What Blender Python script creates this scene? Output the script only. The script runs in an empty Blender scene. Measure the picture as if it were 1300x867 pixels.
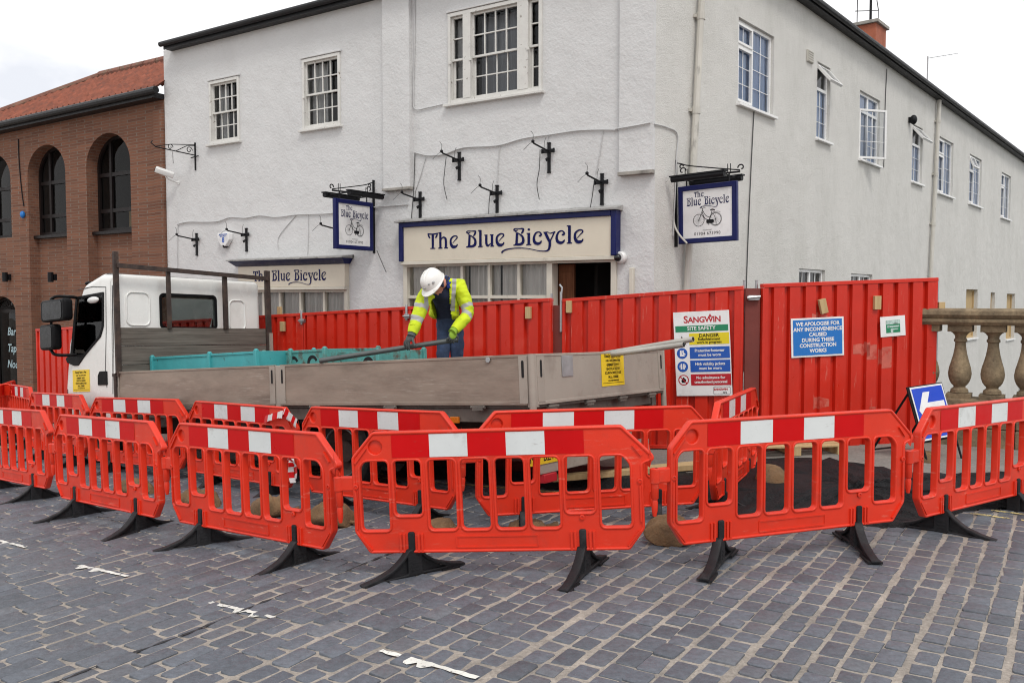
import bpy, bmesh, math, random
from mathutils import Matrix, Vector, Euler

RND = random.Random(11)
rad = math.radians
scene = bpy.context.scene
col = scene.collection

# ------------------------------------------------------------------ camera model of the photograph
EYE, FPX, PITCH, CX, CY = 1.85, 1100.0, rad(2.88), 650.0, 433.5
cp, sp = math.cos(PITCH), math.sin(PITCH)
RD = Vector((.8387, -.5446, 0))      # along the street, to the right
ND = Vector((.5446, .8387, 0))       # across the street, towards the pub


def ray(px, py):
    x = (px - CX) / FPX
    u = -(py - CY) / FPX
    return Vector((x, cp + u * sp, -sp + u * cp))


def on_plane(px, py, p0, n):
    d = ray(px, py)
    o = Vector((0, 0, EYE))
    return o + d * ((p0 - o).dot(n) / d.dot(n))


def gz(x, y):
    q = max(-45.0, .8387 * x - .5446 * y)
    t = (-2.4 - q) / .6
    s = t if t > 30 else math.log1p(math.exp(t))
    return .035 - .052 * .6 * s


def on_ground(px, py, dz=0.0):
    z = dz
    for _ in range(12):
        p = on_plane(px, py, Vector((0, 0, z)), Vector((0, 0, 1)))
        z = gz(p.x, p.y) + dz
    return Vector((p.x, p.y, z))


def at_y(px, py, Y):
    return on_plane(px, py, Vector((0, Y, 0)), Vector((0, 1, 0)))


# ------------------------------------------------------------------ mesh building
def curve_mesh(outline, holes, h, bevel, res=1):
    cu = bpy.data.curves.new('tmp_shape', 'CURVE')
    cu.dimensions = '2D'
    cu.fill_mode = 'BOTH'
    cu.extrude = max(0.0, h / 2 - bevel)
    cu.bevel_depth = bevel
    cu.bevel_resolution = res
    cu.offset = -bevel
    for pts in [outline] + list(holes):
        s = cu.splines.new('POLY')
        s.points.add(len(pts) - 1)
        for p, q in zip(s.points, pts):
            p.co = (q[0], q[1], 0, 1)
        s.use_cyclic_u = True
    return eval_temp(cu)


def text_mesh(body, size, align='CENTER', depth=0.0, bold=0.0, spacing=1.0, shear=0.0, line=1.0):
    cu = bpy.data.curves.new('tmp_text', 'FONT')
    cu.body = body
    cu.size = size
    cu.align_x = align
    cu.align_y = 'CENTER'
    cu.extrude = depth
    cu.offset = bold
    cu.space_character = spacing
    cu.space_line = line
    cu.shear = shear
    cu.resolution_u = 3
    return eval_temp(cu)


def eval_temp(data, mods=()):
    o = bpy.data.objects.new('tmp_obj', data)
    col.objects.link(o)
    for m in mods:
        m(o)
    dg = bpy.context.evaluated_depsgraph_get()
    dg.update()
    me = bpy.data.meshes.new_from_object(o.evaluated_get(dg))
    vs = [v.co.copy() for v in me.vertices]
    fs = [tuple(p.vertices) for p in me.polygons]
    bpy.data.objects.remove(o)
    if isinstance(data, bpy.types.Mesh):
        bpy.data.meshes.remove(data)
    else:
        bpy.data.curves.remove(data)
    bpy.data.meshes.remove(me)
    return vs, fs


def bool_cut(a, b):
    objs = []
    for vs, fs in (a, b):
        me = bpy.data.meshes.new('tmp_bool')
        me.from_pydata(vs, [], fs)
        bm = bmesh.new()
        bm.from_mesh(me)
        bmesh.ops.remove_doubles(bm, verts=bm.verts, dist=1e-5)
        bmesh.ops.recalc_face_normals(bm, faces=bm.faces)
        bm.to_mesh(me)
        bm.free()
        o = bpy.data.objects.new('tmp_bool', me)
        col.objects.link(o)
        objs.append(o)
    m = objs[0].modifiers.new('cut', 'BOOLEAN')
    m.operation = 'DIFFERENCE'
    m.solver = 'EXACT'
    m.object = objs[1]
    dg = bpy.context.evaluated_depsgraph_get()
    dg.update()
    me = bpy.data.meshes.new_from_object(objs[0].evaluated_get(dg))
    r = ([v.co.copy() for v in me.vertices], [tuple(p.vertices) for p in me.polygons])
    for o in objs:
        d = o.data
        bpy.data.objects.remove(o)
        bpy.data.meshes.remove(d)
    bpy.data.meshes.remove(me)
    return r


XZ = Matrix.Rotation(rad(90), 4, 'X')     # a drawing in x,y becomes x,z facing -y


def T(x, y, z):
    return Matrix.Translation((x, y, z))


def rot(rx=0, ry=0, rz=0):
    return Euler((rad(rx), rad(ry), rad(rz))).to_matrix().to_4x4()


class MB:
    def __init__(s, M=None):
        s.v, s.f, s.mi = [], [], []
        s.M = M if M is not None else Matrix()

    def add(s, vs, fs, M=None, mi=0):
        A = s.M @ M if M is not None else s.M
        b = len(s.v)
        s.v += [A @ Vector(v) for v in vs]
        s.f += [tuple(i + b for i in f) for f in fs]
        s.mi += [mi] * len(fs)
        return s

    def bx(s, x0, x1, y0, y1, z0, z1, M=None, mi=0):
        v = [(x, y, z) for z in (z0, z1) for y in (y0, y1) for x in (x0, x1)]
        f = [(0, 2, 3, 1), (4, 5, 7, 6), (0, 1, 5, 4), (2, 6, 7, 3), (0, 4, 6, 2), (1, 3, 7, 5)]
        return s.add(v, f, M, mi)

    def box(s, c, size, M=None, mi=0):
        x, y, z = c
        a, b, h = size
        return s.bx(x - a / 2, x + a / 2, y - b / 2, y + b / 2, z - h / 2, z + h / 2, M, mi)

    def bar(s, p0, p1, w, h, mi=0, up=(0, 0, 1)):
        p0, p1 = Vector(p0), Vector(p1)
        d = p1 - p0
        L = d.length
        x = d.normalized()
        u = Vector(up)
        if abs(x.dot(u)) > .98:
            u = Vector((0, 1, 0))
        y = u.cross(x).normalized()
        z = x.cross(y)
        M = Matrix(((x.x, y.x, z.x, p0.x), (x.y, y.y, z.y, p0.y), (x.z, y.z, z.z, p0.z), (0, 0, 0, 1)))
        return s.bx(0, L, -w / 2, w / 2, -h / 2, h / 2, M, mi)

    def tube(s, pts, r, n=8, M=None, mi=0, cap=True):
        pts = [Vector(p) for p in pts]
        rs = r if isinstance(r, (list, tuple)) else [r] * len(pts)
        vs, fs = [], []
        t0 = (pts[1] - pts[0]).normalized()
        a = Vector((0, 0, 1)) if abs(t0.z) < .9 else Vector((1, 0, 0))
        u = t0.cross(a).normalized()
        for i, p in enumerate(pts):
            if i == 0:
                t = pts[1] - pts[0]
            elif i == len(pts) - 1:
                t = pts[-1] - pts[-2]
            else:
                t = (pts[i + 1] - pts[i]).normalized() + (pts[i] - pts[i - 1]).normalized()
            t = t.normalized() if t.length > 1e-9 else t0
            u = (u - t * u.dot(t)).normalized()
            w = t.cross(u)
            for k in range(n):
                an = 2 * math.pi * k / n
                vs.append(p + (u * math.cos(an) + w * math.sin(an)) * rs[i])
        for i in range(len(pts) - 1):
            for k in range(n):
                k2 = (k + 1) % n
                fs.append((i * n + k, i * n + k2, (i + 1) * n + k2, (i + 1) * n + k))
        if cap:
            fs.append(tuple(range(n))[::-1])
            fs.append(tuple((len(pts) - 1) * n + k for k in range(n)))
        return s.add(vs, fs, M, mi)

    def lathe(s, prof, n=20, M=None, mi=0, cap=True):
        vs, fs = [], []
        for r, z in prof:
            for k in range(n):
                a = 2 * math.pi * k / n
                vs.append((r * math.cos(a), r * math.sin(a), z))
        for i in range(len(prof) - 1):
            for k in range(n):
                k2 = (k + 1) % n
                fs.append((i * n + k, i * n + k2, (i + 1) * n + k2, (i + 1) * n + k))
        if cap:
            fs.append(tuple(range(n))[::-1])
            fs.append(tuple((len(prof) - 1) * n + k for k in range(n)))
        return s.add(vs, fs, M, mi)

    def prism(s, poly, z0, z1, M=None, mi=0):
        n = len(poly)
        vs = [(x, y, z0) for x, y in poly] + [(x, y, z1) for x, y in poly]
        fs = [tuple(range(n))[::-1], tuple(range(n, 2 * n))]
        fs += [(i, (i + 1) % n, n + (i + 1) % n, n + i) for i in range(n)]
        return s.add(vs, fs, M, mi)

    def quad(s, a, b, c, d, mi=0):
        return s.add([a, b, c, d], [(0, 1, 2, 3)], None, mi)

    def shape(s, outline, holes=(), h=.02, bevel=0.0, M=None, mi=0, res=1):
        vs, fs = curve_mesh(outline, holes, h, bevel, res)
        return s.add(vs, fs, M, mi)

    def text(s, body, size, M=None, mi=0, **k):
        vs, fs = text_mesh(body, size, **k)
        return s.add(vs, fs, M, mi)

    def ball(s, c, r, sc=(1, 1, 1), n=12, M=None, mi=0):
        prof = [(max(1e-4, math.sin(math.pi * i / n)) * r, -math.cos(math.pi * i / n) * r) for i in range(n + 1)]
        A = Matrix.Translation(c) @ Matrix.Diagonal((sc[0], sc[1], sc[2], 1))
        return s.lathe(prof, n + 4, (M @ A) if M is not None else A, mi)

    def build(s, name, mats, parent=None, smooth=35, bevel=0.0, origin=None, seg=2, clean=False):
        me = bpy.data.meshes.new(name)
        o3 = Vector(origin) if origin is not None else Vector((0, 0, 0))
        me.from_pydata([v - o3 for v in s.v], [], s.f)
        if not isinstance(mats, (list, tuple)):
            mats = [mats]
        for m in mats:
            me.materials.append(m)
        if len(mats) > 1:
            me.polygons.foreach_set('material_index', s.mi)
        if clean:
            bm = bmesh.new()
            bm.from_mesh(me)
            bmesh.ops.remove_doubles(bm, verts=bm.verts, dist=.0002)
            bmesh.ops.recalc_face_normals(bm, faces=bm.faces)
            bm.to_mesh(me)
            bm.free()
        if smooth:
            me.polygons.foreach_set('use_smooth', [True] * len(me.polygons))
            me.set_sharp_from_angle(angle=rad(smooth))
        me.update()
        o = bpy.data.objects.new(name, me)
        col.objects.link(o)
        o.location = o3
        if parent is not None:
            o.parent = parent
        if bevel:
            b = o.modifiers.new('soft edges', 'BEVEL')
            b.width = bevel
            b.segments = seg
            b.limit_method = 'ANGLE'
            b.angle_limit = rad(40)
        return o


def tag(o, label=None, cat=None, group=None, kind=None):
    if label:
        o['label'] = label
    if cat:
        o['category'] = cat
    if group:
        o['group'] = group
    if kind:
        o['kind'] = kind
    return o


def thing(name, label, cat, loc=(0, 0, 0), rotation=(0, 0, 0), group=None):
    o = bpy.data.objects.new(name, None)
    col.objects.link(o)
    o.empty_display_size = .2
    o.location = loc
    o.rotation_euler = rotation
    return tag(o, label, cat, group)


def clone(root, loc, rotation, label, group=None):
    r = root.copy()
    col.objects.link(r)
    r.location = loc
    r.rotation_euler = rotation
    r['label'] = label
    if group:
        r['group'] = group
    kids = {}
    for ch in root.children:
        c = ch.copy()
        col.objects.link(c)
        c.parent = r
        kids[ch.name] = c
        for g in ch.children:
            d = g.copy()
            col.objects.link(d)
            d.parent = c
    return r


def rrect(x0, x1, y0, y1, r, n=4):
    out = []
    for cx, cy, a0 in ((x1 - r, y1 - r, 0), (x0 + r, y1 - r, 90), (x0 + r, y0 + r, 180), (x1 - r, y0 + r, 270)):
        for k in range(n + 1):
            a = rad(a0 + 90 * k / n)
            out.append((cx + r * math.cos(a), cy + r * math.sin(a)))
    return out


def roundpoly(pts, r, n=3):
    out = []
    N = len(pts)
    for i in range(N):
        p = Vector(pts[i]).to_2d()
        a = Vector(pts[i - 1]).to_2d() - p
        b = Vector(pts[(i + 1) % N]).to_2d() - p
        rr = min(r, a.length * .45, b.length * .45)
        p0 = p + a.normalized() * rr
        p1 = p + b.normalized() * rr
        for k in range(n + 1):
            t = k / n
            q = p0 * (1 - t) ** 2 + p * 2 * t * (1 - t) + p1 * t * t
            out.append((q.x, q.y))
    return out


def catmull(pts, per=6):
    P = [Vector(p) for p in pts]
    if len(P) < 3:
        return P
    out = []
    for i in range(len(P) - 1):
        p0, p1, p2, p3 = P[max(i - 1, 0)], P[i], P[i + 1], P[min(i + 2, len(P) - 1)]
        for k in range(per):
            t = k / per
            out.append(.5 * ((2 * p1) + (p2 - p0) * t + (2 * p0 - 5 * p1 + 4 * p2 - p3) * t * t + (3 * p1 - p0 - 3 * p2 + p3) * t ** 3))
    out.append(P[-1])
    return out


# ------------------------------------------------------------------ materials
def newmat(name):
    m = bpy.data.materials.new(name)
    m.use_nodes = True
    nt = m.node_tree
    nt.nodes.clear()
    out = nt.nodes.new('ShaderNodeOutputMaterial')
    b = nt.nodes.new('ShaderNodeBsdfPrincipled')
    nt.links.new(b.outputs[0], out.inputs[0])
    return m, nt, b, out


def nd(nt, kind, **kw):
    n = nt.nodes.new(kind)
    for k, v in kw.items():
        if hasattr(n, k):
            setattr(n, k, v)
        else:
            n.inputs[k.replace('_', ' ')].default_value = v
    return n


def coords(nt, scale=(1, 1, 1), world=False, shift=True):
    tc = nd(nt, 'ShaderNodeTexCoord')
    mp = nd(nt, 'ShaderNodeMapping')
    mp.inputs['Scale'].default_value = scale
    if world:
        g = nd(nt, 'ShaderNodeNewGeometry')
        nt.links.new(g.outputs['Position'], mp.inputs[0])
    else:
        nt.links.new(tc.outputs['Object'], mp.inputs[0])
        if shift:
            oi = nd(nt, 'ShaderNodeObjectInfo')
            mu = nd(nt, 'ShaderNodeMath', operation='MULTIPLY')
            mu.inputs[1].default_value = 37.0
            nt.links.new(oi.outputs['Random'], mu.inputs[0])
            nt.links.new(mu.outputs[0], mp.inputs['Location'])
    return mp.outputs[0]


def noise(nt, vec, scale, detail=4, rough=.55):
    n = nd(nt, 'ShaderNodeTexNoise')
    n.inputs['Scale'].default_value = scale
    n.inputs['Detail'].default_value = detail
    n.inputs['Roughness'].default_value = rough
    nt.links.new(vec, n.inputs['Vector'])
    return n.outputs['Fac']


def ramp(nt, fac, stops):
    r = nd(nt, 'ShaderNodeValToRGB')
    e = r.color_ramp.elements
    while len(e) < len(stops):
        e.new(.5)
    for k, (p, c) in enumerate(stops):
        e[k].position = p
        e[k].color = (c[0], c[1], c[2], 1) if isinstance(c, (tuple, list)) else (c, c, c, 1)
    nt.links.new(fac, r.inputs[0])
    return r.outputs[0]


def mix(nt, fac, a, b, mode='MIX'):
    m = nd(nt, 'ShaderNodeMix', data_type='RGBA', blend_type=mode)
    for sock, v in ((m.inputs[0], fac), (m.inputs[6], a), (m.inputs[7], b)):
        if isinstance(v, (int, float)):
            sock.default_value = v
        elif isinstance(v, (tuple, list)):
            sock.default_value = (v[0], v[1], v[2], 1)
        else:
            nt.links.new(v, sock)
    return m.outputs[2]


def bump(nt, b, h, strength, dist=.01, prev=None):
    n = nd(nt, 'ShaderNodeBump')
    n.inputs['Strength'].default_value = strength
    n.inputs['Distance'].default_value = dist
    nt.links.new(h, n.inputs['Height'])
    if prev is not None:
        nt.links.new(prev, n.inputs['Normal'])
    nt.links.new(n.outputs[0], b.inputs['Normal'])
    return n.outputs[0]


def pm(name, c, rough=.55, metal=0.0, var=.12, vs=3.0, bs=0.0, bscale=60, spec=.5, dirt=None, dscale=2.0, dlo=.5, dhi=.75, coat=0.0, stretch=(1, 1, 1), scr=None, scrs=(1, 1, 14), scrlo=.64):
    """plain painted / plastic / timber surface: base colour, a little unevenness, wear of a second colour, fine relief"""
    m, nt, b, out = newmat(name)
    v = coords(nt, stretch)
    f = noise(nt, v, vs)
    lo = tuple(x * (1 - var) for x in c)
    hi = tuple(min(1, x * (1 + var)) for x in c)
    cc = ramp(nt, f, [(.3, lo), (.7, hi)])
    if dirt is not None:
        f2 = noise(nt, v, dscale, 8, .65)
        cc = mix(nt, ramp(nt, f2, [(dlo, 0), (dhi, 1)]), cc, dirt)
    if scr is not None:
        # long thin scuffs, broken up by a coarser mask
        vv = coords(nt, scrs)
        f3 = ramp(nt, noise(nt, vv, 3.1, 6, .72), [(scrlo, 0), (scrlo + .07, 1)])
        f4 = ramp(nt, noise(nt, v, 1.7, 3), [(.45, 0), (.62, .75)])
        mk = nd(nt, 'ShaderNodeMath', operation='MULTIPLY')
        nt.links.new(f3, mk.inputs[0])
        nt.links.new(f4, mk.inputs[1])
        cc = mix(nt, mk.outputs[0], cc, scr)
    nt.links.new(cc, b.inputs['Base Color'])
    b.inputs['Metallic'].default_value = metal
    b.inputs['Specular IOR Level'].default_value = spec
    b.inputs['Coat Weight'].default_value = coat
    rr = ramp(nt, noise(nt, v, vs * 4 + 3, 5), [(.3, max(0, rough - .08)), (.7, min(1, rough + .1))])
    nt.links.new(rr, b.inputs['Roughness'])
    if bs:
        bump(nt, b, noise(nt, v, bscale, 4), bs)
    return m


def glass_mat(name, tint, ior=1.5, rough=0.0):
    m, nt, b, out = newmat(name)
    nt.nodes.remove(b)
    tr = nd(nt, 'ShaderNodeBsdfTransparent')
    tr.inputs[0].default_value = (*tint, 1)
    gl = nd(nt, 'ShaderNodeBsdfGlossy')
    gl.inputs['Roughness'].default_value = rough
    fr = nd(nt, 'ShaderNodeFresnel')
    fr.inputs[0].default_value = ior
    v = coords(nt)
    bn = nd(nt, 'ShaderNodeBump')
    bn.inputs['Strength'].default_value = .05
    bn.inputs['Distance'].default_value = .02
    nt.links.new(noise(nt, v, 2.5, 2), bn.inputs['Height'])
    nt.links.new(bn.outputs[0], gl.inputs['Normal'])
    mx = nd(nt, 'ShaderNodeMixShader')
    nt.links.new(fr.outputs[0], mx.inputs[0])
    nt.links.new(tr.outputs[0], mx.inputs[1])
    nt.links.new(gl.outputs[0], mx.inputs[2])
    nt.links.new(mx.outputs[0], out.inputs[0])
    return m


def render_mat(name, c, grime, streak, bscale, bstr):
    """painted roughcast: relief, faint patches, thin vertical weather streaks"""
    m, nt, b, out = newmat(name)
    v = coords(nt, world=True)
    vs = coords(nt, (1.3, 1.3, .55), world=True)
    cc = ramp(nt, noise(nt, v, .8, 6, .6), [(.3, tuple(x * .93 for x in c)), (.7, c)])
    st = ramp(nt, noise(nt, vs, 1.1, 7, .68), [(.48, 0), (.85, 1)])
    cc = mix(nt, st, cc, tuple(c[i] * (1 - streak) + grime[i] * streak for i in range(3)))
    pt = ramp(nt, noise(nt, v, .55, 8, .7), [(.55, 0), (.60, .6), (.72, 1)])
    cc = mix(nt, pt, cc, tuple(c[i] * .90 + grime[i] * .06 for i in range(3)))
    sp_ = ramp(nt, noise(nt, v, 14, 5, .7), [(.60, 0), (.76, 1)])
    cc = mix(nt, sp_, cc, tuple(c[i] * .85 + grime[i] * .15 for i in range(3)))
    nt.links.new(cc, b.inputs['Base Color'])
    b.inputs['Roughness'].default_value = .85
    b.inputs['Specular IOR Level'].default_value = .25
    h1 = noise(nt, v, bscale, 5, .6)
    h2 = noise(nt, v, 3.0, 4)
    k = bump(nt, b, h2, .5, .05)
    bump(nt, b, h1, bstr, .018, k)
    return m


def brick_mat(name):
    m, nt, b, out = newmat(name)
    v = coords(nt, shift=False)
    sep = nd(nt, 'ShaderNodeSeparateXYZ')
    com = nd(nt, 'ShaderNodeCombineXYZ')
    nt.links.new(v, sep.inputs[0])
    ad = nd(nt, 'ShaderNodeMath', operation='ADD')
    nt.links.new(sep.outputs[0], ad.inputs[0])
    nt.links.new(sep.outputs[1], ad.inputs[1])
    nt.links.new(ad.outputs[0], com.inputs[0])
    nt.links.new(sep.outputs[2], com.inputs[1])
    br = nd(nt, 'ShaderNodeTexBrick')
    br.inputs['Color1'].default_value = (.225, .098, .060, 1)
    br.inputs['Color2'].default_value = (.135, .060, .041, 1)
    br.inputs['Mortar'].default_value = (.20, .155, .125, 1)
    br.inputs['Scale'].default_value = 1.0
    br.inputs['Mortar Size'].default_value = .006
    br.inputs['Mortar Smooth'].default_value = .3
    br.inputs['Brick Width'].default_value = .178
    br.inputs['Row Height'].default_value = .058
    br.inputs['Bias'].default_value = -.1
    nt.links.new(com.outputs[0], br.inputs['Vector'])
    cc = mix(nt, ramp(nt, noise(nt, v, 1.2, 6, .65), [(.35, 0), (.75, .55)]), br.outputs['Color'], (.15, .085, .06))
    cc = mix(nt, ramp(nt, noise(nt, v, 9, 3), [(.5, 0), (.8, .5)]), cc, (.23, .105, .065))
    nt.links.new(cc, b.inputs['Base Color'])
    b.inputs['Roughness'].default_value = .9
    b.inputs['Specular IOR Level'].default_value = .2
    k = bump(nt, b, br.outputs['Fac'], -.6, .008)
    bump(nt, b, noise(nt, v, 40, 4), .3, .01, k)
    return m


def setts_mat(name):
    m, nt, b, out = newmat(name)
    g = nd(nt, 'ShaderNodeNewGeometry')
    v = coords(nt, world=True)
    cc = ramp(nt, g.outputs['Random Per Island'], [(0, (.084, .092, .106)), (.3, (.112, .121, .140)), (.55, (.130, .140, .160)), (.78, (.100, .107, .124)), (.92, (.118, .120, .132)), (1, (.150, .157, .172))])
    patch = ramp(nt, noise(nt, v, .5, 3), [(.5, 0), (.68, .5)])
    cc = mix(nt, patch, cc, (.112, .112, .122))
    fine = ramp(nt, noise(nt, v, 26, 6, .7), [(.3, .72), (.75, 1.28)])
    cc = mix(nt, 1.0, cc, fine, 'MULTIPLY')
    cc = mix(nt, 1.0, cc, (.94, .965, .995), 'MULTIPLY')
    dust = ramp(nt, noise(nt, v, 5, 7, .7), [(.6, 0), (.85, .3)])
    cc = mix(nt, dust, cc, (.2, .19, .18))
    sp_ = ramp(nt, noise(nt, v, 70, 2, .5), [(.74, 0), (.8, .55)])
    cc = mix(nt, sp_, cc, (.36, .35, .33))
    nt.links.new(cc, b.inputs['Base Color'])
    rr = ramp(nt, noise(nt, v, 6, 5), [(.3, .42), (.7, .68)])
    nt.links.new(rr, b.inputs['Roughness'])
    b.inputs['Specular IOR Level'].default_value = .45
    k = bump(nt, b, noise(nt, v, 12, 4), .55, .02)
    bump(nt, b, noise(nt, v, 55, 5, .65), .5, .008, k)
    return m


def grain_mat(name, c1, c2, rough=.95, s1=1.2, s2=45, bs=.8, bd=.012, specks=None):
    m, nt, b, out = newmat(name)
    v = coords(nt, world=True)
    cc = mix(nt, ramp(nt, noise(nt, v, s1, 6, .65), [(.35, 0), (.7, 1)]), c1, c2)
    f = ramp(nt, noise(nt, v, s2, 5, .7), [(.3, .7), (.75, 1.3)])
    cc = mix(nt, 1.0, cc, f, 'MULTIPLY')
    if specks:
        cc = mix(nt, ramp(nt, noise(nt, v, s2 * 2.2, 2), [(.68, 0), (.76, 1)]), cc, specks)
    nt.links.new(cc, b.inputs['Base Color'])
    b.inputs['Roughness'].default_value = rough
    b.inputs['Specular IOR Level'].default_value = .3
    bump(nt, b, noise(nt, v, s2, 6, .7), bs, bd)
    return m


def wood_mat(name, c1, c2, axis_scale=(1, 14, 14), rough=.8):
    m, nt, b, out = newmat(name)
    v = coords(nt, axis_scale)
    f = noise(nt, v, 2.2, 8, .7)
    cc = ramp(nt, f, [(.28, c1), (.72, c2)])
    nt.links.new(cc, b.inputs['Base Color'])
    b.inputs['Roughness'].default_value = rough
    b.inputs['Specular IOR Level'].default_value = .25
    bump(nt, b, f, .4, .006)
    return m


M = {}
M['front'] = render_mat('white roughcast paint', (.655, .655, .655), (.36, .345, .33), .26, 26, .5)
M['side'] = render_mat('cream grey roughcast paint', (.67, .66, .63), (.32, .32, .28), .36, 55, .8)
M['brick'] = brick_mat('brown brick')
M['setts'] = setts_mat('blue grey stone setts')
M['mortar'] = grain_mat('sandy joint mortar', (.42, .37, .32), (.20, .18, .162), s1=2.2, specks=(.48, .45, .40))
M['tarmac'] = grain_mat('new black tarmac', (.009, .009, .011), (.026, .026, .029), .62, 3, 34, 1.0, .09, specks=(.12, .12, .13))
M['paving'] = grain_mat('grey concrete paving', (.26, .24, .215), (.19, .18, .165), .9, 1.5, 40, .3)
M['kerb'] = grain_mat('granite kerb', (.2, .19, .185), (.14, .135, .13), .85, 2, 60, .3)
M['stone'] = grain_mat('weathered sandstone', (.29, .22, .135), (.12, .092, .062), .92, 3.5, 22, .55, .02, specks=(.06, .052, .04))
M['roadpaint'] = pm('worn white road paint', (.66, .65, .6), .8, var=.15, vs=8, dirt=(.25, .24, .22), dscale=30, dlo=.56, dhi=.68)
def worn(m, lo, hi):
    nt = m.node_tree
    out = next(n for n in nt.nodes if n.type == 'OUTPUT_MATERIAL')
    bs_ = next(n for n in nt.nodes if n.type == 'BSDF_PRINCIPLED')
    tr = nd(nt, 'ShaderNodeBsdfTransparent')
    mx = nd(nt, 'ShaderNodeMixShader')
    nt.links.new(ramp(nt, noise(nt, coords(nt, world=True), 24, 6, .7), [(lo, 0), (hi, 1)]), mx.inputs[0])
    nt.links.new(bs_.outputs[0], mx.inputs[1])
    nt.links.new(tr.outputs[0], mx.inputs[2])
    nt.links.new(mx.outputs[0], out.inputs[0])


worn(M['roadpaint'], .60, .68)
M['yellowpaint'] = pm('worn yellow road paint', (.62, .5, .2), .8, var=.2, vs=8, dirt=(.2, .18, .14), dscale=18, dlo=.52, dhi=.64)
worn(M['yellowpaint'], .50, .58)
M['orange'] = pm('orange red barrier plastic', (.68, .033, .011), .36, var=.10, vs=2.2, bs=.12, bscale=140, spec=.42, dirt=(.42, .05, .03), dscale=4.5, dlo=.55, dhi=.9, scr=(.72, .20, .14), scrs=(2, 2, 11), scrlo=.585)
M['strip_red'] = pm('red reflective strip', (.56, .004, .006), .35, var=.05, vs=3, spec=.15, scr=(.42, .06, .05), scrs=(3, 3, 9), scrlo=.63)
M['strip_white'] = pm('white reflective strip', (.66, .69, .69), .32, var=.05, vs=4, dirt=(.40, .40, .38), dscale=6, dlo=.58, dhi=.85, scr=(.36, .33, .31), scrs=(3, 3, 9), scrlo=.62)
M['rubber'] = pm('black recycled rubber', (.010, .010, .012), .6, var=.3, vs=6, bs=.3, bscale=60, spec=.35, dirt=(.045, .045, .047), dscale=5, dlo=.55, dhi=.85)
M['black'] = pm('black painted iron', (.006, .006, .008), .5, var=.2, vs=8, spec=.25)
M['blackplastic'] = pm('black plastic', (.006, .006, .007), .5, var=.15, vs=6, spec=.12)
M['hoard'] = pm('red painted steel sheet', (.58, .024, .010), .34, var=.12, vs=1.6, spec=.4, bs=.16, bscale=7, dirt=(.62, .10, .065), dscale=1.6, dlo=.56, dhi=.95, scr=(.62, .2, .15), scrs=(9, 9, .8), scrlo=.60)
M['scuff'] = pm('paler red touch up paint', (.56, .12, .085), .45, var=.15, vs=9, dirt=(.5, .03, .015), dscale=7, dlo=.5, dhi=.62)
M['redpost'] = pm('dull red brown post paint', (.16, .030, .022), .6, var=.12, vs=3, bs=.1, bscale=30)
M['galv'] = pm('galvanised steel', (.42, .43, .44), .42, .85, var=.15, vs=9)
M['wood'] = wood_mat('pale sawn timber', (.42, .29, .14), (.56, .42, .23), (12, 12, 1.2))
M['oldwood'] = wood_mat('grey weathered planks', (.06, .05, .042), (.21, .185, .16), (1.2, .6, 22))
M['rust'] = pm('rusty brown steel', (.04, .026, .022), .7, var=.35, vs=7, bs=.3, bscale=50, dirt=(.09, .055, .038), dscale=9)
M['tan'] = pm('scuffed beige aluminium side', (.285, .225, .18), .5, .10, var=.13, vs=1.6, bs=.16, bscale=10, dirt=(.15, .11, .085), dscale=2.2, dlo=.44, dhi=.8, stretch=(.7, 1, 2.5), scr=(.42, .37, .32), scrs=(1.2, 4, 20), scrlo=.55)
M['tan2'] = pm('scuffed grey beige tailboard', (.35, .31, .265), .5, .12, var=.08, vs=1.8, bs=.1, bscale=14, dirt=(.22, .185, .155), dscale=3.2, dlo=.52, dhi=.8, scr=(.16, .13, .11), scrs=(3, 3, 9), scrlo=.62)
M['chassis'] = pm('dusty chassis rail', (.17, .15, .13), .7, .2, var=.15, vs=5, dirt=(.07, .06, .055), dscale=4)
M['cab'] = pm('white cab paint', (.76, .76, .735), .22, var=.03, vs=2, coat=.4, dirt=(.52, .50, .46), dscale=1.8, dlo=.56, dhi=.9, scr=(.42, .39, .35), scrs=(2, 2, 1), scrlo=.68)
M['cabgap'] = pm('shadow gap rubber', (.05, .05, .05), .7, var=.1)
M['cabglass'] = glass_mat('tinted cab glass', (.55, .58, .57), 1.3)
M['tyre'] = pm('tyre rubber', (.014, .014, .015), .8, var=.25, vs=9, bs=.25, bscale=40, dirt=(.05, .047, .043), dscale=5)
M['steelgrey'] = pm('grey steel wheel', (.22, .22, .22), .5, .6, var=.2, vs=6)
M['teal'] = pm('chipped turquoise paint', (.055, .35, .37), .5, var=.12, vs=4, bs=.1, bscale=30, dirt=(.05, .06, .06), dscale=9, dlo=.63, dhi=.68)
M['tealdirt'] = pm('rusty turquoise paint', (.09, .33, .31), .6, var=.2, vs=6, dirt=(.10, .075, .055), dscale=6, dlo=.5, dhi=.62)
M['hole'] = pm('dark inside', (.008, .008, .009), .9, var=.1)
M['scaff'] = pm('dull scaffold tube', (.10, .11, .11), .5, .4, var=.2, vs=6, dirt=(.06, .07, .065), dscale=6)
M['scaff_pale'] = pm('pale scaffold tube', (.44, .42, .38), .5, .35, var=.15, vs=4, dirt=(.12, .3, .3), dscale=3, dlo=.58, dhi=.7)
M['yellow'] = pm('yellow notice', (.80, .56, .012), .4, var=.04, vs=4)
M['plate'] = pm('yellow number plate', (.72, .50, .02), .35, var=.04)
M['ink'] = pm('dark notice lettering', (.03, .02, .006), .5, var=.1, spec=.1)
M['white'] = pm('white sign panel', (.80, .80, .80), .4, var=.03, vs=4, dirt=(.62, .62, .62), dscale=6)
M['signred'] = pm('sign red', (.46, .012, .022), .4, var=.03)
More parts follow.
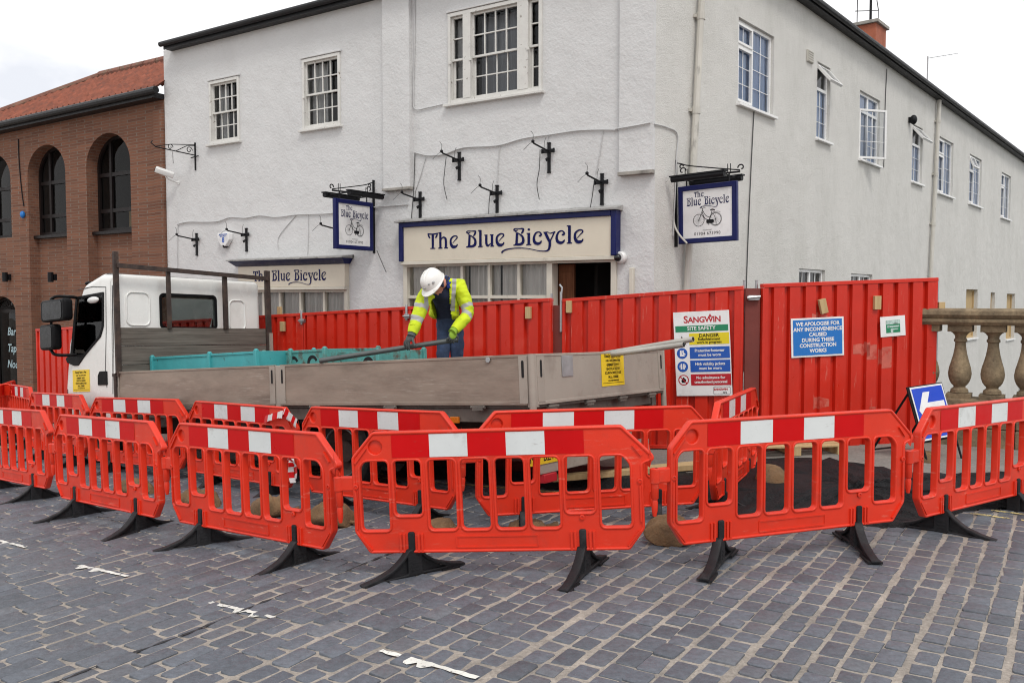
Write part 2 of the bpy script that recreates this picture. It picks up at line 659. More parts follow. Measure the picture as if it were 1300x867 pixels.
M['signgreen'] = pm('sign green', (.012, .22, .10), .4, var=.03)
M['signblue'] = pm('sign blue', (.012, .09, .42), .4, var=.03)
M['signyellow'] = pm('sign yellow', (.74, .60, .012), .4, var=.03)
M['noticeblue'] = pm('bright blue notice', (.008, .16, .52), .38, var=.03)
M['roadblue'] = pm('road sign blue', (.006, .055, .52), .35, var=.03)
M['navy'] = pm('navy blue joinery paint', (.005, .009, .085), .35, var=.08, vs=4, spec=.25)
M['navyink'] = pm('navy signwriting', (.003, .006, .075), .5, var=.05, spec=.15)
M['cream'] = pm('cream signboard paint', (.66, .60, .49), .5, var=.04, vs=3, dirt=(.54, .49, .40), dscale=3, dlo=.55, dhi=.85)
M['creamframe'] = pm('cream joinery paint', (.62, .585, .5), .45, var=.05, vs=5, dirt=(.4, .37, .3), dscale=7, dlo=.6, dhi=.8)
M['sash'] = pm('flaking white sash paint', (.64, .63, .60), .5, var=.06, vs=6, bs=.25, bscale=40, dirt=(.20, .17, .14), dscale=11, dlo=.62, dhi=.68)
M['upvc'] = pm('white plastic window frame', (.78, .78, .77), .3, var=.02, vs=3)
M['pane'] = glass_mat('old window glass', (.80, .82, .84), 1.42)
M['shoppane'] = glass_mat('shop window glass', (.88, .88, .87), 1.35)
M['curtain'] = pm('grey net curtain', (.62, .605, .58), .9, var=.12, vs=4, stretch=(8, 8, .5))
M['curtain_sky'] = pm('curtain tinted with sky reflection', (.42, .56, .80), .9, var=.14, vs=4, stretch=(5, 5, .5))  # blue of the sky reflected in the glass, put into the curtain colour
M['pinkcurtain'] = pm('dull pink curtain', (.28, .2, .21), .9, var=.15, vs=4, stretch=(8, 8, .5))
M['dullgrey'] = pm('grey blind', (.33, .335, .35), .9, var=.08)
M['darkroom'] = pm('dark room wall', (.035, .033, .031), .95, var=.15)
M['doorwood'] = wood_mat('brown varnished door', (.07, .022, .009), (.16, .06, .025), (10, 10, 1))
M['darkframe'] = pm('dark brown window frame', (.010, .007, .007), .45, var=.15, vs=5, spec=.25)
M['sill'] = pm('grey lead flashing', (.34, .335, .325), .7, var=.22, vs=5, dirt=(.10, .095, .09), dscale=7, dlo=.52, dhi=.68)
M['ledge'] = pm('grimy ledge', (.33, .31, .28), .85, var=.2, vs=6, dirt=(.12, .11, .1), dscale=5)
M['gutter'] = pm('black gutter', (.012, .012, .014), .45, var=.15, vs=4, spec=.3)
M['slate'] = pm('blue grey slate', (.06, .075, .08), .6, var=.25, vs=8)
M['tile'] = pm('orange clay pantile', (.25, .075, .042), .85, var=.35, vs=7, bs=.3, bscale=30, dirt=(.09, .04, .03), dscale=3.5, dlo=.46, dhi=.72)
M['tiledark'] = pm('mossy clay ridge', (.2, .085, .06), .85, var=.3, vs=6, dirt=(.16, .15, .1), dscale=4)
M['chimney'] = pm('red chimney render', (.36, .11, .06), .85, var=.15, vs=4)
M['pipe'] = pm('cream grey downpipe', (.55, .53, .48), .5, var=.1, vs=4, dirt=(.2, .19, .17), dscale=5, dlo=.6, dhi=.75, stretch=(1, 1, .4))
M['cable'] = pm('grey white cable', (.5, .5, .5), .6, var=.1)
M['wire'] = pm('thin dark wire', (.06, .06, .06), .6, var=.1)
M['sack'] = pm('brown hessian sandbag', (.175, .105, .052), .95, var=.28, vs=7, bs=1.0, bscale=48, dirt=(.075, .05, .03), dscale=5)
M['camwhite'] = pm('white camera housing', (.72, .72, .71), .35, var=.03)
M['lens'] = pm('dark lens', (.01, .01, .012), .12, var=.05)
M['hivis'] = pm('yellow high visibility cloth', (.54, .66, .010), .75, var=.18, vs=7, bs=.9, bscale=11, dirt=(.36, .42, .03), dscale=6, dlo=.56, dhi=.8)
M['silver'] = pm('silver reflective tape', (.36, .36, .36), .45, var=.1, vs=8, bs=.15, bscale=20)
M['navycloth'] = pm('navy work cloth', (.014, .021, .052), .85, var=.25, vs=8, bs=.4, bscale=16)
M['royal'] = pm('royal blue collar cloth', (.012, .045, .26), .8, var=.1)
M['denim'] = pm('blue grey work trousers', (.030, .050, .105), .85, var=.4, vs=9, bs=.9, bscale=11)
M['skin'] = pm('flushed skin', (.56, .24, .165), .5, var=.08, vs=8)
M['hair'] = pm('short grey hair', (.11, .09, .075), .8, var=.2, vs=30)
M['helmet'] = pm('white hard hat plastic', (.78, .77, .74), .3, var=.03, vs=4, dirt=(.45, .43, .4), dscale=7, dlo=.62, dhi=.75)
M['glove'] = pm('grey coated work glove', (.075, .085, .085), .75, var=.2, vs=12, bs=.3, bscale=60)
M['gloveback'] = pm('green yellow glove cloth', (.24, .40, .03), .8, var=.15, vs=12, bs=.3, bscale=60)
M['amber'] = pm('amber marker lamp', (.6, .16, .01), .25, var=.05)
M['darkpane'] = glass_mat('dark arched window glass', (.6, .6, .6), 1.22)
M['cabtrim'] = pm('dark grey cab lining', (.035, .036, .038), .8, var=.15)
M['mirror'] = pm('dim mirror glass', (.012, .013, .015), .25, var=.2, spec=.25)
M['palepaint'] = pm('pale blue door lettering', (.36, .48, .52), .6, var=.1)
M['seam'] = pm('black bitumen seam', (.022, .022, .025), .8, var=.3, vs=9)
M['water'] = pm('dull river water', (.05, .055, .045), .12, var=.2, vs=.4, bs=.3, bscale=1.5)
M['tape'] = pm('red and white barrier tape', (.62, .6, .6), .35, var=.05)
# ------------------------------------------------------------------ street surface
def qn(q, n):
    return (.8387 * q + .5446 * n, -.5446 * q + .8387 * n)


N_PARAPET = 11.75


def nk(q):
    t = min(1, max(0, (q + 2.3) / 2.2))
    return 7.75 + 1.05 * t * t * (3 - 2 * t)



def sheet(name, qs, ns, dz, m, kind='structure', keep=None):
    vs, fs = [], []
    for n in ns:
        for q in qs:
            x, y = qn(q, n if n < 100000 else nk(q) + n - 100000)
            vs.append((x, y, gz(x, y) + dz))
    W = len(qs)
    for j in range(len(ns) - 1):
        for i in range(W - 1):
            if keep and not keep((qs[i] + qs[i + 1]) / 2, (ns[j] + ns[j + 1]) / 2):
                continue
            fs.append((j * W + i, j * W + i + 1, (j + 1) * W + i + 1, (j + 1) * W + i))
    mb = MB()
    mb.add(vs, fs)
    o = mb.build(name, m, smooth=60)
    tag(o, kind=kind)
    return o


def steps(a, b, d):
    k = max(1, int(round((b - a) / d)))
    return [a + (b - a) * i / k for i in range(k + 1)]


far_q = [-160, -90, -60] + steps(-45, 12, .6) + [20, 40, 90, 160]
far_n = [-160, -80, -40, -15, -5] + steps(-2, 7.7, .6) + [7.75, 9, 10.5, N_PARAPET, 14, 20, 40, 90, 200]
sheet('ground', far_q, far_n, -.0050, M['mortar'], keep=lambda q, n: not (n > N_PARAPET and q > -4.9))
river = MB().bx(-60, 120, -90, 90, -3.4, -3.3)
tag(river.build('river', M['water'], smooth=0), kind='structure')

# pavement in front of the pub with a granite kerb
pq = steps(-45, 12, .5)
sheet('pavement', pq, [100000.16, 9.3, 10.2, N_PARAPET], .085, M['paving'])
kb = MB()
q = -30.0
while q < 9:
    L = RND.uniform(.4, .6)
    a0, a1 = qn(q + .006, nk(q)), qn(q + L - .006, nk(q + L))
    b0, b1 = qn(q + .006, nk(q) + .155), qn(q + L - .006, nk(q + L) + .155)
    vs = []
    for (x, y) in (a0, a1, b1, b0):
        vs.append((x, y, gz(x, y) - .1))
    for (x, y) in (a0, a1, b1, b0):
        vs.append((x, y, gz(x, y) + .088))
    kb.add(vs, [(0, 1, 5, 4), (1, 2, 6, 5), (2, 3, 7, 6), (3, 0, 4, 7), (4, 5, 6, 7)])
    q += L
tag(kb.build('kerb', M['kerb'], smooth=0, bevel=.012), kind='structure')

# individual setts, laid in courses across the street
sv, sf = [], []
q = -17.5
ci = 0
while q < 6.2:
    wide = .5 + .5 * math.tanh((q + 3.2) / 1.3)          # right half is laid with wider joints
    pitch = RND.uniform(.128, .137) + .008 * wide
    gap = .0225 + .004 * wide
    n = .6 + RND.uniform(0, .2)
    wob = RND.uniform(-.004, .004)
    ph = RND.uniform(0, 6)
    while n < nk(q) - .05:
        L = RND.choice((.19, .21, .23, .25, .28, .31)) * (1 - .34 * wide) + RND.uniform(-.012, .012)
        x, y = qn(q + pitch / 2, n + L / 2)
        if y > 3.2 and abs(x) / y < .66 and n + L < nk(q):
            g2 = gap * RND.uniform(.45, 1.35)
            hw = (pitch - g2) / 2
            hl = (L - g2 * RND.uniform(.7, 1.1)) / 2
            dz = max(-.004, RND.gauss(.0004, .0026))
            tx, ty = RND.gauss(0, .014), RND.gauss(0, .01)
            yaw = RND.gauss(0, .022)
            curve = .012 * math.sin(n * .9 + ph)
            ch = RND.uniform(.005, .015)
            loop = [(-hw + ch, -hl), (hw - ch, -hl), (hw, -hl + ch), (hw, hl - ch), (hw - ch, hl), (-hw + ch, hl), (-hw, hl - ch), (-hw, -hl + ch)]
            loop = [(a + RND.gauss(0, .0022), b + RND.gauss(0, .0022)) for a, b in loop]
            base = len(sv)
            zg = gz(x, y)
            for inset, h in ((0, -.03), (0, -.0050), (.0025, -.0010), (.009, .0010)):
                for a, b in loop:
                    l = math.hypot(a, b)
                    k = (l - inset * 1.25) / l
                    a2, b2 = a * k, b * k
                    a3 = a2 * math.cos(yaw) - b2 * math.sin(yaw) + curve
                    b3 = a2 * math.sin(yaw) + b2 * math.cos(yaw)
                    X, Y = qn(q + pitch / 2 + wob + a3, n + L / 2 + b3)
                    sv.append((X, Y, zg + dz + h + tx * a2 + ty * b2 - .052 * a2 * (1 if q < -2.4 else .1)))
            for r in range(3):
                for k in range(8):
                    k2 = (k + 1) % 8
                    sf.append((base + r * 8 + k, base + r * 8 + k2, base + r * 8 + 8 + k2, base + r * 8 + 8 + k))
            sf.append(tuple(base + 24 + k for k in range(8)))
        n += L
    q += pitch
    ci += 1
st = MB()
st.add(sv, sf)
tag(st.build('road_setts', M['setts'], smooth=38), kind='structure')


# worn white dashes and the yellow lines at the kerb: thin paint lying on the stones
def paint(name, p0, p1, w, m, teeth=0, step=.05):
    mb = MB()
    d = (p1 - p0)
    L = d.length
    d.normalize()
    s = Vector((-d.y, d.x, 0))
    k = max(2, int(L / step))
    prev = None
    tset = set()
    for _ in range(2):
        t0 = RND.randint(2, max(3, k - 2))
        tset |= {t0, t0 + 1}
    for i in range(k + 1):
        p = p0 + d * (L * i / k)
        a = p + s * (w * .5 + RND.uniform(-.006, .006))
        b = p - s * (w * .5 + RND.uniform(-.006, .006) + (.05 if teeth and i in tset else 0))
        a.z = gz(a.x, a.y) + .0052
        b.z = gz(b.x, b.y) + .0052
        if prev and not (teeth == 0 and RND.random() < .12):
            mb.quad(prev[1], b, a, prev[0])
        prev = (a, b)
    return mb


for (a, b) in (((483, 826), (606, 861)), ((266, 765), (348, 784)), ((101, 718), (162, 732)), ((-22, 681), (33, 695))):
    tag(paint('road_marking', on_ground(*a), on_ground(*b), .034, M['roadpaint'], teeth=1, step=.03).build('road_marking', M['roadpaint'], smooth=0), kind='structure')
for nn in (7.32, 7.52):
    mb = MB()
    for qa in steps(-16, -3.2, .8)[:-1]:
        a, b = qn(qa, nn), qn(qa + .8, nn)
        t = paint('x', Vector((*a, 0)), Vector((*b, 0)), .06, M['yellowpaint'], step=.08)
        mb.add(t.v, t.f)
    tag(mb.build('yellow_line', M['yellowpaint'], smooth=0), kind='structure')

for pa_, pb_ in (((1222, 650), (1340, 667)), ((1238, 645.5), (1345, 659))):
    mb = paint('x', on_ground(*pa_), on_ground(*pb_), .05, M['yellowpaint'], step=.06)
    tag(mb.build('yellow_line', M['yellowpaint'], smooth=0), kind='structure')
# dark bitumen seam of an old trench, running with the courses
sa, sb_ = on_ground(60, 872), on_ground(520, 694)
sm_ = MB()
prev = None
for i in range(70):
    t = i / 69
    p = sa.lerp(sb_, t)
    d_ = (sb_ - sa).normalized()
    s_ = Vector((-d_.y, d_.x, 0))
    w_s = .016 + .012 * math.sin(i * 1.7) + RND.uniform(-.005, .005)
    o_s = .014 * math.sin(i * .23) + RND.uniform(-.003, .003)
    a, b = p + s_ * (o_s + w_s / 2), p + s_ * (o_s - w_s / 2)
    a.z, b.z = gz(a.x, a.y) + .006, gz(b.x, b.y) + .006
    if prev:
        sm_.quad(prev[1], b, a, prev[0])
    prev = (a, b)
tag(sm_.build('trench_seam', M['seam'], smooth=0), kind='structure')

# fresh tarmac patch laid over the kerb on the right
edge = [(880, 668), (905, 640), (925, 604), (985, 592), (1040, 593), (1110, 604), (1160, 612), (1225, 613), (1290, 612), (1360, 612), (1365, 650), (1300, 648), (1240, 647), (1210, 656), (1175, 667), (1140, 671), (1095, 668), (1040, 672), (985, 676), (930, 682)]
cpt = on_ground(1090, 632)
loopw = [on_ground(a, b) for a, b in edge]
loopw = [Vector((p.x, p.y, 0)) for p in catmull(loopw + [loopw[0]], 5)[:-1]]
tv, tf = [], []
NR = 16
for r in range(NR + 1):
    k = 1 - r / NR * .97
    for i, p in enumerate(loopw):
        jit = 1 + (RND.uniform(-.022, .022) if r < 2 else 0)
        x = cpt.x + (p.x - cpt.x) * k * jit
        y = cpt.y + (p.y - cpt.y) * k * jit
        nn = .5446 * x + .8387 * y - nk(.8387 * x - .5446 * y)
        rise = .09 * min(1, max(0, (nn + .40) / .5))
        lift = (-.02, .02, .03)[min(r, 2)] if nn < 0 else (.0, .012, .018)[min(r, 2)]
        tv.append((x, y, gz(x, y) + rise + lift + RND.gauss(0, .012)))
nl = len(loopw)
for r in range(NR):
    for i in range(nl):
        i2 = (i + 1) % nl
        tf.append((r * nl + i, r * nl + i2, (r + 1) * nl + i2, (r + 1) * nl + i))
tf.append(tuple(NR * nl + i for i in range(nl)))
tm = MB()
tm.add(tv, tf)
tag(tm.build('tarmac_patch', M['tarmac'], smooth=60), kind='structure')

# dark strip laid along the kerb behind the lorry, rising over its edge
sv_, sf_ = [], []
qs_ = steps(-6.5, -1.6, .12)
for q_ in qs_:
    for k, (dn, h) in enumerate(((-.30, .006), (-.14, .02), (-.01, .10), (.20, .104), (.5, .10), (.62 + RND.uniform(-.06, .06), .092))):
        x, y = qn(q_, nk(q_) + dn + (RND.uniform(-.05, .03) if k == 0 else 0))
        sv_.append((x, y, gz(x, y) + h + RND.gauss(0, .004)))
for i in range(len(qs_) - 1):
    for k in range(5):
        sf_.append((i * 6 + k, (i + 1) * 6 + k, (i + 1) * 6 + k + 1, i * 6 + k + 1))
ts_ = MB()
ts_.add(sv_, sf_)
tag(ts_.build('dark_kerb_strip', M['tarmac'], smooth=60), kind='structure')

# ------------------------------------------------------------------ plastic pedestrian barriers
SLOTS = [(.053, .246, .325), (.285, .472, .425), (.52, .708, .325), (.745, .936, .325), (.979, 1.17, .325), (1.214, 1.405, .325), (1.444, 1.636, .425), (1.68, 1.877, .325)]


def barrier_meshes(parent):
    p = MB()
    outline = roundpoly([(0, .83), (.15, 1.0), (1.83, 1.0), (2.035, .795), (2.035, .765), (1.962, .74), (1.962, .31), (1.86, .17), (.1, .17), (0, .32)], .015, 2)
    holes = []
    for k, (a, b, z0) in enumerate(SLOTS):
        if k == 0:
            h = roundpoly([(a, z0 + .0), (b, z0), (b, .80), (a + .035, .80), (a, .76)], .03, 3)
        elif k == 7:
            h = roundpoly([(a, z0), (b, z0), (b, .74), (b - .05, .80), (a, .80)], .03, 3)
        else:
            h = rrect(a, b, z0, .80, .03, 3)
        holes.append(h)
    holes.append([(.165 + .048 * math.cos(2 * math.pi * i / 14), .895 + .048 * math.sin(2 * math.pi * i / 14)) for i in range(14)])
    p.shape(outline, holes, h=.040, bevel=.008, M=XZ, res=2)

    def inset(pts, d):
        n = len(pts)
        out = []
        for i in range(n):
            a, b, c = Vector(pts[i - 1]), Vector(pts[i]), Vector(pts[(i + 1) % n])
            e1, e2 = (b - a).normalized(), (c - b).normalized()
            nn = Vector((-(e1.y + e2.y), e1.x + e2.x))
            if nn.length < 1e-6:
                nn = Vector((-e1.y, e1.x))
            nn.normalize()
            k = max(.5, nn.dot(Vector((-e1.y, e1.x))))
            out.append(tuple(b + nn * d / k))
        return out

    def area(pts):
        return sum(pts[i - 1][0] * pts[i][1] - pts[i][0] * pts[i - 1][1] for i in range(len(pts)))
    for hl in holes[:8]:
        s_ = 1 if area(hl) > 0 else -1
        p.shape(inset(hl, -s_ * .0165), [inset(hl, s_ * .001)], h=.056, bevel=.0075, M=XZ, res=2)
    s_ = 1 if area(outline) > 0 else -1
    p.shape(inset(outline, -s_ * .001), [inset(outline, s_ * .02)], h=.058, bevel=.009, M=XZ, res=2)
    # thinner ribs down the middle of the bars, so the edges read as a rim
    p.lathe([(.06, -.004), (.06, .004), (.001, .01)], 14, T(.165, .008, .895) @ rot(90, 0, 0))
    # top cap ridge
    p.bx(.17, 1.815, -.0205, .0205, .975, .985)
    # embossed lines on the end uprights and lower rail
    for pts in ([(.022, .79), (.105, .895)], [(.02, .34), (.02, .60)], [(.03, .30), (.115, .195)], [(1.9, .87), (1.955, .80)], [(1.94, .36), (1.94, .60)], [(1.93, .30), (1.85, .20)]):
        a, b = pts
        p.bar((a[0], -.026, a[1]), (b[0], -.026, b[1]), .012, .016, up=(0, 1, 0))
    for zz in (.278, .205):
        p.bx(.70, 1.25, -.0255, -.018, zz - .005, zz + .005)
    for xx in (.70, 1.25):
        p.bx(xx - .005, xx + .005, -.0255, -.018, .205, .278)
    for xs in (.39, 1.55):
        for dx in (-.075, -.05, .05, .075):
            p.bx(xs + dx - .007, xs + dx + .007, -.033, -.02, .175, .30)
    for xc, zc in ((.022, .63), (1.94, .63), (1.55, .395)):
        p.lathe([(.018, 0), (.018, .008), (.010, .010), (.010, .004), (.001, .004)], 12, T(xc, -.024, zc) @ rot(90, 0, 0))
    p.build('panel', M['orange'], parent, smooth=40)
    for y, flip in ((-.0225, False), (.0225, True)):
        r = MB()
        xs = (.28, .54, .80, 1.06, 1.32, 1.58)
        vs = [(x, y, z) for x in xs for z in (.822, .978)]
        for k in range(5):
            f = (k * 2, k * 2 + 2, k * 2 + 3, k * 2 + 1)
            r.add([], [])
            r.f.append(f[::-1] if flip else f)
            r.mi.append(k % 2)
        r.v = [Vector(v) for v in vs]
        r.build('reflective_band', [M['strip_red'], M['strip_white']], parent, smooth=0)
    h = MB()
    h.shape(rrect(-.125, .012, .60, .70, .02), [], h=.042, bevel=.01, M=XZ)
    h.lathe([(.012, .38), (.02, .42), (.022, .47), (.018, .49), (.026, .5), (.026, .60), (.034, .605), (.034, .695), (.02, .70)], 12, T(-.105, 0, 0))
    h.build('hinge', M['orange'], parent, smooth=40)
    f = MB()
    prof = [(-.39, 0), (-.395, .024), (-.28, .046), (-.17, .084), (-.085, .145), (-.04, .20), (.04, .20), (.085, .145), (.17, .084), (.28, .046), (.395, .024), (.39, 0), (.22, 0), (.13, .014), (-.13, .014), (-.22, 0)]
    YZ = Matrix(((0, 0, 1, 0), (1, 0, 0, 0), (0, 1, 0, 0), (0, 0, 0, 1)))
    t1 = roundpoly([(-.24, .030), (-.055, .034), (-.055, .15), (-.085, .115), (-.165, .063)], .01, 2)
    t2 = [(-a, b) for a, b in t1][::-1]
    f.shape(roundpoly(prof, .02, 2), [t1, t2], h=.062, bevel=.007, M=YZ)
    f.shape(roundpoly([(-.25, .02), (.25, .02), (.17, .06), (.06, .15), (-.06, .15), (-.17, .06)], .01, 2), [], h=.012, bevel=.002, M=YZ)
    for zz in (.05, .075, .1):
        f.bx(-.034, .034, -.03, .03, zz, zz + .012)
    for s in (-1, 1):
        f.prism([(-.045, s * .2), (.045, s * .2), (.05, s * .385), (-.05, s * .385)][::s], 0, .014)
    f.bx(-.022, .022, -.024, .024, .19, .215)
    ft = f.build('foot', M['rubber'], parent, smooth=40)
    s = MB()
    s.shape(rrect(-.023, .023, .185, .315, .012, 3), [], h=.068, bevel=.006, M=XZ)
    sm = s.build('foot_stem', M['rubber'], parent, smooth=40)
    return ft, sm


BARS = [  # X, Y, yaw, z, roll, label, foot lines in the photograph
    (-1.056, 5.869, -5.49, -1.916, 2.44, 'frontmost orange barrier in the middle, square on to the street, nothing overlapping it', [((468, 755), (585, 728)), ((715, 757), (763, 716))]),
    (1.041, 5.689, 19.74, -1.817, .17, 'front row orange barrier before the ribbed red hoarding, right of the middle one', [((899.6, 743.5), (928.7, 709.6)), ((1109, 719), (1070.6, 687))]),
    (3.03, 6.445, 34.97, -1.83, -.73, 'orange barrier cut by the right edge of the photo, below the stone balustrade', [((1137.5, 674), (1254.5, 694)), ((1230, 645), (1345, 668))]),
    (-2.813, 7.17, -36.24, -2.032, 2.44, 'front row orange barrier hooked to the left end of the middle barrier', [((205.6, 711), (318.4, 694)), ((329, 747), (433.6, 714))]),
    (-4.495, 8.523, -38.72, -2.145, 2.74, 'front row orange barrier, second from the left edge of the photo', [((54.2, 670.5), (152.9, 654.6)), ((139, 695.6), (230, 668.4))]),
    (-6.333, 10.274, -39.98, -2.292, 3.26, 'front row orange barrier cut by the left edge of the photo', [((-70, 660), (10, 648)), ((3.5, 654.6), (96.6, 640))]),
    (-1.992, 8.356, -37.7, -2.048, 2.94, 'back row orange barrier in front of the lorry rear wheel', []),
    (-.287, 6.736, 14.66, -1.887, -.29, 'back row orange barrier below the lorry tailboard, behind the middle front one', []),
    (-3.703, 9.975, -39.68, -2.183, 2.12, 'back row orange barrier with torn red and white tape tied on', []),
    (-5.451, 11.221, -33.73, -2.288, 2.85, 'back row orange barrier below the rear edge of the white cab', []),
    (-7.084, 12.706, -41.7, -2.384, 2.98, 'back row orange barrier below the cab door with yellow notice', []),
    (1.673, 7.175, 64.38, -1.882, -1.02, 'orange barrier seen almost end on, beside the white safety board', []),
    (-8.7, 15.0, -51.6, None, 3.0, 'small distant orange barrier turned edge on, left of the cab', []),
    (-10.6, 15.35, -6.0, None, 2.5, 'distant orange barrier facing the street at the far left edge', []),
    (-9.45, 16.4, -68.0, None, 2.0, 'farthest orange barrier, end on under the bar doorway', []),
]
first = None
for X, Y, yaw, z, roll, label, feet in BARS:
    zz = gz(X + math.cos(rad(yaw)), Y + math.sin(rad(yaw))) - math.sin(rad(roll)) if z is None else EYE + z
    R4 = Matrix.Rotation(rad(yaw), 4, 'Z') @ Matrix.Rotation(-rad(roll), 4, 'Y')
    eul = R4.to_euler()
    if first is None:
        first = thing('barrier', label, 'barrier', (X, Y, zz), eul, 'orange plastic pedestrian barriers')
        ft, sm = barrier_meshes(first)
        proto_feet = (ft.data, sm.data)
        bpy.data.objects.remove(ft)
        bpy.data.objects.remove(sm)
        root = first
        base_children = list(first.children)
    else:
        root = first.copy()
        col.objects.link(root)
        root.location = (X, Y, zz)
        root.rotation_euler = eul
        root['label'] = label
        for ch in base_children:
            c = ch.copy()
            col.objects.link(c)
            c.parent = root
    for k, xs in enumerate((.39, 1.55)):
        if feet:
            a, b = on_ground(*feet[k][0]), on_ground(*feet[k][1])
            ang = math.atan2(b.y - a.y, b.x - a.x) - math.pi / 2 - rad(yaw)
        else:
            ang = rad(RND.uniform(-25, 25))
        fo = bpy.data.objects.new('foot', proto_feet[0])
        col.objects.link(fo)
        fo.parent = root
        fo.location = (xs, 0, 0)
        fo.rotation_euler = (0, 0, ang)
        so = bpy.data.objects.new('stem', proto_feet[1])
        col.objects.link(so)
        so.parent = fo
        so.rotation_euler = (0, 0, -ang)

# torn tape tied to the end of one barrier
tape_root = None
def ribbon3(mb, pts, w, nrm, mi_fn=None):
    pts = catmull(pts, 6)
    for i in range(len(pts) - 1):
        a, b = pts[i], pts[i + 1]
        o = Vector(nrm) * w / 2
        o2 = o * (1 + .2 * math.sin(i * 1.3))
        mb.quad(a - o, b - o2, b + o2, a + o, 0 if (i // 3) % 2 else 1)
bR = Matrix.Translation((-3.703, 9.975, EYE - 2.183)) @ Matrix.Rotation(rad(-39.68), 4, 'Z') @ Matrix.Rotation(-rad(2.12), 4, 'Y')
tape_root = thing('barrier_tape', 'crumpled red and white tape tied round a back row barrier end', 'tape', bR @ Vector((1.97, 0, .3)))
for pts, nrm in (([(1.52, -.04, .86), (1.7, -.07, .90), (1.85, -.05, .93), (1.97, -.04, .90), (2.03, -.02, .83)], (0, .2, 1)),
                 ([(1.86, -.05, .93), (1.93, -.08, .97), (2.02, -.06, .90), (2.08, -.05, .86)], (.5, .1, 1)),
                 ([(1.97, -.05, .52), (2.03, -.09, .46), (2.0, -.08, .36), (2.06, -.1, .26)], (1, .3, .1)),
                 ([(1.9, -.05, .44), (2.0, -.1, .5), (2.08, -.08, .42), (2.1, -.1, .3)], (.9, -.3, .3))):
    tp = MB(Matrix.Translation(-tape_root.location))
    ribbon3(tp, [bR @ Vector(p) for p in pts], .07, (bR.to_3x3() @ Vector(nrm)).normalized())
    tp.build('tape_strand', [M['tape'], M['strip_red']], tape_root, smooth=60, clean=True)


from mathutils import noise as mnoise
# ------------------------------------------------------------------ sandbags
def sandbag(px, py, L, W, H, yaw, label, squash=1.0, lift=0):
    L, W, H = L * .9, W * .9, H * .88
    p = on_ground(px, py)
    p.z += lift
    rnd = random.Random(int(px * 7 + py))
    nu, nv = 34, 26
    vs, fs = [], []
    seed = Vector((px * .37, py * .21, 1.7))
    for i in range(nu + 1):
        t = -1 + 2 * i / nu
        e = max(.03, (1 - abs(t) ** 3.4)) ** .5
        flare = 1 + .10 * abs(t) ** 4
        for k in range(nv):
            a = 2 * math.pi * k / nv
            ca, sa = math.cos(a), math.sin(a)
            y = math.copysign(abs(ca) ** .75, ca) * W / 2 * (.35 + .65 * e) * flare
            edge = abs(ca) ** 3
            z = H * .85 * (.30 + .62 * max(0, sa) ** .8 * (1 - .35 * edge)) * e if sa > 0 else H * (.30 * (1 + sa)) * e
            q_ = Vector((t * 2.2, a * 1.1, 0)) + seed
            f1 = mnoise.noise(q_ * 1.1) * .16 + mnoise.noise(Vector((t * 7, a * .9, 3)) + seed) * .10
            vs.append((t * L / 2 * (1 - .04 * (1 - abs(ca))), y * (1 + f1 * .8), max(.003, z * (1 + f1 * 1.5))))
    for i in range(nu):
        for k in range(nv):
            k2 = (k + 1) % nv
            fs.append((i * nv + k, i * nv + k2, (i + 1) * nv + k2, (i + 1) * nv + k))
    fs.append(tuple(range(nv))[::-1])
    fs.append(tuple(nu * nv + k for k in range(nv)))
    root = thing('sandbag', label, 'sandbag', p, (0, 0, rad(yaw)), 'hessian sandbags holding the barriers down')
    mb = MB()
    mb.add(vs, fs)
    mb.build('sack', M['sack'], root, smooth=80)
    nk = MB()
    tl = []
    for j in range(5):
        tl.append((L / 2 - .01 + j * .022, rnd.uniform(-.01, .01), .03 + .01 * rnd.random()))
    nk.tube(tl, [.018, .014, .02, .03, .034], 8)
    nk.build('tied_neck', M['sack'], root, smooth=80)
    return root


sandbag(170, 625, .50, .34, .20, -30, 'brown sandbag seen through the second front barrier from the left edge')
sandbag(252, 641, .52, .34, .22, -35, 'brown sandbag left of centre behind the barrier hooked to the middle one')
sandbag(343, 655, .42, .34, .27, 25, 'peaked brown sandbag near a back barrier foot, left of the taped barrier end')
sandbag(420, 665, .46, .36, .26, -20, 'brown sandbag right behind the hinge left of the middle barrier')
sandbag(560, 671, .3, .22, .12, -50, 'small flat brown sandbag seen through the left half of the middle barrier')
sandbag(670, 674, .36, .28, .13, 10, 'low brown sandbag seen through the right half of the middle barrier')
sandbag(851, 687, .34, .42, .27, 70, 'round brown sandbag between the middle barrier and the one right of it')
sandbag(1176, 595, .36, .3, .26, 60, 'brown sandbag at the legs of the blue arrow sign')
# one slung over the foot of the end-on barrier
sandbag(980, 622, .5, .34, .3, 75, 'hessian sandbag slumped beside the end on barrier and tarmac', lift=.02)
# ------------------------------------------------------------------ hand drawn lettering and line art (flat paint)
def stroke(pts, ws, per=7):
    P = catmull([Vector((p[0], p[1], 0)) for p in pts], per) if len(pts) > 2 else [Vector((p[0], p[1], 0)) for p in pts]
    n = len(P)
    W = []
    for i in range(n):
        t = i / (n - 1) * (len(ws) - 1)
        k = min(int(t), len(ws) - 2)
        W.append(ws[k] + (ws[k + 1] - ws[k]) * (t - k))
    vs, fs = [], []
    for i in range(n):
        t = (P[min(i + 1, n - 1)] - P[max(i - 1, 0)]).normalized()
        s = Vector((-t.y, t.x, 0)) * W[i] / 2
        vs += [P[i] + s, P[i] - s]
    for i in range(n - 1):
        fs.append((2 * i, 2 * i + 1, 2 * i + 3, 2 * i + 2))
    return vs, fs


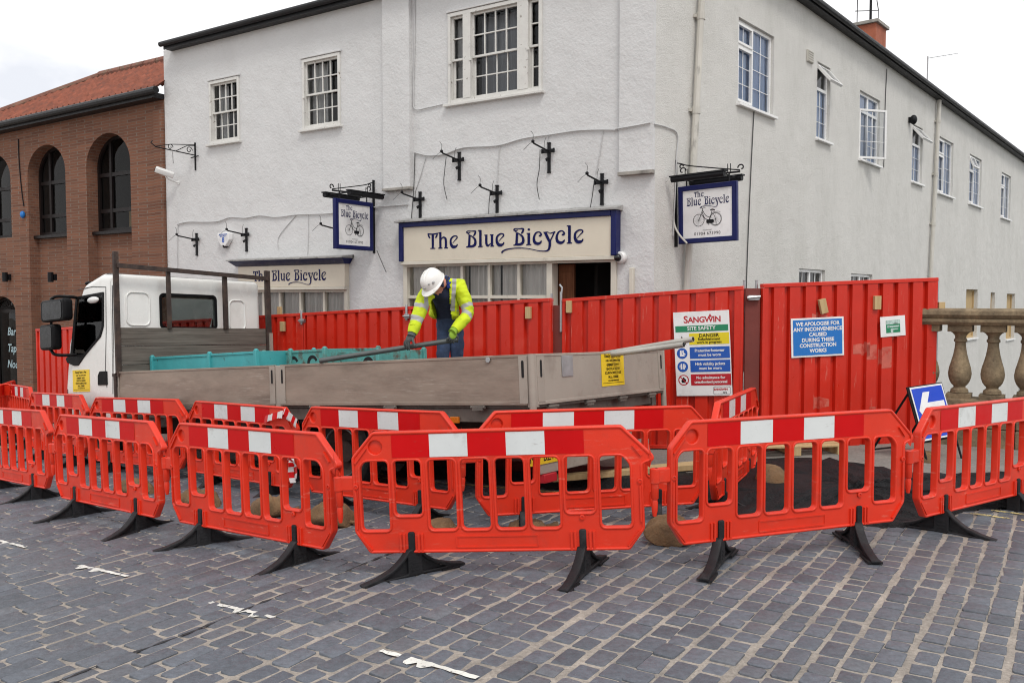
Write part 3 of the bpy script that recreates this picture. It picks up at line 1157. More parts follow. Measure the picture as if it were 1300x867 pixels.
GL = {
    'T': (.70, [([(.36, .93), (.36, .02)], (.17, .15)), ([(.19, .035), (.53, .035)], (.07, .07)), ([(.0, .95), (.36, .93), (.72, .95)], (.11, .07, .11)), ([(.02, .95), (.09, .8), (.17, .68)], (.04, .11, .07)), ([(.70, .95), (.63, .8), (.55, .68)], (.04, .11, .07))]),
    'h': (.68, [([(.12, 1.0), (.12, .02)], (.15, .15)), ([(-.02, .035), (.26, .035)], (.07, .07)), ([(-.01, .98), (.2, 1.0)], (.07, .07)), ([(.16, .58), (.32, .70), (.47, .62), (.5, .45), (.5, .03)], (.05, .09, .14, .15, .15)), ([(.38, .035), (.64, .035)], (.07, .07))]),
    'e': (.60, [([(.2, .30), (.36, .48), (.5, .62), (.48, .72), (.3, .74), (.1, .58), (.08, .3), (.2, .1), (.36, .08), (.48, .14), (.53, .24)], (.03, .05, .08, .08, .09, .12, .15, .19, .17, .1, .06))]),
    'B': (.74, [([(.30, .92), (.17, .88), (.06, .93), (.12, 1.0), (.4, .99), (.62, .97), (.6, .82), (.5, .69)], (.05, .07, .08, .06, .06, .1, .13, .06)), ([(.08, .91), (.22, .78), (.42, .66), (.6, .48), (.62, .22), (.46, .08), (.12, .07)], (.04, .05, .08, .13, .17, .15, .12)), ([(.25, .74), (.22, .08)], (.14, .15)), ([(.02, .04), (.25, .05)], (.06, .1))]),
    'l': (.32, [([(.15, 1.02), (.15, .02)], (.16, .16)), ([(.0, .035), (.3, .035)], (.07, .07)), ([(.0, 1.0), (.2, 1.01)], (.06, .06))]),
    'u': (.66, [([(.14, .73), (.14, .22), (.24, .07), (.42, .2)], (.15, .15, .13, .04)), ([(.5, .73), (.5, .03)], (.15, .15)), ([(.01, .71), (.2, .71)], (.06, .06)), ([(.37, .71), (.6, .71)], (.06, .06)), ([(.4, .035), (.64, .035)], (.07, .07))]),
    'i': (.32, [([(.15, .70), (.15, .02)], (.16, .16)), ([(.0, .035), (.3, .035)], (.07, .07)), ([(.02, .69), (.24, .69)], (.06, .06)), ([(.10, .88), (.15, .92), (.21, .87)], (.09, .13, .09))]),
    'c': (.58, [([(.36, .54), (.46, .53), (.5, .62), (.38, .74), (.18, .68), (.07, .42), (.12, .16), (.3, .07), (.46, .13), (.52, .24)], (.08, .12, .1, .07, .1, .14, .17, .17, .12, .06))]),
    'y': (.62, [([(.08, .72), (.22, .42), (.34, .18)], (.16, .16, .14)), ([(.64, .73), (.5, .42), (.36, .16)], (.09, .07, .08)), ([(.36, .24), (.36, -.08), (.28, -.30), (.1, -.37), (-.3, -.34), (-.9, -.20), (-1.5, -.14), (-2.1, -.17), (-2.45, -.27), (-2.55, -.40)], (.15, .15, .11, .07, .05, .05, .06, .07, .09, .12)), ([(-.02, .71), (.28, .71)], (.06, .05)), ([(.28, .68), (.4, .64), (.68, .72)], (.03, .06, .07))]),
}


def lettering(mb, word, x, z, size, Mx, wide=1.0, eps=.0004):
    k = 0
    for ch in word:
        if ch == ' ':
            x += .42 * size * wide
            continue
        adv, strokes = GL[ch]
        for pts, ws in strokes:
            vs, fs = stroke(pts, ws)
            vs = [(x + v.x * size * wide, z + v.y * size, k % 9 * eps) for v in vs]
            mb.add(vs, fs, Mx @ XZ)
            k += 1
        x += (adv + .07) * size * wide
    return x


def lettering_width(word, size, wide=1.0):
    return sum((.42 if c == ' ' else GL[c][0] + .07) for c in word) * size * wide


# ------------------------------------------------------------------ wall frames of the white pub
C0 = Vector((1.88, 11.5, 0))
R2 = Vector((.6374, .7705, 0))
N2 = Vector((-.7705, .6374, 0))


def frame3(x, y):
    return Matrix(((x.x, y.x, 0, 0), (x.y, y.y, 0, 0), (0, 0, 1, 0), (0, 0, 0, 1)))


MF, MR = frame3(RD, ND), frame3(R2, N2)


def fpt(px, py, off=0.0):
    p = on_plane(px, py, C0 - ND * off, ND)
    return (p - C0).dot(RD), p.z


def rpt(px, py, off=0.0):
    p = on_plane(px, py, C0 - N2 * off, N2)
    return (p - C0).dot(R2), p.z


def rect(fn, L, Rr, Tp, B, off=0.0):
    ym, xm = (Tp + B) / 2, (L + Rr) / 2
    return fn(L, ym, off)[0], fn(Rr, ym, off)[0], fn(xm, B, off)[1], fn(xm, Tp, off)[1]


pub = thing('pub_building', 'two storey white roughcast corner pub with navy and cream shopfront', 'building', C0)
FL = -10.33


GO = .22                                   # gutter stands this far off the wall
_ga, _gb = fpt(203.5, 57, GO), fpt(410, 3, GO)
XGL = _ga[0]
_gs = (_gb[1] - _ga[1]) / (_gb[0] - _ga[0])
_ra, _rb = rpt(1042, 4, GO), rpt(1300, 197, GO)
_rs = (_rb[1] - _ra[1]) / (_rb[0] - _ra[0])


def ztop(x):
    return _ga[1] + _gs * (x - _ga[0]) - .03


def zside(x):
    return _ra[1] + _rs * (x - _ra[0]) - .0




W1 = rect(fpt, 267, 304.5, 101, 181)
W2 = rect(fpt, 385, 432.5, 72, 162)
W3 = rect(fpt, 570, 688.5, 6, 124)
SH1 = list(rect(fpt, 318, 444, 366, 500))
SH1[2] = -.15
SH2 = list(rect(fpt, 515, 783, 330, 460))
SH2[2] = .05
RW = [rect(rpt, 937, 982.5, 34, 140), rect(rpt, 1037, 1053.5, 82, 179), rect(rpt, 1091, 1117, 121, 207), rect(rpt, 1158, 1171, 160, 233), rect(rpt, 1191, 1210, 177, 248), rect(rpt, 1230.5, 1246, 199, 261), rect(rpt, 1271, 1283, 221, 278)]
G1 = list(rect(rpt, 1014, 1047, 342, 400))
G2 = list(rect(rpt, 1080, 1107, 348, 400))
G1[2] = G1[3] - 1.15
G2[2] = G2[3] - 1.15
BO = [rect(rpt, 1226, 1240.6, 367.5, 429), rect(rpt, 1257.5, 1263, 371.5, 400), rect(rpt, 1277.6, 1288, 373, 430)]


def rc(r):
    return [(r[0], r[2]), (r[1], r[2]), (r[1], r[3]), (r[0], r[3])]


wf = MB(MF)
wf.shape([(FL, -1.4), (0, -1.4), (0, ztop(0)), (FL, ztop(FL))], [rc(r) for r in (W1, W2, W3, SH1, SH2)], h=.3, M=T(0, .15, 0) @ XZ)
# chimney breast and corner pier, standing proud of the wall
zb = fpt(507, 239)[1]
xa, xb = fpt(490.5, 150)[0], fpt(524, 150)[0]
wf.prism([(xa, zb), (xb, zb), (xb, ztop(xb)), (xa, ztop(xa))], .0, .085, XZ)
zb2 = fpt(808, 218)[1]
xc = fpt(789, 150)[0]
wf.prism([(xc, zb2), (0, zb2), (0, ztop(0)), (xc, ztop(xc))], .0, .07, XZ)
wf.build('front_wall', M['front'], pub, smooth=0)
led = MB(MF)
led.bx(xa - .01, xb + .01, -.115, -.002, zb - .045, zb - .002)
led.build('pier_ledge', M['ledge'], pub, bevel=.006)
led = MB(MF)
led.bx(xc - .01, .0, -.10, -.002, zb2 - .05, zb2 - .002)
led.build('pier_ledge', M['ledge'], pub, bevel=.006)
wr = MB(MR)
RWH = [rc(r) for r in RW + [G1, G2] + BO]
wr.shape([(0, -3.3), (37, -3.3), (37, zside(37)), (0, zside(0))], RWH, h=.3, M=T(0, .15, 0) @ XZ)
wr.build('side_wall', M['side'], pub, smooth=0)
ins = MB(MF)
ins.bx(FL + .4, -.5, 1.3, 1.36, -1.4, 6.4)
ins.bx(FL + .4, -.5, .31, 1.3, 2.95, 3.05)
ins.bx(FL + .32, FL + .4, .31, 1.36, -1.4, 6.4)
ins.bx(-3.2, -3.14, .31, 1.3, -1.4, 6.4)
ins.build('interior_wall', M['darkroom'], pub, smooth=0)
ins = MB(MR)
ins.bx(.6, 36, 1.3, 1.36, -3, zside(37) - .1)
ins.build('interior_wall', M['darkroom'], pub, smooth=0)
# shallow lead and slate roof with the back walls, so the house is closed
rf = MB(MF)
rf.add([(XGL + .1, -.18, ztop(FL) + .03), (.25, -.18, ztop(0) + .03), (.25, 4.5, ztop(0) + .35), (XGL + .1, 4.5, ztop(FL) + .35)], [(0, 1, 2, 3)])
rf.build('front_roof', M['slate'], pub, smooth=0)
rf = MB(MR)
rf.add([(-.25, -.17, zside(-.25) + .06), (37.2, -.17, zside(37.2) + .06), (37.2, 7, zside(37) + .3), (-.25, 7, zside(0) + .3)], [(0, 1, 2, 3)])
rf.bx(36.7, 37, .3, 7, -3.3, zside(37) - .02)
rf.bx(.3, 37, 6.9, 7, -3.3, zside(37) - .02)
rf.build('side_roof', M['slate'], pub, smooth=0)
lw = MB(MF)
lw.bx(FL, FL + .3, .302, 4.5, -1.4, ztop(FL) - .02)
lw.build('end_wall', M['front'], pub, smooth=0)
# eaves: soffit board and gutter
ev = MB(MF)
ev.bar((XGL + .05, -.08, ztop(XGL) - .03), (.28, -.08, ztop(.28) - .03), .15, .05, up=(0, 0, 1))
ev.bar((XGL + .03, -.165, ztop(XGL) + .0), (.28, -.165, ztop(.28) + .0), .025, .12, up=(0, 0, 1))
ev.build('front_soffit', M['gutter'], pub, smooth=0)
gt = MB(MF)
gt.tube([(XGL, -.225, ztop(XGL) + .03), (.3, -.225, ztop(.3) + .03)], .048, 10)
gt.build('front_gutter', M['gutter'], pub)
ev = MB(MR)
ev.bar((-.2, -.076, zside(-.2) - .03), (37.2, -.076, zside(37.2) - .03), .148, .05)
ev.bar((-.2, -.163, zside(-.2) - .01), (37.2, -.163, zside(37.2) - .01), .025, .12)
ev.build('side_soffit', M['gutter'], pub, smooth=0)
gt = MB(MR)
gt.tube([(-.22, -.222, zside(-.22)), (37.2, -.222, zside(37.2))], .05, 10)
gt.build('side_gutter', M['gutter'], pub)


# sash windows of the front
def bars(mb, x0, x1, z0, z1, y, cols, rows, rail, bar, d=.035):
    """one sash: stiles, rails and glazing bars"""
    mb.bx(x0, x0 + rail, y, y + d, z0, z1)
    mb.bx(x1 - rail, x1, y, y + d, z0, z1)
    mb.bx(x0 + rail, x1 - rail, y + .001, y + d - .001, z0, z0 + rail * 1.1)
    mb.bx(x0 + rail, x1 - rail, y + .001, y + d - .001, z1 - rail, z1)
    xi0, xi1, zi0, zi1 = x0 + rail, x1 - rail, z0 + rail * 1.1, z1 - rail
    for k in range(1, cols):
        xx = xi0 + (xi1 - xi0) * k / cols
        mb.bx(xx - bar / 2, xx + bar / 2, y + .004, y + d - .004, zi0, zi1)
    for k in range(1, rows):
        zz = zi0 + (zi1 - zi0) * k / rows
        mb.bx(xi0, xi1, y + .0055, y + d - .0055, zz - bar / 2, zz + bar / 2)


def curtain(parent, M4, x0, x1, z0, z1, y, m, folds=9, amp=.022):
    mb = MB(M4)
    n = folds * 6
    vs = []
    ph = RND.uniform(0, 6)
    for i in range(n + 1):
        x = x0 + (x1 - x0) * i / n
        yy = y + amp * math.sin(i / 6 * 2 * math.pi + ph + .6 * math.sin(i * .21)) + .01 * math.sin(i * .9)
        vs += [(x, yy, z0), (x, yy, z1)]
    mb.add(vs, [(2 * i, 2 * i + 2, 2 * i + 3, 2 * i + 1) for i in range(n)])
    return mb.build('curtain', m, parent, smooth=80)


def sash_window(r, units, sashpos, cur=()):
    """units: list of (x0 fraction, x1 fraction, columns)"""
    x0, x1, z0, z1 = r
    fr = MB(MF)
    b = .045
    e = .004
    fr.bx(x0 - e, x0 + b, -.03, .12, z0 - e, z1 + e)
    fr.bx(x1 - b, x1 + e, -.03, .12, z0 - e, z1 + e)
    fr.bx(x0 + b, x1 - b, -.032, .12, z1 - .05, z1 + e)
    fr.bx(x0 + b, x1 - b, -.028, .12, z0 - e, z0 + .05)
    xs = [u for un in units for u in un[:2]]
    for k in range(len(units) - 1):
        a, c = x0 + (x1 - x0) * units[k][1], x0 + (x1 - x0) * units[k + 1][0]
        fr.bx(a, c, -.034, .118, z0 + .05, z1 - .05)
    zi0, zi1 = z0 + .05, z1 - .05
    zm = zi0 + (zi1 - zi0) * sashpos
    for k, (a, c, cols) in enumerate(units):
        ua = x0 + b if k == 0 else x0 + (x1 - x0) * a
        ub = x1 - b if k == len(units) - 1 else x0 + (x1 - x0) * c
        bars(fr, ua, ub, zm - .025, zi1, .015, cols, 2, .03, .02)
        bars(fr, ua + .004, ub - .004, zi0, zm + .02, .056, cols, 2, .034, .02)
        fr.bx(ua - .02, ua + .025, -.045, -.032, zm - .07, zm - .03)      # horn of the upper sash
    w_ = fr.build('window', M['sash'], pub, bevel=.003, smooth=30)
    pn = MB(MF)
    pn.quad((x0 + b, .072, zi0), (x1 - b, .072, zi0), (x1 - b, .072, zi1), (x0 + b, .072, zi1))
    pn.build('pane', M['pane'], w_, smooth=0)
    sl_ = MB(MF)
    sl_.bx(x0 - .07, x1 + .04, -.075, .02, z0 - .045, z0 - .006)
    sl_.build('sill', M['sash'], w_, bevel=.006)
    hd = MB(MF)
    hd.bx(x0 - .03, x1 + .03, -.045, -.004, z1 + .012, z1 + .045)
    hd.build('drip_mould', M['front'], w_, bevel=.006)
    for a, c, y, m in cur:
        curtain(w_, MF, x0 + (x1 - x0) * a, x0 + (x1 - x0) * c, zi0, zi1, y, m, folds=max(2, int((c - a) * (x1 - x0) / .13)))
    return w_


sash_window(W1, [(0, 1, 4)], .5, [(.06, .40, .20, M['curtain']), (.66, .95, .2, M['dullgrey'])])
sash_window(W2, [(0, 1, 4)], .5, [(.05, .48, .20, M['curtain'])])
sash_window(W3, [(0, .17, 1), (.255, .755, 4), (.865, 1, 1)], .49, [(.03, .17, .18, M['curtain']), (.25, .76, .30, M['dullgrey']), (.92, .99, .2, M['pinkcurtain'])])


# plastic windows of the side wall
def pv_frame(mb, x0, x1, z0, z1, y=.05, w=.055, d=.06):
    mb.bx(x0, x0 + w, y, y + d, z0, z1)
    mb.bx(x1 - w, x1, y, y + d, z0, z1)
    mb.bx(x0 + w, x1 - w, y + .001, y + d, z1 - w, z1)
    mb.bx(x0 + w, x1 - w, y + .001, y + d, z0, z0 + w)


def pv_bars(mb, x0, x1, z0, z1, y, cols, rows, w=.014):
    for k in range(1, cols):
        xx = x0 + (x1 - x0) * k / cols
        mb.bx(xx - w / 2, xx + w / 2, y, y + .012, z0, z1)
    for k in range(1, rows):
        zz = z0 + (z1 - z0) * k / rows
        mb.bx(x0, x1, y + .001, y + .011, zz - w / 2, zz + w / 2)


def leaf(x0, x1, z0, z1, cols, rows):
    """an opened light, drawn from its hinge at 0: x along, z up or down"""
    mb = MB()
    pv_frame(mb, x0, x1, z0, z1, 0, .045, .05)
    pv_bars(mb, x0 + .045, x1 - .045, z0 + .045, z1 - .045, .018, cols, rows)
    return mb


def pv_window(r, kind):
    x0, x1, z0, z1 = r
    mb = MB(MR)
    pv_frame(mb, x0 + .002, x1 - .002, z0 + .002, z1 - .002)
    y = .046
    H = z1 - z0
    openers = []
    if kind in ('A', 'C', 'V'):
        xm = x0 + (x1 - x0) * (.46 if kind != 'C' else .5)
        mb.bx(xm - .03, xm + .03, .052, .108, z0 + .056, z1 - .056)
        zt = z1 - H * (.30 if kind != 'C' else .27)
        if kind == 'C':
            mb.bx(x0 + .056, x1 - .056, .053, .107, zt - .03, zt + .03)
            pv_bars(mb, xm + .03, x1 - .056, z0 + .056, zt - .03, .07, 2, 3)
        else:
            mb.bx(x0 + .056, xm - .03, .053, .107, zt - .03, zt + .03)
            pv_frame(mb, x0 + .05, xm - .02, z0 + .05, zt - .02, .03, .04, .05)
            pv_bars(mb, x0 + .09, xm - .06, z0 + .09, zt - .06, .07, 2, 3)
            if kind == 'A':
                pv_frame(mb, x0 + .05, xm - .02, zt + .02, z1 - .05, .03, .04, .05)
                pv_bars(mb, x0 + .09, xm - .06, zt + .06, z1 - .09, .07, 2, 1)
            else:
                openers.append(('vent', x0 + .05, xm - .02, zt + .02, z1 - .04, 24))
            pv_bars(mb, xm + .03, x1 - .056, z0 + .056, z1 - .056, .07, 2, 4)
        if kind == 'C':
            pv_bars(mb, x0 + .056, xm - .03, zt + .03, z1 - .056, .07, 1, 1)
            openers.append(('case', x0 + .03, xm + .05, z0 + .02, zt + .01, 34))
    elif kind == 'B':
        zt = z1 - H * .33
        mb.bx(x0 + .056, x1 - .056, .053, .107, zt - .03, zt + .03)
        pv_bars(mb, x0 + .056, x1 - .056, z0 + .056, zt - .03, .07, 2, 3)
        openers.append(('vent', x0 + .03, x1 - .03, zt + .0, z1 - .03, 40))
    else:
        xm = (x0 + x1) / 2
        mb.bx(xm - .035, xm + .035, .052, .108, z0 + .056, z1 - .056)
        pv_bars(mb, x0 + .056, xm - .035, z0 + .056, z1 - .056, .07, 2, 2)
        pv_bars(mb, xm + .035, x1 - .056, z0 + .056, z1 - .056, .07, 2, 2)
    w_ = mb.build('window', M['upvc'], pub, bevel=.004, smooth=30)
    pn = MB(MR)
    pn.quad((x0 + .04, .085, z0 + .04), (x1 - .04, .085, z0 + .04), (x1 - .04, .085, z1 - .04), (x0 + .04, .085, z1 - .04))
    pn.build('pane', M['pane'], w_, smooth=0)
    sl_ = MB(MR)
    sl_.bx(x0 - .05, x1 + .05, -.07, .05, z0 - .045, z0 - .003)
    sl_.build('sill', M['upvc'], w_, bevel=.005)
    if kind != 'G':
        curtain(w_, MR, x0 + .03, x1 - .03, z0 + .03, z1 - (H * .3 if kind == 'B' else .03), .125, M['curtain_sky'], folds=max(3, int((x1 - x0) / .12)), amp=.012)
    for k, a, b, c, d, ang in openers:
        if k == 'vent':
            lf = leaf(a, b, -(d - c), 0, 2, 1)
            A = MR @ T(0, .02, d) @ rot(-ang, 0, 0)
        else:
            lf = leaf(0, b - a, c, d, 2, 3)
            A = MR @ T(a, .02, 0) @ rot(0, 0, -ang)
        m2 = MB(A)
        m2.add(lf.v, lf.f)
        m2.build('open_light', M['upvc'], w_, bevel=.004, smooth=30)
        zs_ = [v.z for v in lf.v]
        xs_ = [v.x for v in lf.v]
        m3 = MB(A)
        m3.quad((min(xs_) + .03, .03, min(zs_) + .03), (max(xs_) - .03, .03, min(zs_) + .03), (max(xs_) - .03, .03, max(zs_) - .03), (min(xs_) + .03, .03, max(zs_) - .03))
        m3.build('open_pane', M['pane'], w_, smooth=0)


for r, k in zip(RW, 'ABCBAVA'):
    pv_window(r, k)
pv_window(G1, 'G')
pv_window(G2, 'G')
for r in BO:
    mb = MB(MR)
    x0, x1, z0, z1 = r
    pv_frame(mb, x0 + .002, x1 - .002, z0 + .002, z1 - .002, .10, .05, .06)
    mb.bx(x0 + .05, x1 - .05, .14, .15, z0 + .05, z1 - .05)
    w_ = mb.build('boarded_window', M['wood'], pub, smooth=0)
    s2 = MB(MR)
    s2.bx(x0 - .03, x1 + .03, -.05, .09, z0 - .05, z0 - .003)
    s2.build('sill', M['upvc'], w_, bevel=.005)

# downpipes, vent, wires of the side wall
for i, (a, b) in enumerate((((886, -25), (866, 372)), ((1188.5, 128), (1177.5, 352)), ((1313, 262), (1296, 450)))):
    mb = MB(MR)
    x0, z0 = rpt(*a)
    x1, z1 = rpt(*b)
    k = (z0 - z1)
    mb.tube([(x0, -.075, z0), (x1, -.075, z1), (x1 + (x1 - x0) / k * .8, -.075, z1 - 2.2)], .05, 10)
    for t in (.12, .42, .7):
        xx, zz = x0 + (x1 - x0) * t, z0 + (z1 - z0) * t
        mb.tube([(xx, -.075, zz - .05), (xx, -.075, zz + .05)], .062, 10)
        mb.bx(xx - .09, xx + .09, -.04, -.003, zz - .02, zz + .02)
    mb.build('downpipe', M['pipe'] if i < 2 else M['gutter'], pub)
mb = MB(MR)
x0, x1, z0, z1 = rect(rpt, 1023.5, 1031, 65, 80)
mb.bx(x0, x1, -.03, -.003, z0, z1)
for k in range(5):
    zz = z0 + (z1 - z0) * (k + .5) / 5
    mb.bx(x0 + .02, x1 - .02, -.045, -.031, zz - .012, zz + .012)
mb.build('wall_vent', M['pipe'], pub, bevel=.003)


def wall_wire(name, M4, fn, pts, m, r=.008, off=.016):
    mb = MB(M4)
    P = [Vector((fn(*p)[0], -off, fn(*p)[1])) for p in pts]
    mb.tube(catmull(P, 5) if len(P) > 2 else P, r, 6)
    return mb.build(name, m, pub)


wall_wire('cable', MR, rpt, [(956, 142), (953, 200), (949, 290), (946, 372)], M['wire'], .009)
wall_wire('cable', MR, rpt, [(829.5, 158), (845, 162), (858.5, 171), (857.5, 200), (856, 240), (853, 300)], M['cable'], .01)
wall_wire('cable', MR, rpt, [(1125, 88), (1123, 130), (1121, 213)], M['wire'], .009)
wall_wire('cable', MF, fpt, [(527.5, 194), (545, 198), (566, 196), (590, 188), (632, 185.5), (665, 176.5), (700, 171.5), (740, 166), (785, 165.5)], M['cable'], .013, .02)
wall_wire('cable', MF, fpt, [(785, 165.5), (797, 163.5), (812, 161), (829, 157.5)], M['cable'], .013, .09)
wall_wire('cable', MF, fpt, [(226.5, 285), (240, 282), (263, 282), (279, 281), (294, 276), (312, 277), (331, 274), (352, 276), (377, 273), (400, 272), (422, 271), (470, 264), (519, 260)], M['cable'], .012, .02)
wall_wire('cable', MF, fpt, [(527, -40), (527, 60), (525.5, 120), (528, 139), (545, 137), (563, 133)], M['cable'], .010, .018)
wall_wire('cable', MF, fpt, [(527.5, 195), (526, 240), (521, 300), (519, 318)], M['wire'], .006)
wall_wire('cable', MF, fpt, [(226.5, 285), (226, 320), (226, 340)], M['cable'], .008)
for a, b, c in (((635, 184), (633, 210), (632, 232)), ((697, 172), (696, 178), (697, 183)), ((766, 167), (762, 195), (757, 221)), ((585, 189), (584, 192), (584, 196)), ((541, 200), (535, 222), (527, 245)), ((377, 273), (355, 300), (354, 316)), ((392, 273), (392, 300), (391, 323))):
    wall_wire('cable', MF, fpt, [a, b, c], M['cable'], .006, .012)
for pts in ([(569, 200), (567, 218), (566, 235), (570, 254)], [(688, 191), (687, 215), (684, 235), (687, 254)], [(757, 227), (754, 250), (751, 270), (753, 287)], [(625, 242), (623, 265), (623, 300)], [(481, 318), (486, 330), (493, 346)]):
    wall_wire('dangling_wire', MF, fpt, pts, M['wire'], .006, .05)

# chimney and aerials on the roof
cb = at_y(1100, 70, 24.5)
ch = MB(T(cb.x, cb.y, 0) @ rot(0, 0, 50.4))
CHZ = at_y(1103, 35, 24.5).z
ch.bx(-.35, .55, -.35, .35, 5.6, CHZ)
ch.build('chimney_stack', M['chimney'], None, smooth=0, bevel=.01, origin=(cb.x, cb.y, 5.6))
cho = bpy.data.objects['chimney_stack']
cho.parent = pub
cho.location = Vector((cb.x, cb.y, 5.6)) - C0
cap = MB(T(cb.x, cb.y, 0) @ rot(0, 0, 50.4))
cap.bx(-.42, .62, -.42, .42, CHZ - .02, CHZ + .07)
o = cap.build('chimney_cap', M['ledge'], None, bevel=.01)
o.parent = cho
o.location = Vector((0, 0, 0)) - Vector((cb.x, cb.y, 5.6))
ae = MB(T(cb.x, cb.y, CHZ + .07))
ae.tube([(.1, 0, 0), (.1, 0, 1.6)], .03, 8)
ae.tube([(-.28, 0, 0), (-.28, 0, 2.6)], .012, 6)
ae.tube([(.1, .06, 0), (.1, .06, .9)], .018, 6)
ae.tube([(-.3, .1, .4), (.35, .1, .42), (.35, .1, 0)], .012, 6)
ae.tube([(.35, .1, .42), (.3, .1, .7)], .012, 6)
for zz in (1.0, 1.2, 1.4):
    ae.ball((.1, 0, zz), .055, n=8)
tag(ae.build('roof_mast', M['black'], origin=(cb.x, cb.y, CHZ + .07)), 'dark aerial mast with rods standing on the red chimney stack', 'mast')
ab = at_y(1177, 112, 24.0)
ae = MB(T(ab.x, ab.y, ab.z))
ae.tube([(0, 0, -1.2), (0, 0, .85)], .018, 8)
ae.tube([(0, 0, .8), (.8, .1, .95)], .010, 6)
for k in range(8):
    xx = .2 + .085 * k
    ae.tube([(xx, .1 * xx - .12, .8 + .18 * xx - .03), (xx, .1 * xx + .12, .8 + .18 * xx + .03)], .006, 5)
tag(ae.build('tv_aerial', M['galv'], origin=(ab.x, ab.y, ab.z - 1.2)), 'thin comb shaped television aerial above the black side gutter', 'aerial')

# ------------------------------------------------------------------ shopfronts
def shop_window(r, posts, transom, m_cur, door=None):
    x0, x1, z0, z1 = r
    fr = MB(MF)
    fr.bx(x0 - .004, x0 + .07, -.05, .12, z0, z1 + .004)
    fr.bx(x1 - .07, x1 + .004, -.05, .12, z0, z1 + .004)
    fr.bx(x0 + .07, x1 - .07, -.048, .12, z1 - .07, z1 + .004)
    xe = x1 if door is None else door[0]
    for p in posts:
        fr.bx(p - .022, p + .022, -.02, .07, z0, z1 - .07)
    if transom:
        fr.bx(x0 + .07, xe - .02, -.018, .068, transom - .025, transom + .025)
    if door:
        fr.bx(door[0] - .09, door[0], -.052, .118, z0, z1 - .07)
        fr.bx(door[1], x1 - .07, -.04, .116, z0, z1 - .07)
        fr.bx(door[0], door[1], -.046, .117, door[2], z1 - .07)
    fr.bx(x0 + .07, xe - .02, -.046, .119, z0 - .02, z0 + .1)
    return fr


sx = lambda px, py: fpt(px, py)[0]
fr = shop_window(SH1, [sx(335, 380), sx(356, 380), sx(382, 380), sx(412, 380)], None, None)
sw1 = fr.build('shop_window', M['creamframe'], pub, bevel=.004, smooth=30)
pn = MB(MF)
pn.quad((SH1[0] + .05, .03, SH1[2]), (SH1[1] - .05, .03, SH1[2]), (SH1[1] - .05, .03, SH1[3] - .05), (SH1[0] + .05, .03, SH1[3] - .05))
pn.build('pane', M['shoppane'], sw1, smooth=0)
cx0, cx1 = SH1[0] + .05, SH1[1] - .05
curtain(sw1, MF, cx0, cx0 + .52 * (cx1 - cx0), SH1[2], SH1[3] - .04, .10, M['curtain'], 14)
curtain(sw1, MF, cx0 + .55 * (cx1 - cx0), cx1, SH1[2], SH1[3] - .04, .10, M['curtain'], 13)
dl, dr, dt = sx(703, 360), sx(777, 360), fpt(740, 333.5)[1]
tr = fpt(600, 377)[1]
fr = shop_window(SH2, [sx(553, 360), sx(587, 360), sx(621.6, 360), sx(659, 360)], tr, None, (dl, dr, dt))
sw2 = fr.build('shop_window', M['creamframe'], pub, bevel=.004, smooth=30)
pn = MB(MF)
pn.quad((SH2[0] + .05, .03, SH2[2]), (dl - .06, .03, SH2[2]), (dl - .06, .03, SH2[3] - .05), (SH2[0] + .05, .03, SH2[3] - .05))
pn.build('pane', M['shoppane'], sw2, smooth=0)
cx0, cx1 = SH2[0] + .05, dl - .08
for a, b, f in ((0, .24, 6), (.25, .43, 6), (.45, .66, 7), (.67, .985, 10)):
    curtain(sw2, MF, cx0 + a * (cx1 - cx0), cx0 + b * (cx1 - cx0), SH2[2], SH2[3] - .04, .10, M['curtain'], f)
# open doorway: door leaf swung inwards, dark lobby behind
dr_ = MB(MF)
dr_.bx(dl + .005, dl + .26, .125, .17, SH2[2], dt - .01)
dr_.bx(dl + .03, dl + .23, .118, .124, .3, 1.2)
dr_.bx(dl + .03, dl + .23, .118, .124, 1.35, dt - .12)
dd = dr_.build('door', M['doorwood'], pub, bevel=.005)
dk = MB(MF)
dk.tube([(dl + .24, .11, 1.15), (dl + .24, .06, 1.15), (dl + .2, .06, 1.15)], .014, 8)
dk.build('door_handle', M['galv'], dd)
pn = MB(MF)
pn.bx(dl + .75, dl + .80, .8, .86, .2, dt - .3)
pn.bx(dl + .3, dr, 1.2, 1.26, .2, 1.7)
pn.build('lobby_panelling', M['doorwood'], pub)

# fascias
f1 = rect(fpt, 308.5, 443.5, 337, 364.5)
fa = MB(MF)
fa.bx(f1[0], f1[1], -.11, .0, f1[2], f1[3])
fs1 = fa.build('fascia_board', M['cream'], pub, bevel=.006)
co_ = MB(MF)
zc = f1[3]
co_.add([(f1[0] - .03, -.13, zc), (f1[1] + .02, -.13, zc), (f1[1] + .09, -.26, zc + .09), (f1[0] - .1, -.26, zc + .09), (f1[0] - .03, -.003, zc), (f1[1] + .02, -.003, zc), (f1[1] + .09, -.003, zc + .09), (f1[0] - .1, -.003, zc + .09)],
        [(0, 1, 2, 3), (4, 7, 6, 5), (0, 4, 5, 1), (1, 5, 6, 2), (3, 2, 6, 7), (0, 3, 7, 4)])
co_.build('cornice', M['navy'], fs1)
le = MB(MF)
le.add([(f1[0] - .12, -.285, zc + .093), (f1[1] + .11, -.285, zc + .093), (f1[1] + .11, -.285, zc + .115), (f1[0] - .12, -.285, zc + .115), (f1[0] - .12, -.003, zc + .15), (f1[1] + .11, -.003, zc + .15), (f1[0] - .12, -.003, zc + .093), (f1[1] + .11, -.003, zc + .093)],
       [(0, 1, 2, 3), (3, 2, 5, 4), (0, 3, 4, 6), (1, 7, 5, 2), (0, 6, 7, 1)])
le.build('lead_flashing', M['sill'], fs1)
bt = MB(MF)
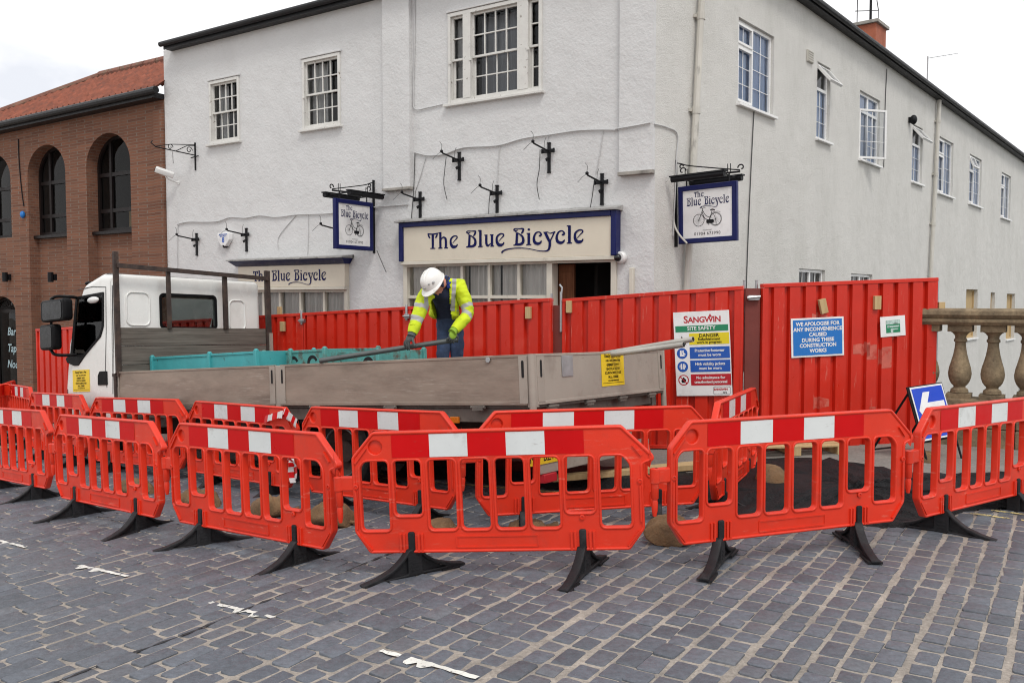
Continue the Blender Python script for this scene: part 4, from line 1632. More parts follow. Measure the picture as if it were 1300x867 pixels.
bt.bx(f1[0] + .02, f1[1], -.125, -.001, f1[2] - .05, f1[2] - .002)
bt.build('fascia_moulding', M['creamframe'], fs1, bevel=.006)


def sign_line(parent, word, ptL, ptR, ht, off, m):
    xL, zL = fpt(*ptL, off)
    xR, zR = fpt(*ptR, off)
    size = ht
    wide = (xR - xL) / lettering_width(word, size)
    mb = MB(MF)
    lettering(mb, word, xL, (zL + zR) / 2, size, T(0, -off - .002, 0), wide)
    return mb.build('lettering', m, parent, smooth=0)


sign_line(fs1, 'The Blue Bicycle', (321.5, 356.5), (415, 356.5), .182, .112, M['navyink'])
f2 = rect(fpt, 511, 786, 275.5, 328.5, .05)
fa = MB(MF)
fa.bx(f2[0] + .08, f2[1] - .08, -.12, .0, f2[2], f2[3] - .06)
fs2 = fa.build('fascia_board', M['cream'], pub, bevel=.004)
nb = MB(MF)
nb.bx(f2[0], f2[0] + .08, -.15, -.002, f2[2], f2[3])
nb.bx(f2[1] - .08, f2[1], -.15, -.002, f2[2], f2[3])
nb.bx(f2[0] + .08, f2[1] - .08, -.155, -.002, f2[3] - .075, f2[3] - .001)
nb.build('fascia_border', M['navy'], fs2, bevel=.008)
le = MB(MF)
le.add([(f2[0] - .05, -.20, f2[3] + .002), (f2[1] + .03, -.20, f2[3] + .002), (f2[1] + .03, -.20, f2[3] + .025), (f2[0] - .05, -.20, f2[3] + .025), (f2[0] - .05, -.003, f2[3] + .075), (f2[1] + .03, -.003, f2[3] + .075), (f2[0] - .05, -.003, f2[3] + .002), (f2[1] + .03, -.003, f2[3] + .002)],
       [(0, 1, 2, 3), (3, 2, 5, 4), (0, 3, 4, 6), (1, 7, 5, 2), (0, 6, 7, 1)])
le.build('lead_flashing', M['sill'], fs2)
bt = MB(MF)
bt.bx(f2[0] + .02, f2[1] - .02, -.13, -.001, f2[2] - .055, f2[2] - .002)
bt.build('fascia_moulding', M['creamframe'], fs2, bevel=.006)
capz = fpt(646, 291, .122)[1] - fpt(646, 312.5, .122)[1]
sign_line(fs2, 'The Blue Bicycle', (543, 314.2), (743.5, 311.2), capz, .122, M['navyink'])

# ------------------------------------------------------------------ hanging signs
def bicycle(mb, Mx, s):
    def ring(cx, cz, r, w_):
        n = 28
        P = [(cx + r * math.cos(2 * math.pi * i / n), cz + r * math.sin(2 * math.pi * i / n)) for i in range(n + 1)]
        vs, fs = stroke(P, (w_, w_), 1)
        return vs, fs
    items = [ring(-.52, 0, .34, .03), ring(.52, 0, .34, .03), ring(.52, 0, .38, .012)]
    for pts, w_ in (([(-.52, 0), (-.4, .25), (-.26, .62)], .035), ([(-.26, .62), (-.22, .72), (-.1, .68)], .03), ([(-.26, .62), (-.36, .70), (-.30, .74)], .025),
                    ([(-.3, .45), (-.15, .1), (.12, -.05)], .035), ([(-.28, .55), (-.05, .22), (.28, .1)], .03), ([(.12, -.05), (.25, .28), (.32, .5)], .035),
                    ([(.2, .52), (.32, .55), (.48, .5)], .07), ([(.3, .38), (.45, .2), (.52, 0)], .02), ([(.36, .4), (.6, .42), (.82, .38)], .02), ([(.12, -.12), (.06, -.26), (.14, -.27)], .03),
                    ([(.52, 0), (.6, -.33), (.66, -.36)], .015)):
        items.append(stroke(pts, (w_, w_), 5))
    for k in range(8):
        a = math.pi * k / 8
        for cx in (-.52, .52):
            items.append(stroke([(cx - .33 * math.cos(a), -.33 * math.sin(a)), (cx + .33 * math.cos(a), .33 * math.sin(a))], (.005, .005)))
    for i, (vs, fs) in enumerate(items):
        mb.add([(v.x * s, v.y * s, (i % 9) * .0003) for v in vs], fs, Mx @ XZ)


def hanging_sign(loc, yaw, side, label, tilt=0):
    root = thing('hanging_sign', label, 'pub sign', loc, (0, rad(tilt), rad(yaw)), 'pub signs hung from iron brackets')
    xc, W, H = side * .49, .85, .775
    b = MB()
    b.shape(rrect(xc - W / 2, xc + W / 2, -H / 2, H / 2, .004), [rc((xc - W / 2 + .068, xc + W / 2 - .068, -H / 2 + .068, H / 2 - .068))], h=.075, bevel=.012, M=XZ)
    b.build('frame', M['navy'], root)
    p = MB()
    p.bx(xc - W / 2 + .06, xc + W / 2 - .06, -.02, .02, -H / 2 + .06, H / 2 - .06)
    pan = p.build('panel', M['white'], root, smooth=0)
    t = MB()
    Y = -.0215
    lettering(t, 'The', xc - .19, .225, .072, T(0, Y, 0), .95)
    t.build('lettering', M['navyink'], pan, smooth=0)
    t = MB()
    w_ = lettering_width('Blue Bicycle', .1, 1)
    lettering(t, 'Blue Bicycle', xc - .30, .115, .106, T(0, Y, 0), .59 / w_)
    t.build('lettering', M['navyink'], pan, smooth=0)
    t = MB()
    bicycle(t, T(xc + .0, Y, -.085), .235)
    t.shape(rrect(xc - .01, xc + .10, -.135, -.085, .02), [], h=.001, M=T(0, Y - .003, 0) @ XZ)
    t.build('bicycle_drawing', M['black'], pan, smooth=0)
    t = MB()
    t.text('TELEPHONE', .022, T(xc, Y - .001, -.222) @ XZ, spacing=1.1)
    t.text('01904 673990', .058, T(xc, Y - .001, -.267) @ XZ, spacing=1.15)
    t.build('telephone_number', M['black'], pan, smooth=0)
    ir = MB()
    s = side
    ir.bx(-.025 * 1, .025, -.03, .03, -.38, .72) if False else ir.bar((s * .012, 0, -.42), (s * .012, 0, .76), .045, .024, up=(0, 1, 0))
    ir.tube([(0, 0, .52), (s * .95, 0, .50)], .013, 8)
    ir.tube(catmull([Vector(p_) for p_ in ((s * .02, 0, .72), (s * .1, 0, .70), (s * .22, 0, .66), (s * .6, 0, .585), (s * .95, 0, .52))], 5), .009, 6)
    for (sx_, sz, r0, flip) in ((s * .12, .60, .055, 1), (s * .97, .55, .05, -1), (s * .1, .66, .035, 1)):
        P = []
        for k in range(18):
            a = k / 17 * 4.6
            rr = r0 * (1 - k / 17 * .7)
            P.append(Vector((sx_ + s * flip * rr * math.cos(a), 0, sz + rr * math.sin(a))))
        ir.tube(P, .009, 6)
    for xx in (.18, .80):
        ir.tube([(s * xx, 0, .50), (s * xx, 0, .385)], .010, 6)
        ir.tube([(s * xx, -.26, .47), (s * xx, .26, .47)], .009, 6)
        ir.tube([(s * xx - .02, 0, .50), (s * xx - .02, 0, .62)], .006, 5)
        ir.tube([(s * xx + .02, 0, .50), (s * xx + .02, 0, .62)], .006, 5)
    ir.build('iron_bracket', M['black'], root)
    for yy in (-.26, .26):
        lp = MB()
        lp.tube([(s * .10, yy, .46), (s * .86, yy, .46)], .042, 12)
        lp.bx(min(s * .08, s * .88), max(s * .08, s * .88), yy - .045, yy + .045, .485, .505)
        lp.build('trough_lamp', M['black'], root)
    return root


h1 = on_plane(475.5, 290, C0, ND)
zc1 = on_plane(448, 286.5, C0 - ND * .45, ND).z
hanging_sign((h1.x, h1.y, zc1), 57.0, -1, 'navy framed hanging pub sign with bicycle drawing, between the two shop fascias')
h2 = on_plane(857, 270, C0, N2)
zc2 = on_plane(897, 271.5, C0 - N2 * .5, N2).z
hs2 = hanging_sign((h2.x, h2.y, zc2), -39.6, 1, 'navy framed hanging pub sign with bicycle drawing, on the side wall by the downpipe', tilt=-1.2)
lc = MB(Matrix.Translation((h2.x, h2.y, zc2)) @ rot(0, 0, -39.6))
lc.tube(catmull([Vector(p) for p in ((.0, -.03, .10), (.02, -.06, -.1), (.1, -.07, -.25), (.22, -.06, -.38))], 6), .013, 7)
tag(lc.build('loose_cable', M['pipe'], origin=(h2.x, h2.y, zc2 - .35)), 'loose pale cable hanging across the lower corner of the side wall pub sign', 'cable')

# ------------------------------------------------------------------ empty lamp brackets on the front
def lamp_bracket_parts(root):
    b = MB()
    b.bx(-.022, .022, -.028, -.001, -.42, 0)
    b.bx(-.027, .027, -.033, -.0012, -.012, .004)
    b.bx(-.027, .027, -.033, -.0012, -.424, -.408)
    b.build('back_bar', M['black'], root, bevel=.003)
    b = MB()
    b.bx(-.105, .105, -.04, -.0305, -.145, -.09)
    b.bx(-.108, -.085, -.055, -.04, -.15, -.085)
    b.bx(.085, .108, -.055, -.04, -.15, -.085)
    b.tube([(0, -.045, -.22), (-.01, -.075, -.235), (0, -.06, -.26)], .018, 8)
    b.build('cross_bar', M['black'], root, bevel=.003)
    b = MB()
    b.tube([(0, -.03, -.12), (0, -.42, -.07), (0, -.44, -.055), (0, -.45, -.03)], .013, 8)
    b.ball((0, -.45, -.045), .024, n=8)
    b.build('arm', M['black'], root)
    for pts in (((0, -.45, -.05), (-.03, -.50, -.09), (-.08, -.56, -.17)), ((0, -.45, -.02), (.01, -.46, .05), (-.02, -.47, .09)), ((-.06, -.05, -.12), (-.05, -.06, .0), (-.03, -.05, .07))):
        b = MB()
        b.tube(catmull([Vector(p) for p in pts], 4), .0035, 5)
        b.build('loose_wire', M['wire'], root)


LB = [((250.2, 296.5), 'black cross shaped lamp bracket nearest the brick building'), ((313.4, 290), 'black cross shaped lamp bracket beside the alarm box'), ((432, 283), 'black lamp bracket mostly hidden behind the hanging sign'),
      ((534, 244), 'black cross shaped lamp bracket under the wall pier, left end of the big fascia'), ((583.7, 193.8), 'black lamp bracket high on the wall over the word Blue, upper left one'),
      ((631.7, 235.6), 'black lamp bracket just above the middle of the big fascia'), ((697.7, 181.7), 'topmost black lamp bracket, over the word Bicycle'), ((765, 221), 'black lamp bracket above the right end of the big fascia')]
lb0 = None
for (px, py), lab in LB:
    x, z = fpt(px, py)
    p = C0 + RD * x
    loc = (p.x, p.y, z)
    if lb0 is None:
        lb0 = thing('lamp_bracket', lab, 'lamp bracket', loc, (0, 0, -rad(33)), 'empty lamp brackets on the pub front')
        lamp_bracket_parts(lb0)
    else:
        clone(lb0, loc, (0, 0, -rad(33)), lab)

# scroll bracket, cameras, alarm box, trunking
x, z = fpt(248.4, 199)
p = C0 + RD * x
sb = MB()
sb.bx(-.014, .014, -.02, -.001, -.26, .26)
sb.tube([(0, -.01, .02), (0, -.85, .06), (0, -.95, .12), (0, -.92, .16)], .011, 7)
sb.tube([(0, -.01, .22), (0, -.55, .15), (0, -.85, .07)], .008, 6)
sb.tube([(0, -.02, .2), (0, -.2, .17), (0, -.42, .05)], .008, 6)
for cy, r0 in ((-.14, .07), (-.55, .06)):
    P = [Vector((0, cy + r0 * (1 - k / 17 * .75) * math.cos(k / 17 * 7), .10 + r0 * (1 - k / 17 * .75) * math.sin(k / 17 * 7))) for k in range(18)]
    sb.tube(P, .008, 6)
sb.tube([(-.1, -.03, -.02), (.12, -.03, .0)], .01, 6)
sb.tube([(0, -.5, .02), (.03, -.52, -.1), (.08, -.55, -.2)], .005, 5)
o = sb.build('scroll_bracket', M['black'])
o.location = (p.x, p.y, z)
o.rotation_euler = (0, 0, -rad(33))
tag(o, 'thin black scroll iron bracket with no sign, near the top of the brick corner', 'bracket')
x, z = fpt(226.8, 232)
p = C0 + RD * x
root = thing('security_camera', 'white bullet camera on an arm at the brick and white wall joint', 'camera', (p.x, p.y, z), (0, 0, -rad(33)))
mb = MB()
mb.tube([(0, -.005, -.0), (0, -.012, 0)], .045, 12)
mb.tube(catmull([Vector(q_) for q_ in ((0, -.01, 0), (-.02, -.12, .02), (-.05, -.22, .06), (-.06, -.24, .12))], 4), .016, 8)
mb.build('arm', M['camwhite'], root)
mb = MB(T(-.06, -.26, .17) @ rot(0, 28, 0) @ rot(0, 0, -42))
mb.shape(rrect(-.06, .06, -.055, .055, .025), [], h=.34, bevel=.006, M=rot(90, 0, 0))
hz = mb.build('housing', M['camwhite'], root)
mb2 = MB(mb.M)
mb2.bx(-.05, .05, -.178, -.1705, -.045, .045)
mb2.build('lens', M['lens'], hz)
x0, x1, z0, z1 = rect(fpt, 281, 296, 295, 313)
xm = (x0 + x1) / 2
p = C0 + RD * xm
root = thing('alarm_box', 'white and blue burglar alarm box with an 8 beside a lamp bracket', 'alarm', (p.x, p.y, z0), (0, 0, -rad(33)))
mb = MB()
wd, ht = (x1 - x0) / 2, z1 - z0
mb.shape(roundpoly([(-wd, ht * .95), (wd, ht * .95), (wd, ht * .45), (wd * .35, 0), (-wd * .35, 0), (-wd, ht * .45)], .02), [], h=.09, bevel=.012, M=T(0, -.047, 0) @ XZ)
mb.build('case', M['white'], root)
mb = MB()
mb.bx(-wd * .7, wd * .7, -.0945, -.0935, ht * .80, ht * .86)
mb.text('8', ht * .5, T(0, -.0945, ht * .42) @ XZ, bold=.004)
mb.text('SECURITY', ht * .16, T(0, -.0945, ht * .70) @ XZ, bold=.001)
mb.build('badge', M['signblue'], root, smooth=0)
mb = MB()
mb.lathe([(.035, -.03), (.05, 0), (.05, .02)], 10, T(0, -.05, 0))
mb.build('strobe', M['lens'], root)
x, z = fpt(790, 327)
p = C0 + RD * x
root = thing('dome_camera', 'white dome camera at the right end of the big fascia', 'camera', (p.x, p.y, z), (0, 0, -rad(33)))
mb = MB(rot(90, 0, 0))
mb.lathe([(.075, .002), (.085, .03), (.08, .07), (.06, .09)], 18)
mb.build('base', M['camwhite'], root)
mb = MB()
mb.ball((-.02, -.10, -.005), .052, n=12)
mb.build('lens', M['lens'], root)
mb = MB(MF)
x0, x1, z0, z1 = rect(fpt, 801, 806, 340, 372)
mb.bx(x0, x1, -.06, -.002, z0 - .4, z1)
mb.build('trunking', M['creamframe'], pub, bevel=.006)
x, z = rpt(1154, 153)
p = C0 + R2 * x
mb = MB()
mb.ball((0, -.1, 0), .1, (1, .8, 1.1), 10)
mb.bx(-.06, .06, -.05, -.001, -.06, .06)
o = mb.build('floodlight', M['black'])
o.location = (p.x, p.y, z)
o.rotation_euler = (0, 0, rad(50.4))
tag(o, 'small black floodlight beside the tilted narrow window on the side wall', 'light')

# ------------------------------------------------------------------ brick building on the left
bl = FL - .012
bb = thing('brick_building', 'brown brick building with deep arched windows and orange pantiled roof', 'building', C0 + RD * bl)
BT = MF @ T(-bl, 0, 0)          # part vertices relative to the building's own origin
zE = fpt(213, 121)[1]
zL = fpt(0, 167)[1]
xL = fpt(0, 167)[0]


def ze(x):
    return zE + (zL - zE) * (bl - x) / (bl - xL)


def arch(x0, x1, z0, zsp, zap, n=14):
    """round headed outline"""
    pts = [(x0, z0), (x1, z0)]
    cx, rx, rz = (x0 + x1) / 2, (x1 - x0) / 2, zap - zsp
    for k in range(n + 1):
        a = math.pi * k / n
        pts.append((cx + rx * math.cos(a), zsp + rz * math.sin(a)))
    return pts


A3 = [fpt(110, 240)[0], fpt(166, 240)[0], fpt(140, 292)[1], fpt(150, 207)[1], fpt(137, 169)[1]]
A2 = [fpt(35.5, 245)[0], fpt(83.5, 245)[0], fpt(66, 297)[1], fpt(70, 218)[1], fpt(58, 184)[1]]
A1 = [A2[0] - (A3[0] - A2[0]) - .02, fpt(13.8, 250)[0], fpt(5, 301)[1], 0, 0]
A1[3] = A2[3] + .0
A1[4] = A2[4] + .0
DR = [A1[0] + .3, fpt(20.5, 430)[0], -1.15, fpt(9, 395)[1], fpt(9, 376)[1]]
GB = -1.6
bw = MB(BT)
holes = [arch(a[0], a[1], -.95, a[3], a[4]) for a in (A3, A2)] + [arch(A1[0], A1[1], A1[2] - .02, A1[3], A1[4]), arch(*DR)]
xend = bl - 9
bw.shape([(xend, GB), (bl, GB), (bl, ze(bl)), (xend, ze(xend))], holes, h=.32, M=T(0, .16, 0) @ XZ)
bw.build('wall', M['brick'], bb, smooth=0)
pier = MB(BT)
for a, b in ((fpt(199, 250)[0], bl - .0),):
    pier.bx(a, b, -.05, -.001, GB, ze(a) - .25)
pier.build('corner_pier', M['brick'], bb, smooth=0)
bi = MB(BT)
for a in (A3, A2):
    bi.bx(a[0], a[1], .22, .34, -1.0, a[2] - .02)
bi.bx(xend, bl, 1.4, 1.5, GB, 6)
bi.build('recessed_panel', M['brick'], bb, smooth=0)
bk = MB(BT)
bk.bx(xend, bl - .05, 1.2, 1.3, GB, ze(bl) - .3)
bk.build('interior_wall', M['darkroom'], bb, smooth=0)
for a in (A3, A2, A1):
    w_ = a[1] - a[0]
    mb = MB(BT)
    zin = a[2]
    outer = arch(a[0], a[1], zin, a[3], a[4])
    inner = arch(a[0] + .07, a[1] - .07, zin + .07, a[3], a[4] - .07)
    mb.shape(outer, [inner], h=.07, M=T(0, .285, 0) @ XZ)
    xm = a[0] + w_ * .30
    mb.bx(xm - .04, xm + .04, .255, .315, zin + .05, a[4] - .12)
    hh = a[4] - zin
    for f in (.22, .60):
        mb.bx(a[0] + .05, a[1] - .05, .26, .312, zin + hh * f - .04, zin + hh * f + .04)
    wn = mb.build('window', M['darkframe'], bb, smooth=30)
    gp = MB(BT)
    ar_ = arch(a[0] + .03, a[1] - .03, zin + .03, a[3], a[4] - .03)
    gp.add([(u, .298, v) for u, v in ar_], [tuple(range(len(ar_)))])
    gp.build('pane', M['darkpane'], wn, smooth=0)
    sl_ = MB(BT)
    sl_.bx(a[0] - (.12 if a is not A1 else 0), a[1] - .002, .10, .26, zin - .07, zin - .001)
    sl_.build('sill', M['darkframe'], wn, bevel=.006)
mb = MB(BT)
mb.bx(A3[0] + w_ * .45, A3[1] - .1, .5, .52, A3[2] + .05, A3[2] + .45)
mb.build('paper_blind', M['wood'], bb)
mb = MB(BT)
mb.shape(arch(*DR), [arch(DR[0] + .08, DR[1] - .08, DR[2] + .1, DR[3], DR[4] - .08)], h=.08, M=T(0, .25, 0) @ XZ)
for k in range(9):
    a = math.pi * (k + .5) / 9
    cx = (DR[0] + DR[1]) / 2
    mb.tube([(cx, .24, DR[3]), (cx + (DR[1] - DR[0]) * .5 * math.cos(a), .24, DR[3] + (DR[4] - DR[3]) * math.sin(a))], .012, 5)
mb.bx(DR[0] + .05, DR[1] - .05, .22, .28, DR[3] - .05, DR[3] + .03)
dn = mb.build('bar_door', M['darkframe'], bb, smooth=30)
mb = MB(BT)
ar_ = arch(DR[0] + .05, DR[1] - .05, DR[2] + .05, DR[3], DR[4] - .05)
mb.add([(u, .27, v) for u, v in ar_], [tuple(range(len(ar_)))])
mb.build('pane', M['darkpane'], dn, smooth=0)
mb = MB(BT)
xt = fpt(10, 430, -.25)[0]
for body, py in (('Bar', 421), ('Tapas', 442), ('Noche', 462)):
    xx, zz = fpt(10, py, -.25)
    mb = MB(BT)
    mb.text(body, .27, T(xx, .236, zz) @ XZ, align='LEFT', shear=.25, bold=.004)
    mb.build('door_lettering', M['palepaint'], dn, smooth=0)
# eaves, gutter and hipped pantile roof
mb = MB(BT)
mb.bar((xend, -.11, ze(xend) - .02), (bl, -.11, ze(bl) - .02), .24, .10)
mb.build('soffit', M['gutter'], bb, smooth=0)
mb = MB(BT)
mb.tube([(xend, -.27, ze(xend) + .05), (bl + .14, -.27, ze(bl) + .05)], .07, 10)
mb.build('gutter', M['gutter'], bb)
DEP = 3.1
rx0, rz0 = fpt(128, 98, -DEP)
rx1, rz1 = fpt(213, 79, -DEP)
hx, hz_ = fpt(-60, 160, -.5)
e0 = Vector((xend, -.24, ze(xend) + .09))
e1 = Vector((bl + .04, -.24, ze(bl) + .09))
r1 = Vector((bl + .04, DEP, rz1))
r0 = Vector((rx0, DEP, rz0))
mb = MB(BT)
# rolled tiles: rows of half round ridges running up the slope, stepped course by course
ncol = int((e1.x - e0.x) / .21)
CO = 14
vs, fs = [], []
for i in range(ncol * 4 + 1):
    t = i / (ncol * 4)
    a = e0.lerp(e1, t)
    rx = min(1, max(0, (a.x - rx0) / (e1.x - rx0)))
    top = r0.lerp(r1, rx) if a.x > rx0 else None
    if top is None:
        s = (a.x - e0.x) / (rx0 - e0.x)
        top = e0.lerp(r0, s) + Vector((0, 0, .0))
    else:
        top = Vector((a.x, top.y, top.z))
    top.x = a.x
    hump = 0 if i % 2 else (.045 if i % 4 == 0 else -.03)
    for j in range(CO + 1):
        f = j / CO
        p = a.lerp(top, f)
        for k in ((0, .035), (1, 0)) if j < CO else ((0, .035),):
            vs.append((p.x, p.y + (.0 if k[0] == 0 else .02), p.z + hump + k[1] + RND.uniform(-.006, .006)))
per = CO * 2 + 1
for i in range(ncol * 4):
    for j in range(per - 1):
        fs.append((i * per + j, (i + 1) * per + j, (i + 1) * per + j + 1, i * per + j + 1))
mb.add(vs, fs)
roof = mb.build('roof', M['tile'], bb, smooth=50)
mb = MB(BT)
P0, P1 = r0 + Vector((0, 0, .04)), r1 + Vector((0, 0, .04))
k = 0
while k < 14:
    a, b = P0.lerp(P1, k / 14), P0.lerp(P1, (k + .93) / 14)
    mb.tube([a, b], .11, 10)
    k += 1
mb.tube([e0 + Vector((0, 0, .05)), P0], .09, 8)
mb.build('ridge_tiles', M['tiledark'], roof)
for px, py, lab in ((13, 352, 'small black wall lamp above the bar doorway'), (71, 352, 'small black wall lamp on the brick pier above the cab mirrors')):
    x, z = fpt(px, py, .0)
    p = C0 + RD * x
    mb = MB()
    mb.bx(-.05, .05, -.06, -.001, -.07, .07)
    mb.tube([(0, -.12, -.11), (0, -.12, .11)], .06, 10)
    o = mb.build('wall_lamp', M['black'], bevel=.004)
    o.location = (p.x, p.y, z)
    o.rotation_euler = (0, 0, -rad(33))
    tag(o, lab, 'wall lamp', 'wall lamps on the brick front')
mb = MB(BT)
P = [Vector((fpt(*q_)[0], -.015, fpt(*q_)[1])) for q_ in ((24, 177), (25, 205), (28, 240), (31, 262))]
mb.tube(catmull(P, 4), .012, 5)
mb.build('cable', M['black'], bb)
x, z = fpt(30.5, 273)
p = C0 + RD * x
mb = MB()
mb.ball((0, -.06, 0), .055, (1, 1, 1.5), 10)
o = mb.build('blue_fitting', M['noticeblue'])
o.location = (p.x, p.y, z)
tag(o, 'small bright blue fitting hanging on the brick wall between two arches', 'fitting')
# ------------------------------------------------------------------ red steel hoarding
HP = Vector((.5, 10.9, 0))


def hpx(px, py=400):
    p = on_plane(px, py, HP, ND)
    return Vector((p.x, p.y, 0))


def hoarding(A, B, zA, zB, label, phase=0.0, gap=.10, blocks=(), scuffs=(), ribs=.212):
    """A left end, B right end (seen from the street); zA, zB heights of the top edge"""
    d = B - A
    L = d.length
    yaw = math.atan2(d.y, d.x)
    z0 = gz(A.x, A.y) + gap
    z1 = gz(B.x, B.y) + gap
    root = thing('site_hoarding', label, 'hoarding', (A.x, A.y, z0 - gap), (0, 0, yaw), 'red steel hoarding panels round the site')
    inv = lambda x, f: (zA - z0 + gap) * (1 - x / L) * f + (zB - z0 + gap) * (x / L) * f + (gap + (z1 - z0) * x / L) * (1 - f)
    xs = []
    x = -phase
    while x < L:
        for dx, y in ((0, -.042), (.138, -.042), (.149, .004), (.2, .004)):
            xx = x + dx * ribs / .212
            if .02 < xx < L - .02:
                xs.append((xx, y))
        x += ribs
    xs = [(.02, xs[0][1])] + xs + [(L - .02, xs[-1][1])]
    mb = MB()
    vs = []
    for xx, y in xs:
        vs += [(xx, y, inv(xx, 0) + .02), (xx, y, inv(xx, 1) - .02)]
    mb.add(vs, [(2 * i, 2 * i + 2, 2 * i + 3, 2 * i + 1) for i in range(len(xs) - 1)])
    mb.build('sheet', M['hoard'], root, smooth=0)
    fr = MB()
    fr.bar((0, -.008, inv(0, 1) - .022), (L, -.008, inv(L, 1) - .022), .085, .044)
    fr.bar((0, -.008, inv(0, 0) + .022), (L, -.008, inv(L, 0) + .022), .085, .044)
    fr.bx(0, .03, -.045, .03, inv(0, 0) + .045, inv(0, 1) - .045)
    fr.bx(L - .03, L, -.045, .03, inv(L, 0) + .045, inv(L, 1) - .045)
    fr.build('frame', M['hoard'], root, bevel=.004, smooth=30)
    for bxx, bz, wd, ht, an in blocks:
        b = MB(T(bxx, -.06, bz) @ rot(0, an, 0))
        b.bx(-wd / 2, wd / 2, -.022, .022, -ht / 2, ht / 2)
        b.build('timber_block', M['wood'], root, bevel=.003)
    for sx_, sz, wd, ht in scuffs:
        # patch of paler touch-up paint following the ribs
        s = MB()
        cut = sorted(set([sx_ - wd / 2, sx_ + wd / 2] + [q_[0] for q_ in xs if sx_ - wd / 2 < q_[0] < sx_ + wd / 2]))
        def yat(v):
            for (a, ya), (b, yb) in zip(xs, xs[1:]):
                if a <= v <= b:
                    return ya + (yb - ya) * (v - a) / (b - a) - .0015
            return -.04
        for a, b in zip(cut, cut[1:]):
            t0, t1 = sz - ht / 2 * RND.uniform(.5, 1), sz + ht / 2 * RND.uniform(.5, 1)
            s.quad((a, yat(a), t0), (b, yat(b), t0 + RND.uniform(-.02, .03)), (b, yat(b), t1 + RND.uniform(-.03, .02)), (a, yat(a), t1))
        s.build('paint_scuff', M['scuff'], root, smooth=0)
    # brace and foot behind
    br = MB()
    for xx in (L * .25, L * .75):
        br.bar((xx, .05, inv(xx, .85)), (xx, 1.0 if L < 2.6 else .9, .06), .05, .05)
        br.bar((xx, .05, .05), (xx, 1.0, .05), .05, .05)
    br.build('back_brace', M['galv'], root)
    return root, inv, L


bounds = [701, 529, 387]
pts = [hpx(b) for b in bounds]
step_len = 2.08
p_last = hpx(47)
n_rest = 4
for k in range(1, n_rest + 1):
    pts.append(pts[2].lerp(p_last, k / n_rest))


def htop(p):
    return gz(p.x, p.y) + 1.975


labs = ['red hoarding panel behind the worker, ending at the dull red post by the shop door', 'red hoarding panel below the gap between the two shop windows', 'red hoarding panel below the smaller shop window', 'red hoarding panel mostly hidden behind the lorry headboard and cab', 'red hoarding panel hidden behind the middle of the white cab', 'red hoarding panel just behind the front of the white cab', 'leftmost red hoarding panel, behind the cab mirrors']
blk = {0: [(1.86, 1.90, .075, .15, 0)], 2: [(1.46, 1.86, .085, .15, 0)], 6: [(.95, 1.88, .09, .12, 0), (1.2, 1.88, .09, .12, 0)]}
for k in range(len(pts) - 1):
    A, B = pts[k + 1], pts[k]
    A = A + (B - A).normalized() * .012
    hoarding(A, B, htop(A), htop(B), labs[k], phase=RND.uniform(0, .2), blocks=blk.get(k, ()))
# second run, turning the corner
P2A, P2B = Vector((.644, 10.9, 0)), at_y(944, 400, 10.0)
P2B.z = 0
za2, zb2_ = at_y(716, 379.5, 10.9).z, at_y(944, 363, 10.0).z
r2_, inv2, L2 = hoarding(P2A, P2B, za2, zb2_, 'red hoarding panel carrying the white safety board', phase=.1, blocks=[(.1, 1.86, .07, .15, 0)], ribs=.222)
P3A, P3B = at_y(966, 400, 10.0), at_y(1187, 400, 10.45)
P3A.z = P3B.z = 0
za3, zb3 = at_y(966, 360.5, 10.0).z, at_y(1187, 352.5, 10.45).z
r3_, inv3, L3 = hoarding(P3A, P3B, za3, zb3, 'bright red ribbed hoarding panel carrying the blue apology notice', phase=.06, gap=.04, ribs=.2,
                         blocks=[(.75, 1.76, .085, .17, -14), (1.45, 1.80, .085, .16, 0)],
                         scuffs=[(.72, 1.62, .2, .14), (.9, 1.6, .16, .12), (1.27, 1.25, .22, .2), (1.42, 1.2, .16, .22), (1.6, 1.15, .16, .3), (.76, .62, .2, .16), (1.45, .55, .12, .05), (1.72, 1.5, .1, .4)])

# posts and clamps between the runs
def world_bar(name, pa, pb, w_, h_, m, label, cat):
    mb = MB()
    mb.bar(pa, pb, w_, h_, up=(0, 1, 0))
    o = mb.build(name, m, bevel=.004, origin=pa)
    return tag(o, label, cat)


a = Vector((.575, 10.93, gz(.575, 10.93)))
root = thing('hoarding_post', 'dull red post with steel rods between the worker and the safety board panels', 'post', a, (0, 0, -rad(28)))
mb = MB()
mb.bx(-.075, .075, -.03, .03, .0, 1.88)
mb.build('board', M['redpost'], root, bevel=.004)
mb = MB()
mb.tube([(-.06, -.05, 1.55), (-.06, -.05, 2.03)], .016, 8)
mb.build('steel_rod', M['galv'], root)
mb = MB()
mb.tube([(.07, -.05, 1.55), (.07, -.05, 2.05)], .016, 8)
mb.tube([(.07, -.05, 1.98), (.085, -.05, 2.1), (.05, -.05, 2.14)], .012, 8)
mb.build('steel_rod', M['galv'], root)
c3 = at_y(955, 400, 10.02)
root = thing('hoarding_post', 'dull red post with a silver clamp between the two lettered hoarding panels', 'post', (c3.x, c3.y, gz(c3.x, c3.y)), (0, 0, -rad(4)))
mb = MB()
mb.bx(-.085, .085, -.02, .03, .0, 1.97)
mb.build('board', M['redpost'], root, bevel=.004)
for dx in (-.085, .055):
    mb = MB()
    mb.tube([(dx, .05, 1.0), (dx, .05, 2.06)], .017, 8)
    mb.tube([(dx, .05, 2.06), (dx, .05, 2.065)], .022, 8)
    mb.build('steel_rod', M['galv'], root)
mb = MB()
mb.shape(rrect(-.07, .07, 1.83, 1.89, .02), [], h=.05, bevel=.008, M=T(0, -.05, 0) @ XZ)
mb.tube([(-.075, -.07, 1.86), (.075, -.07, 1.875)], .018, 8)
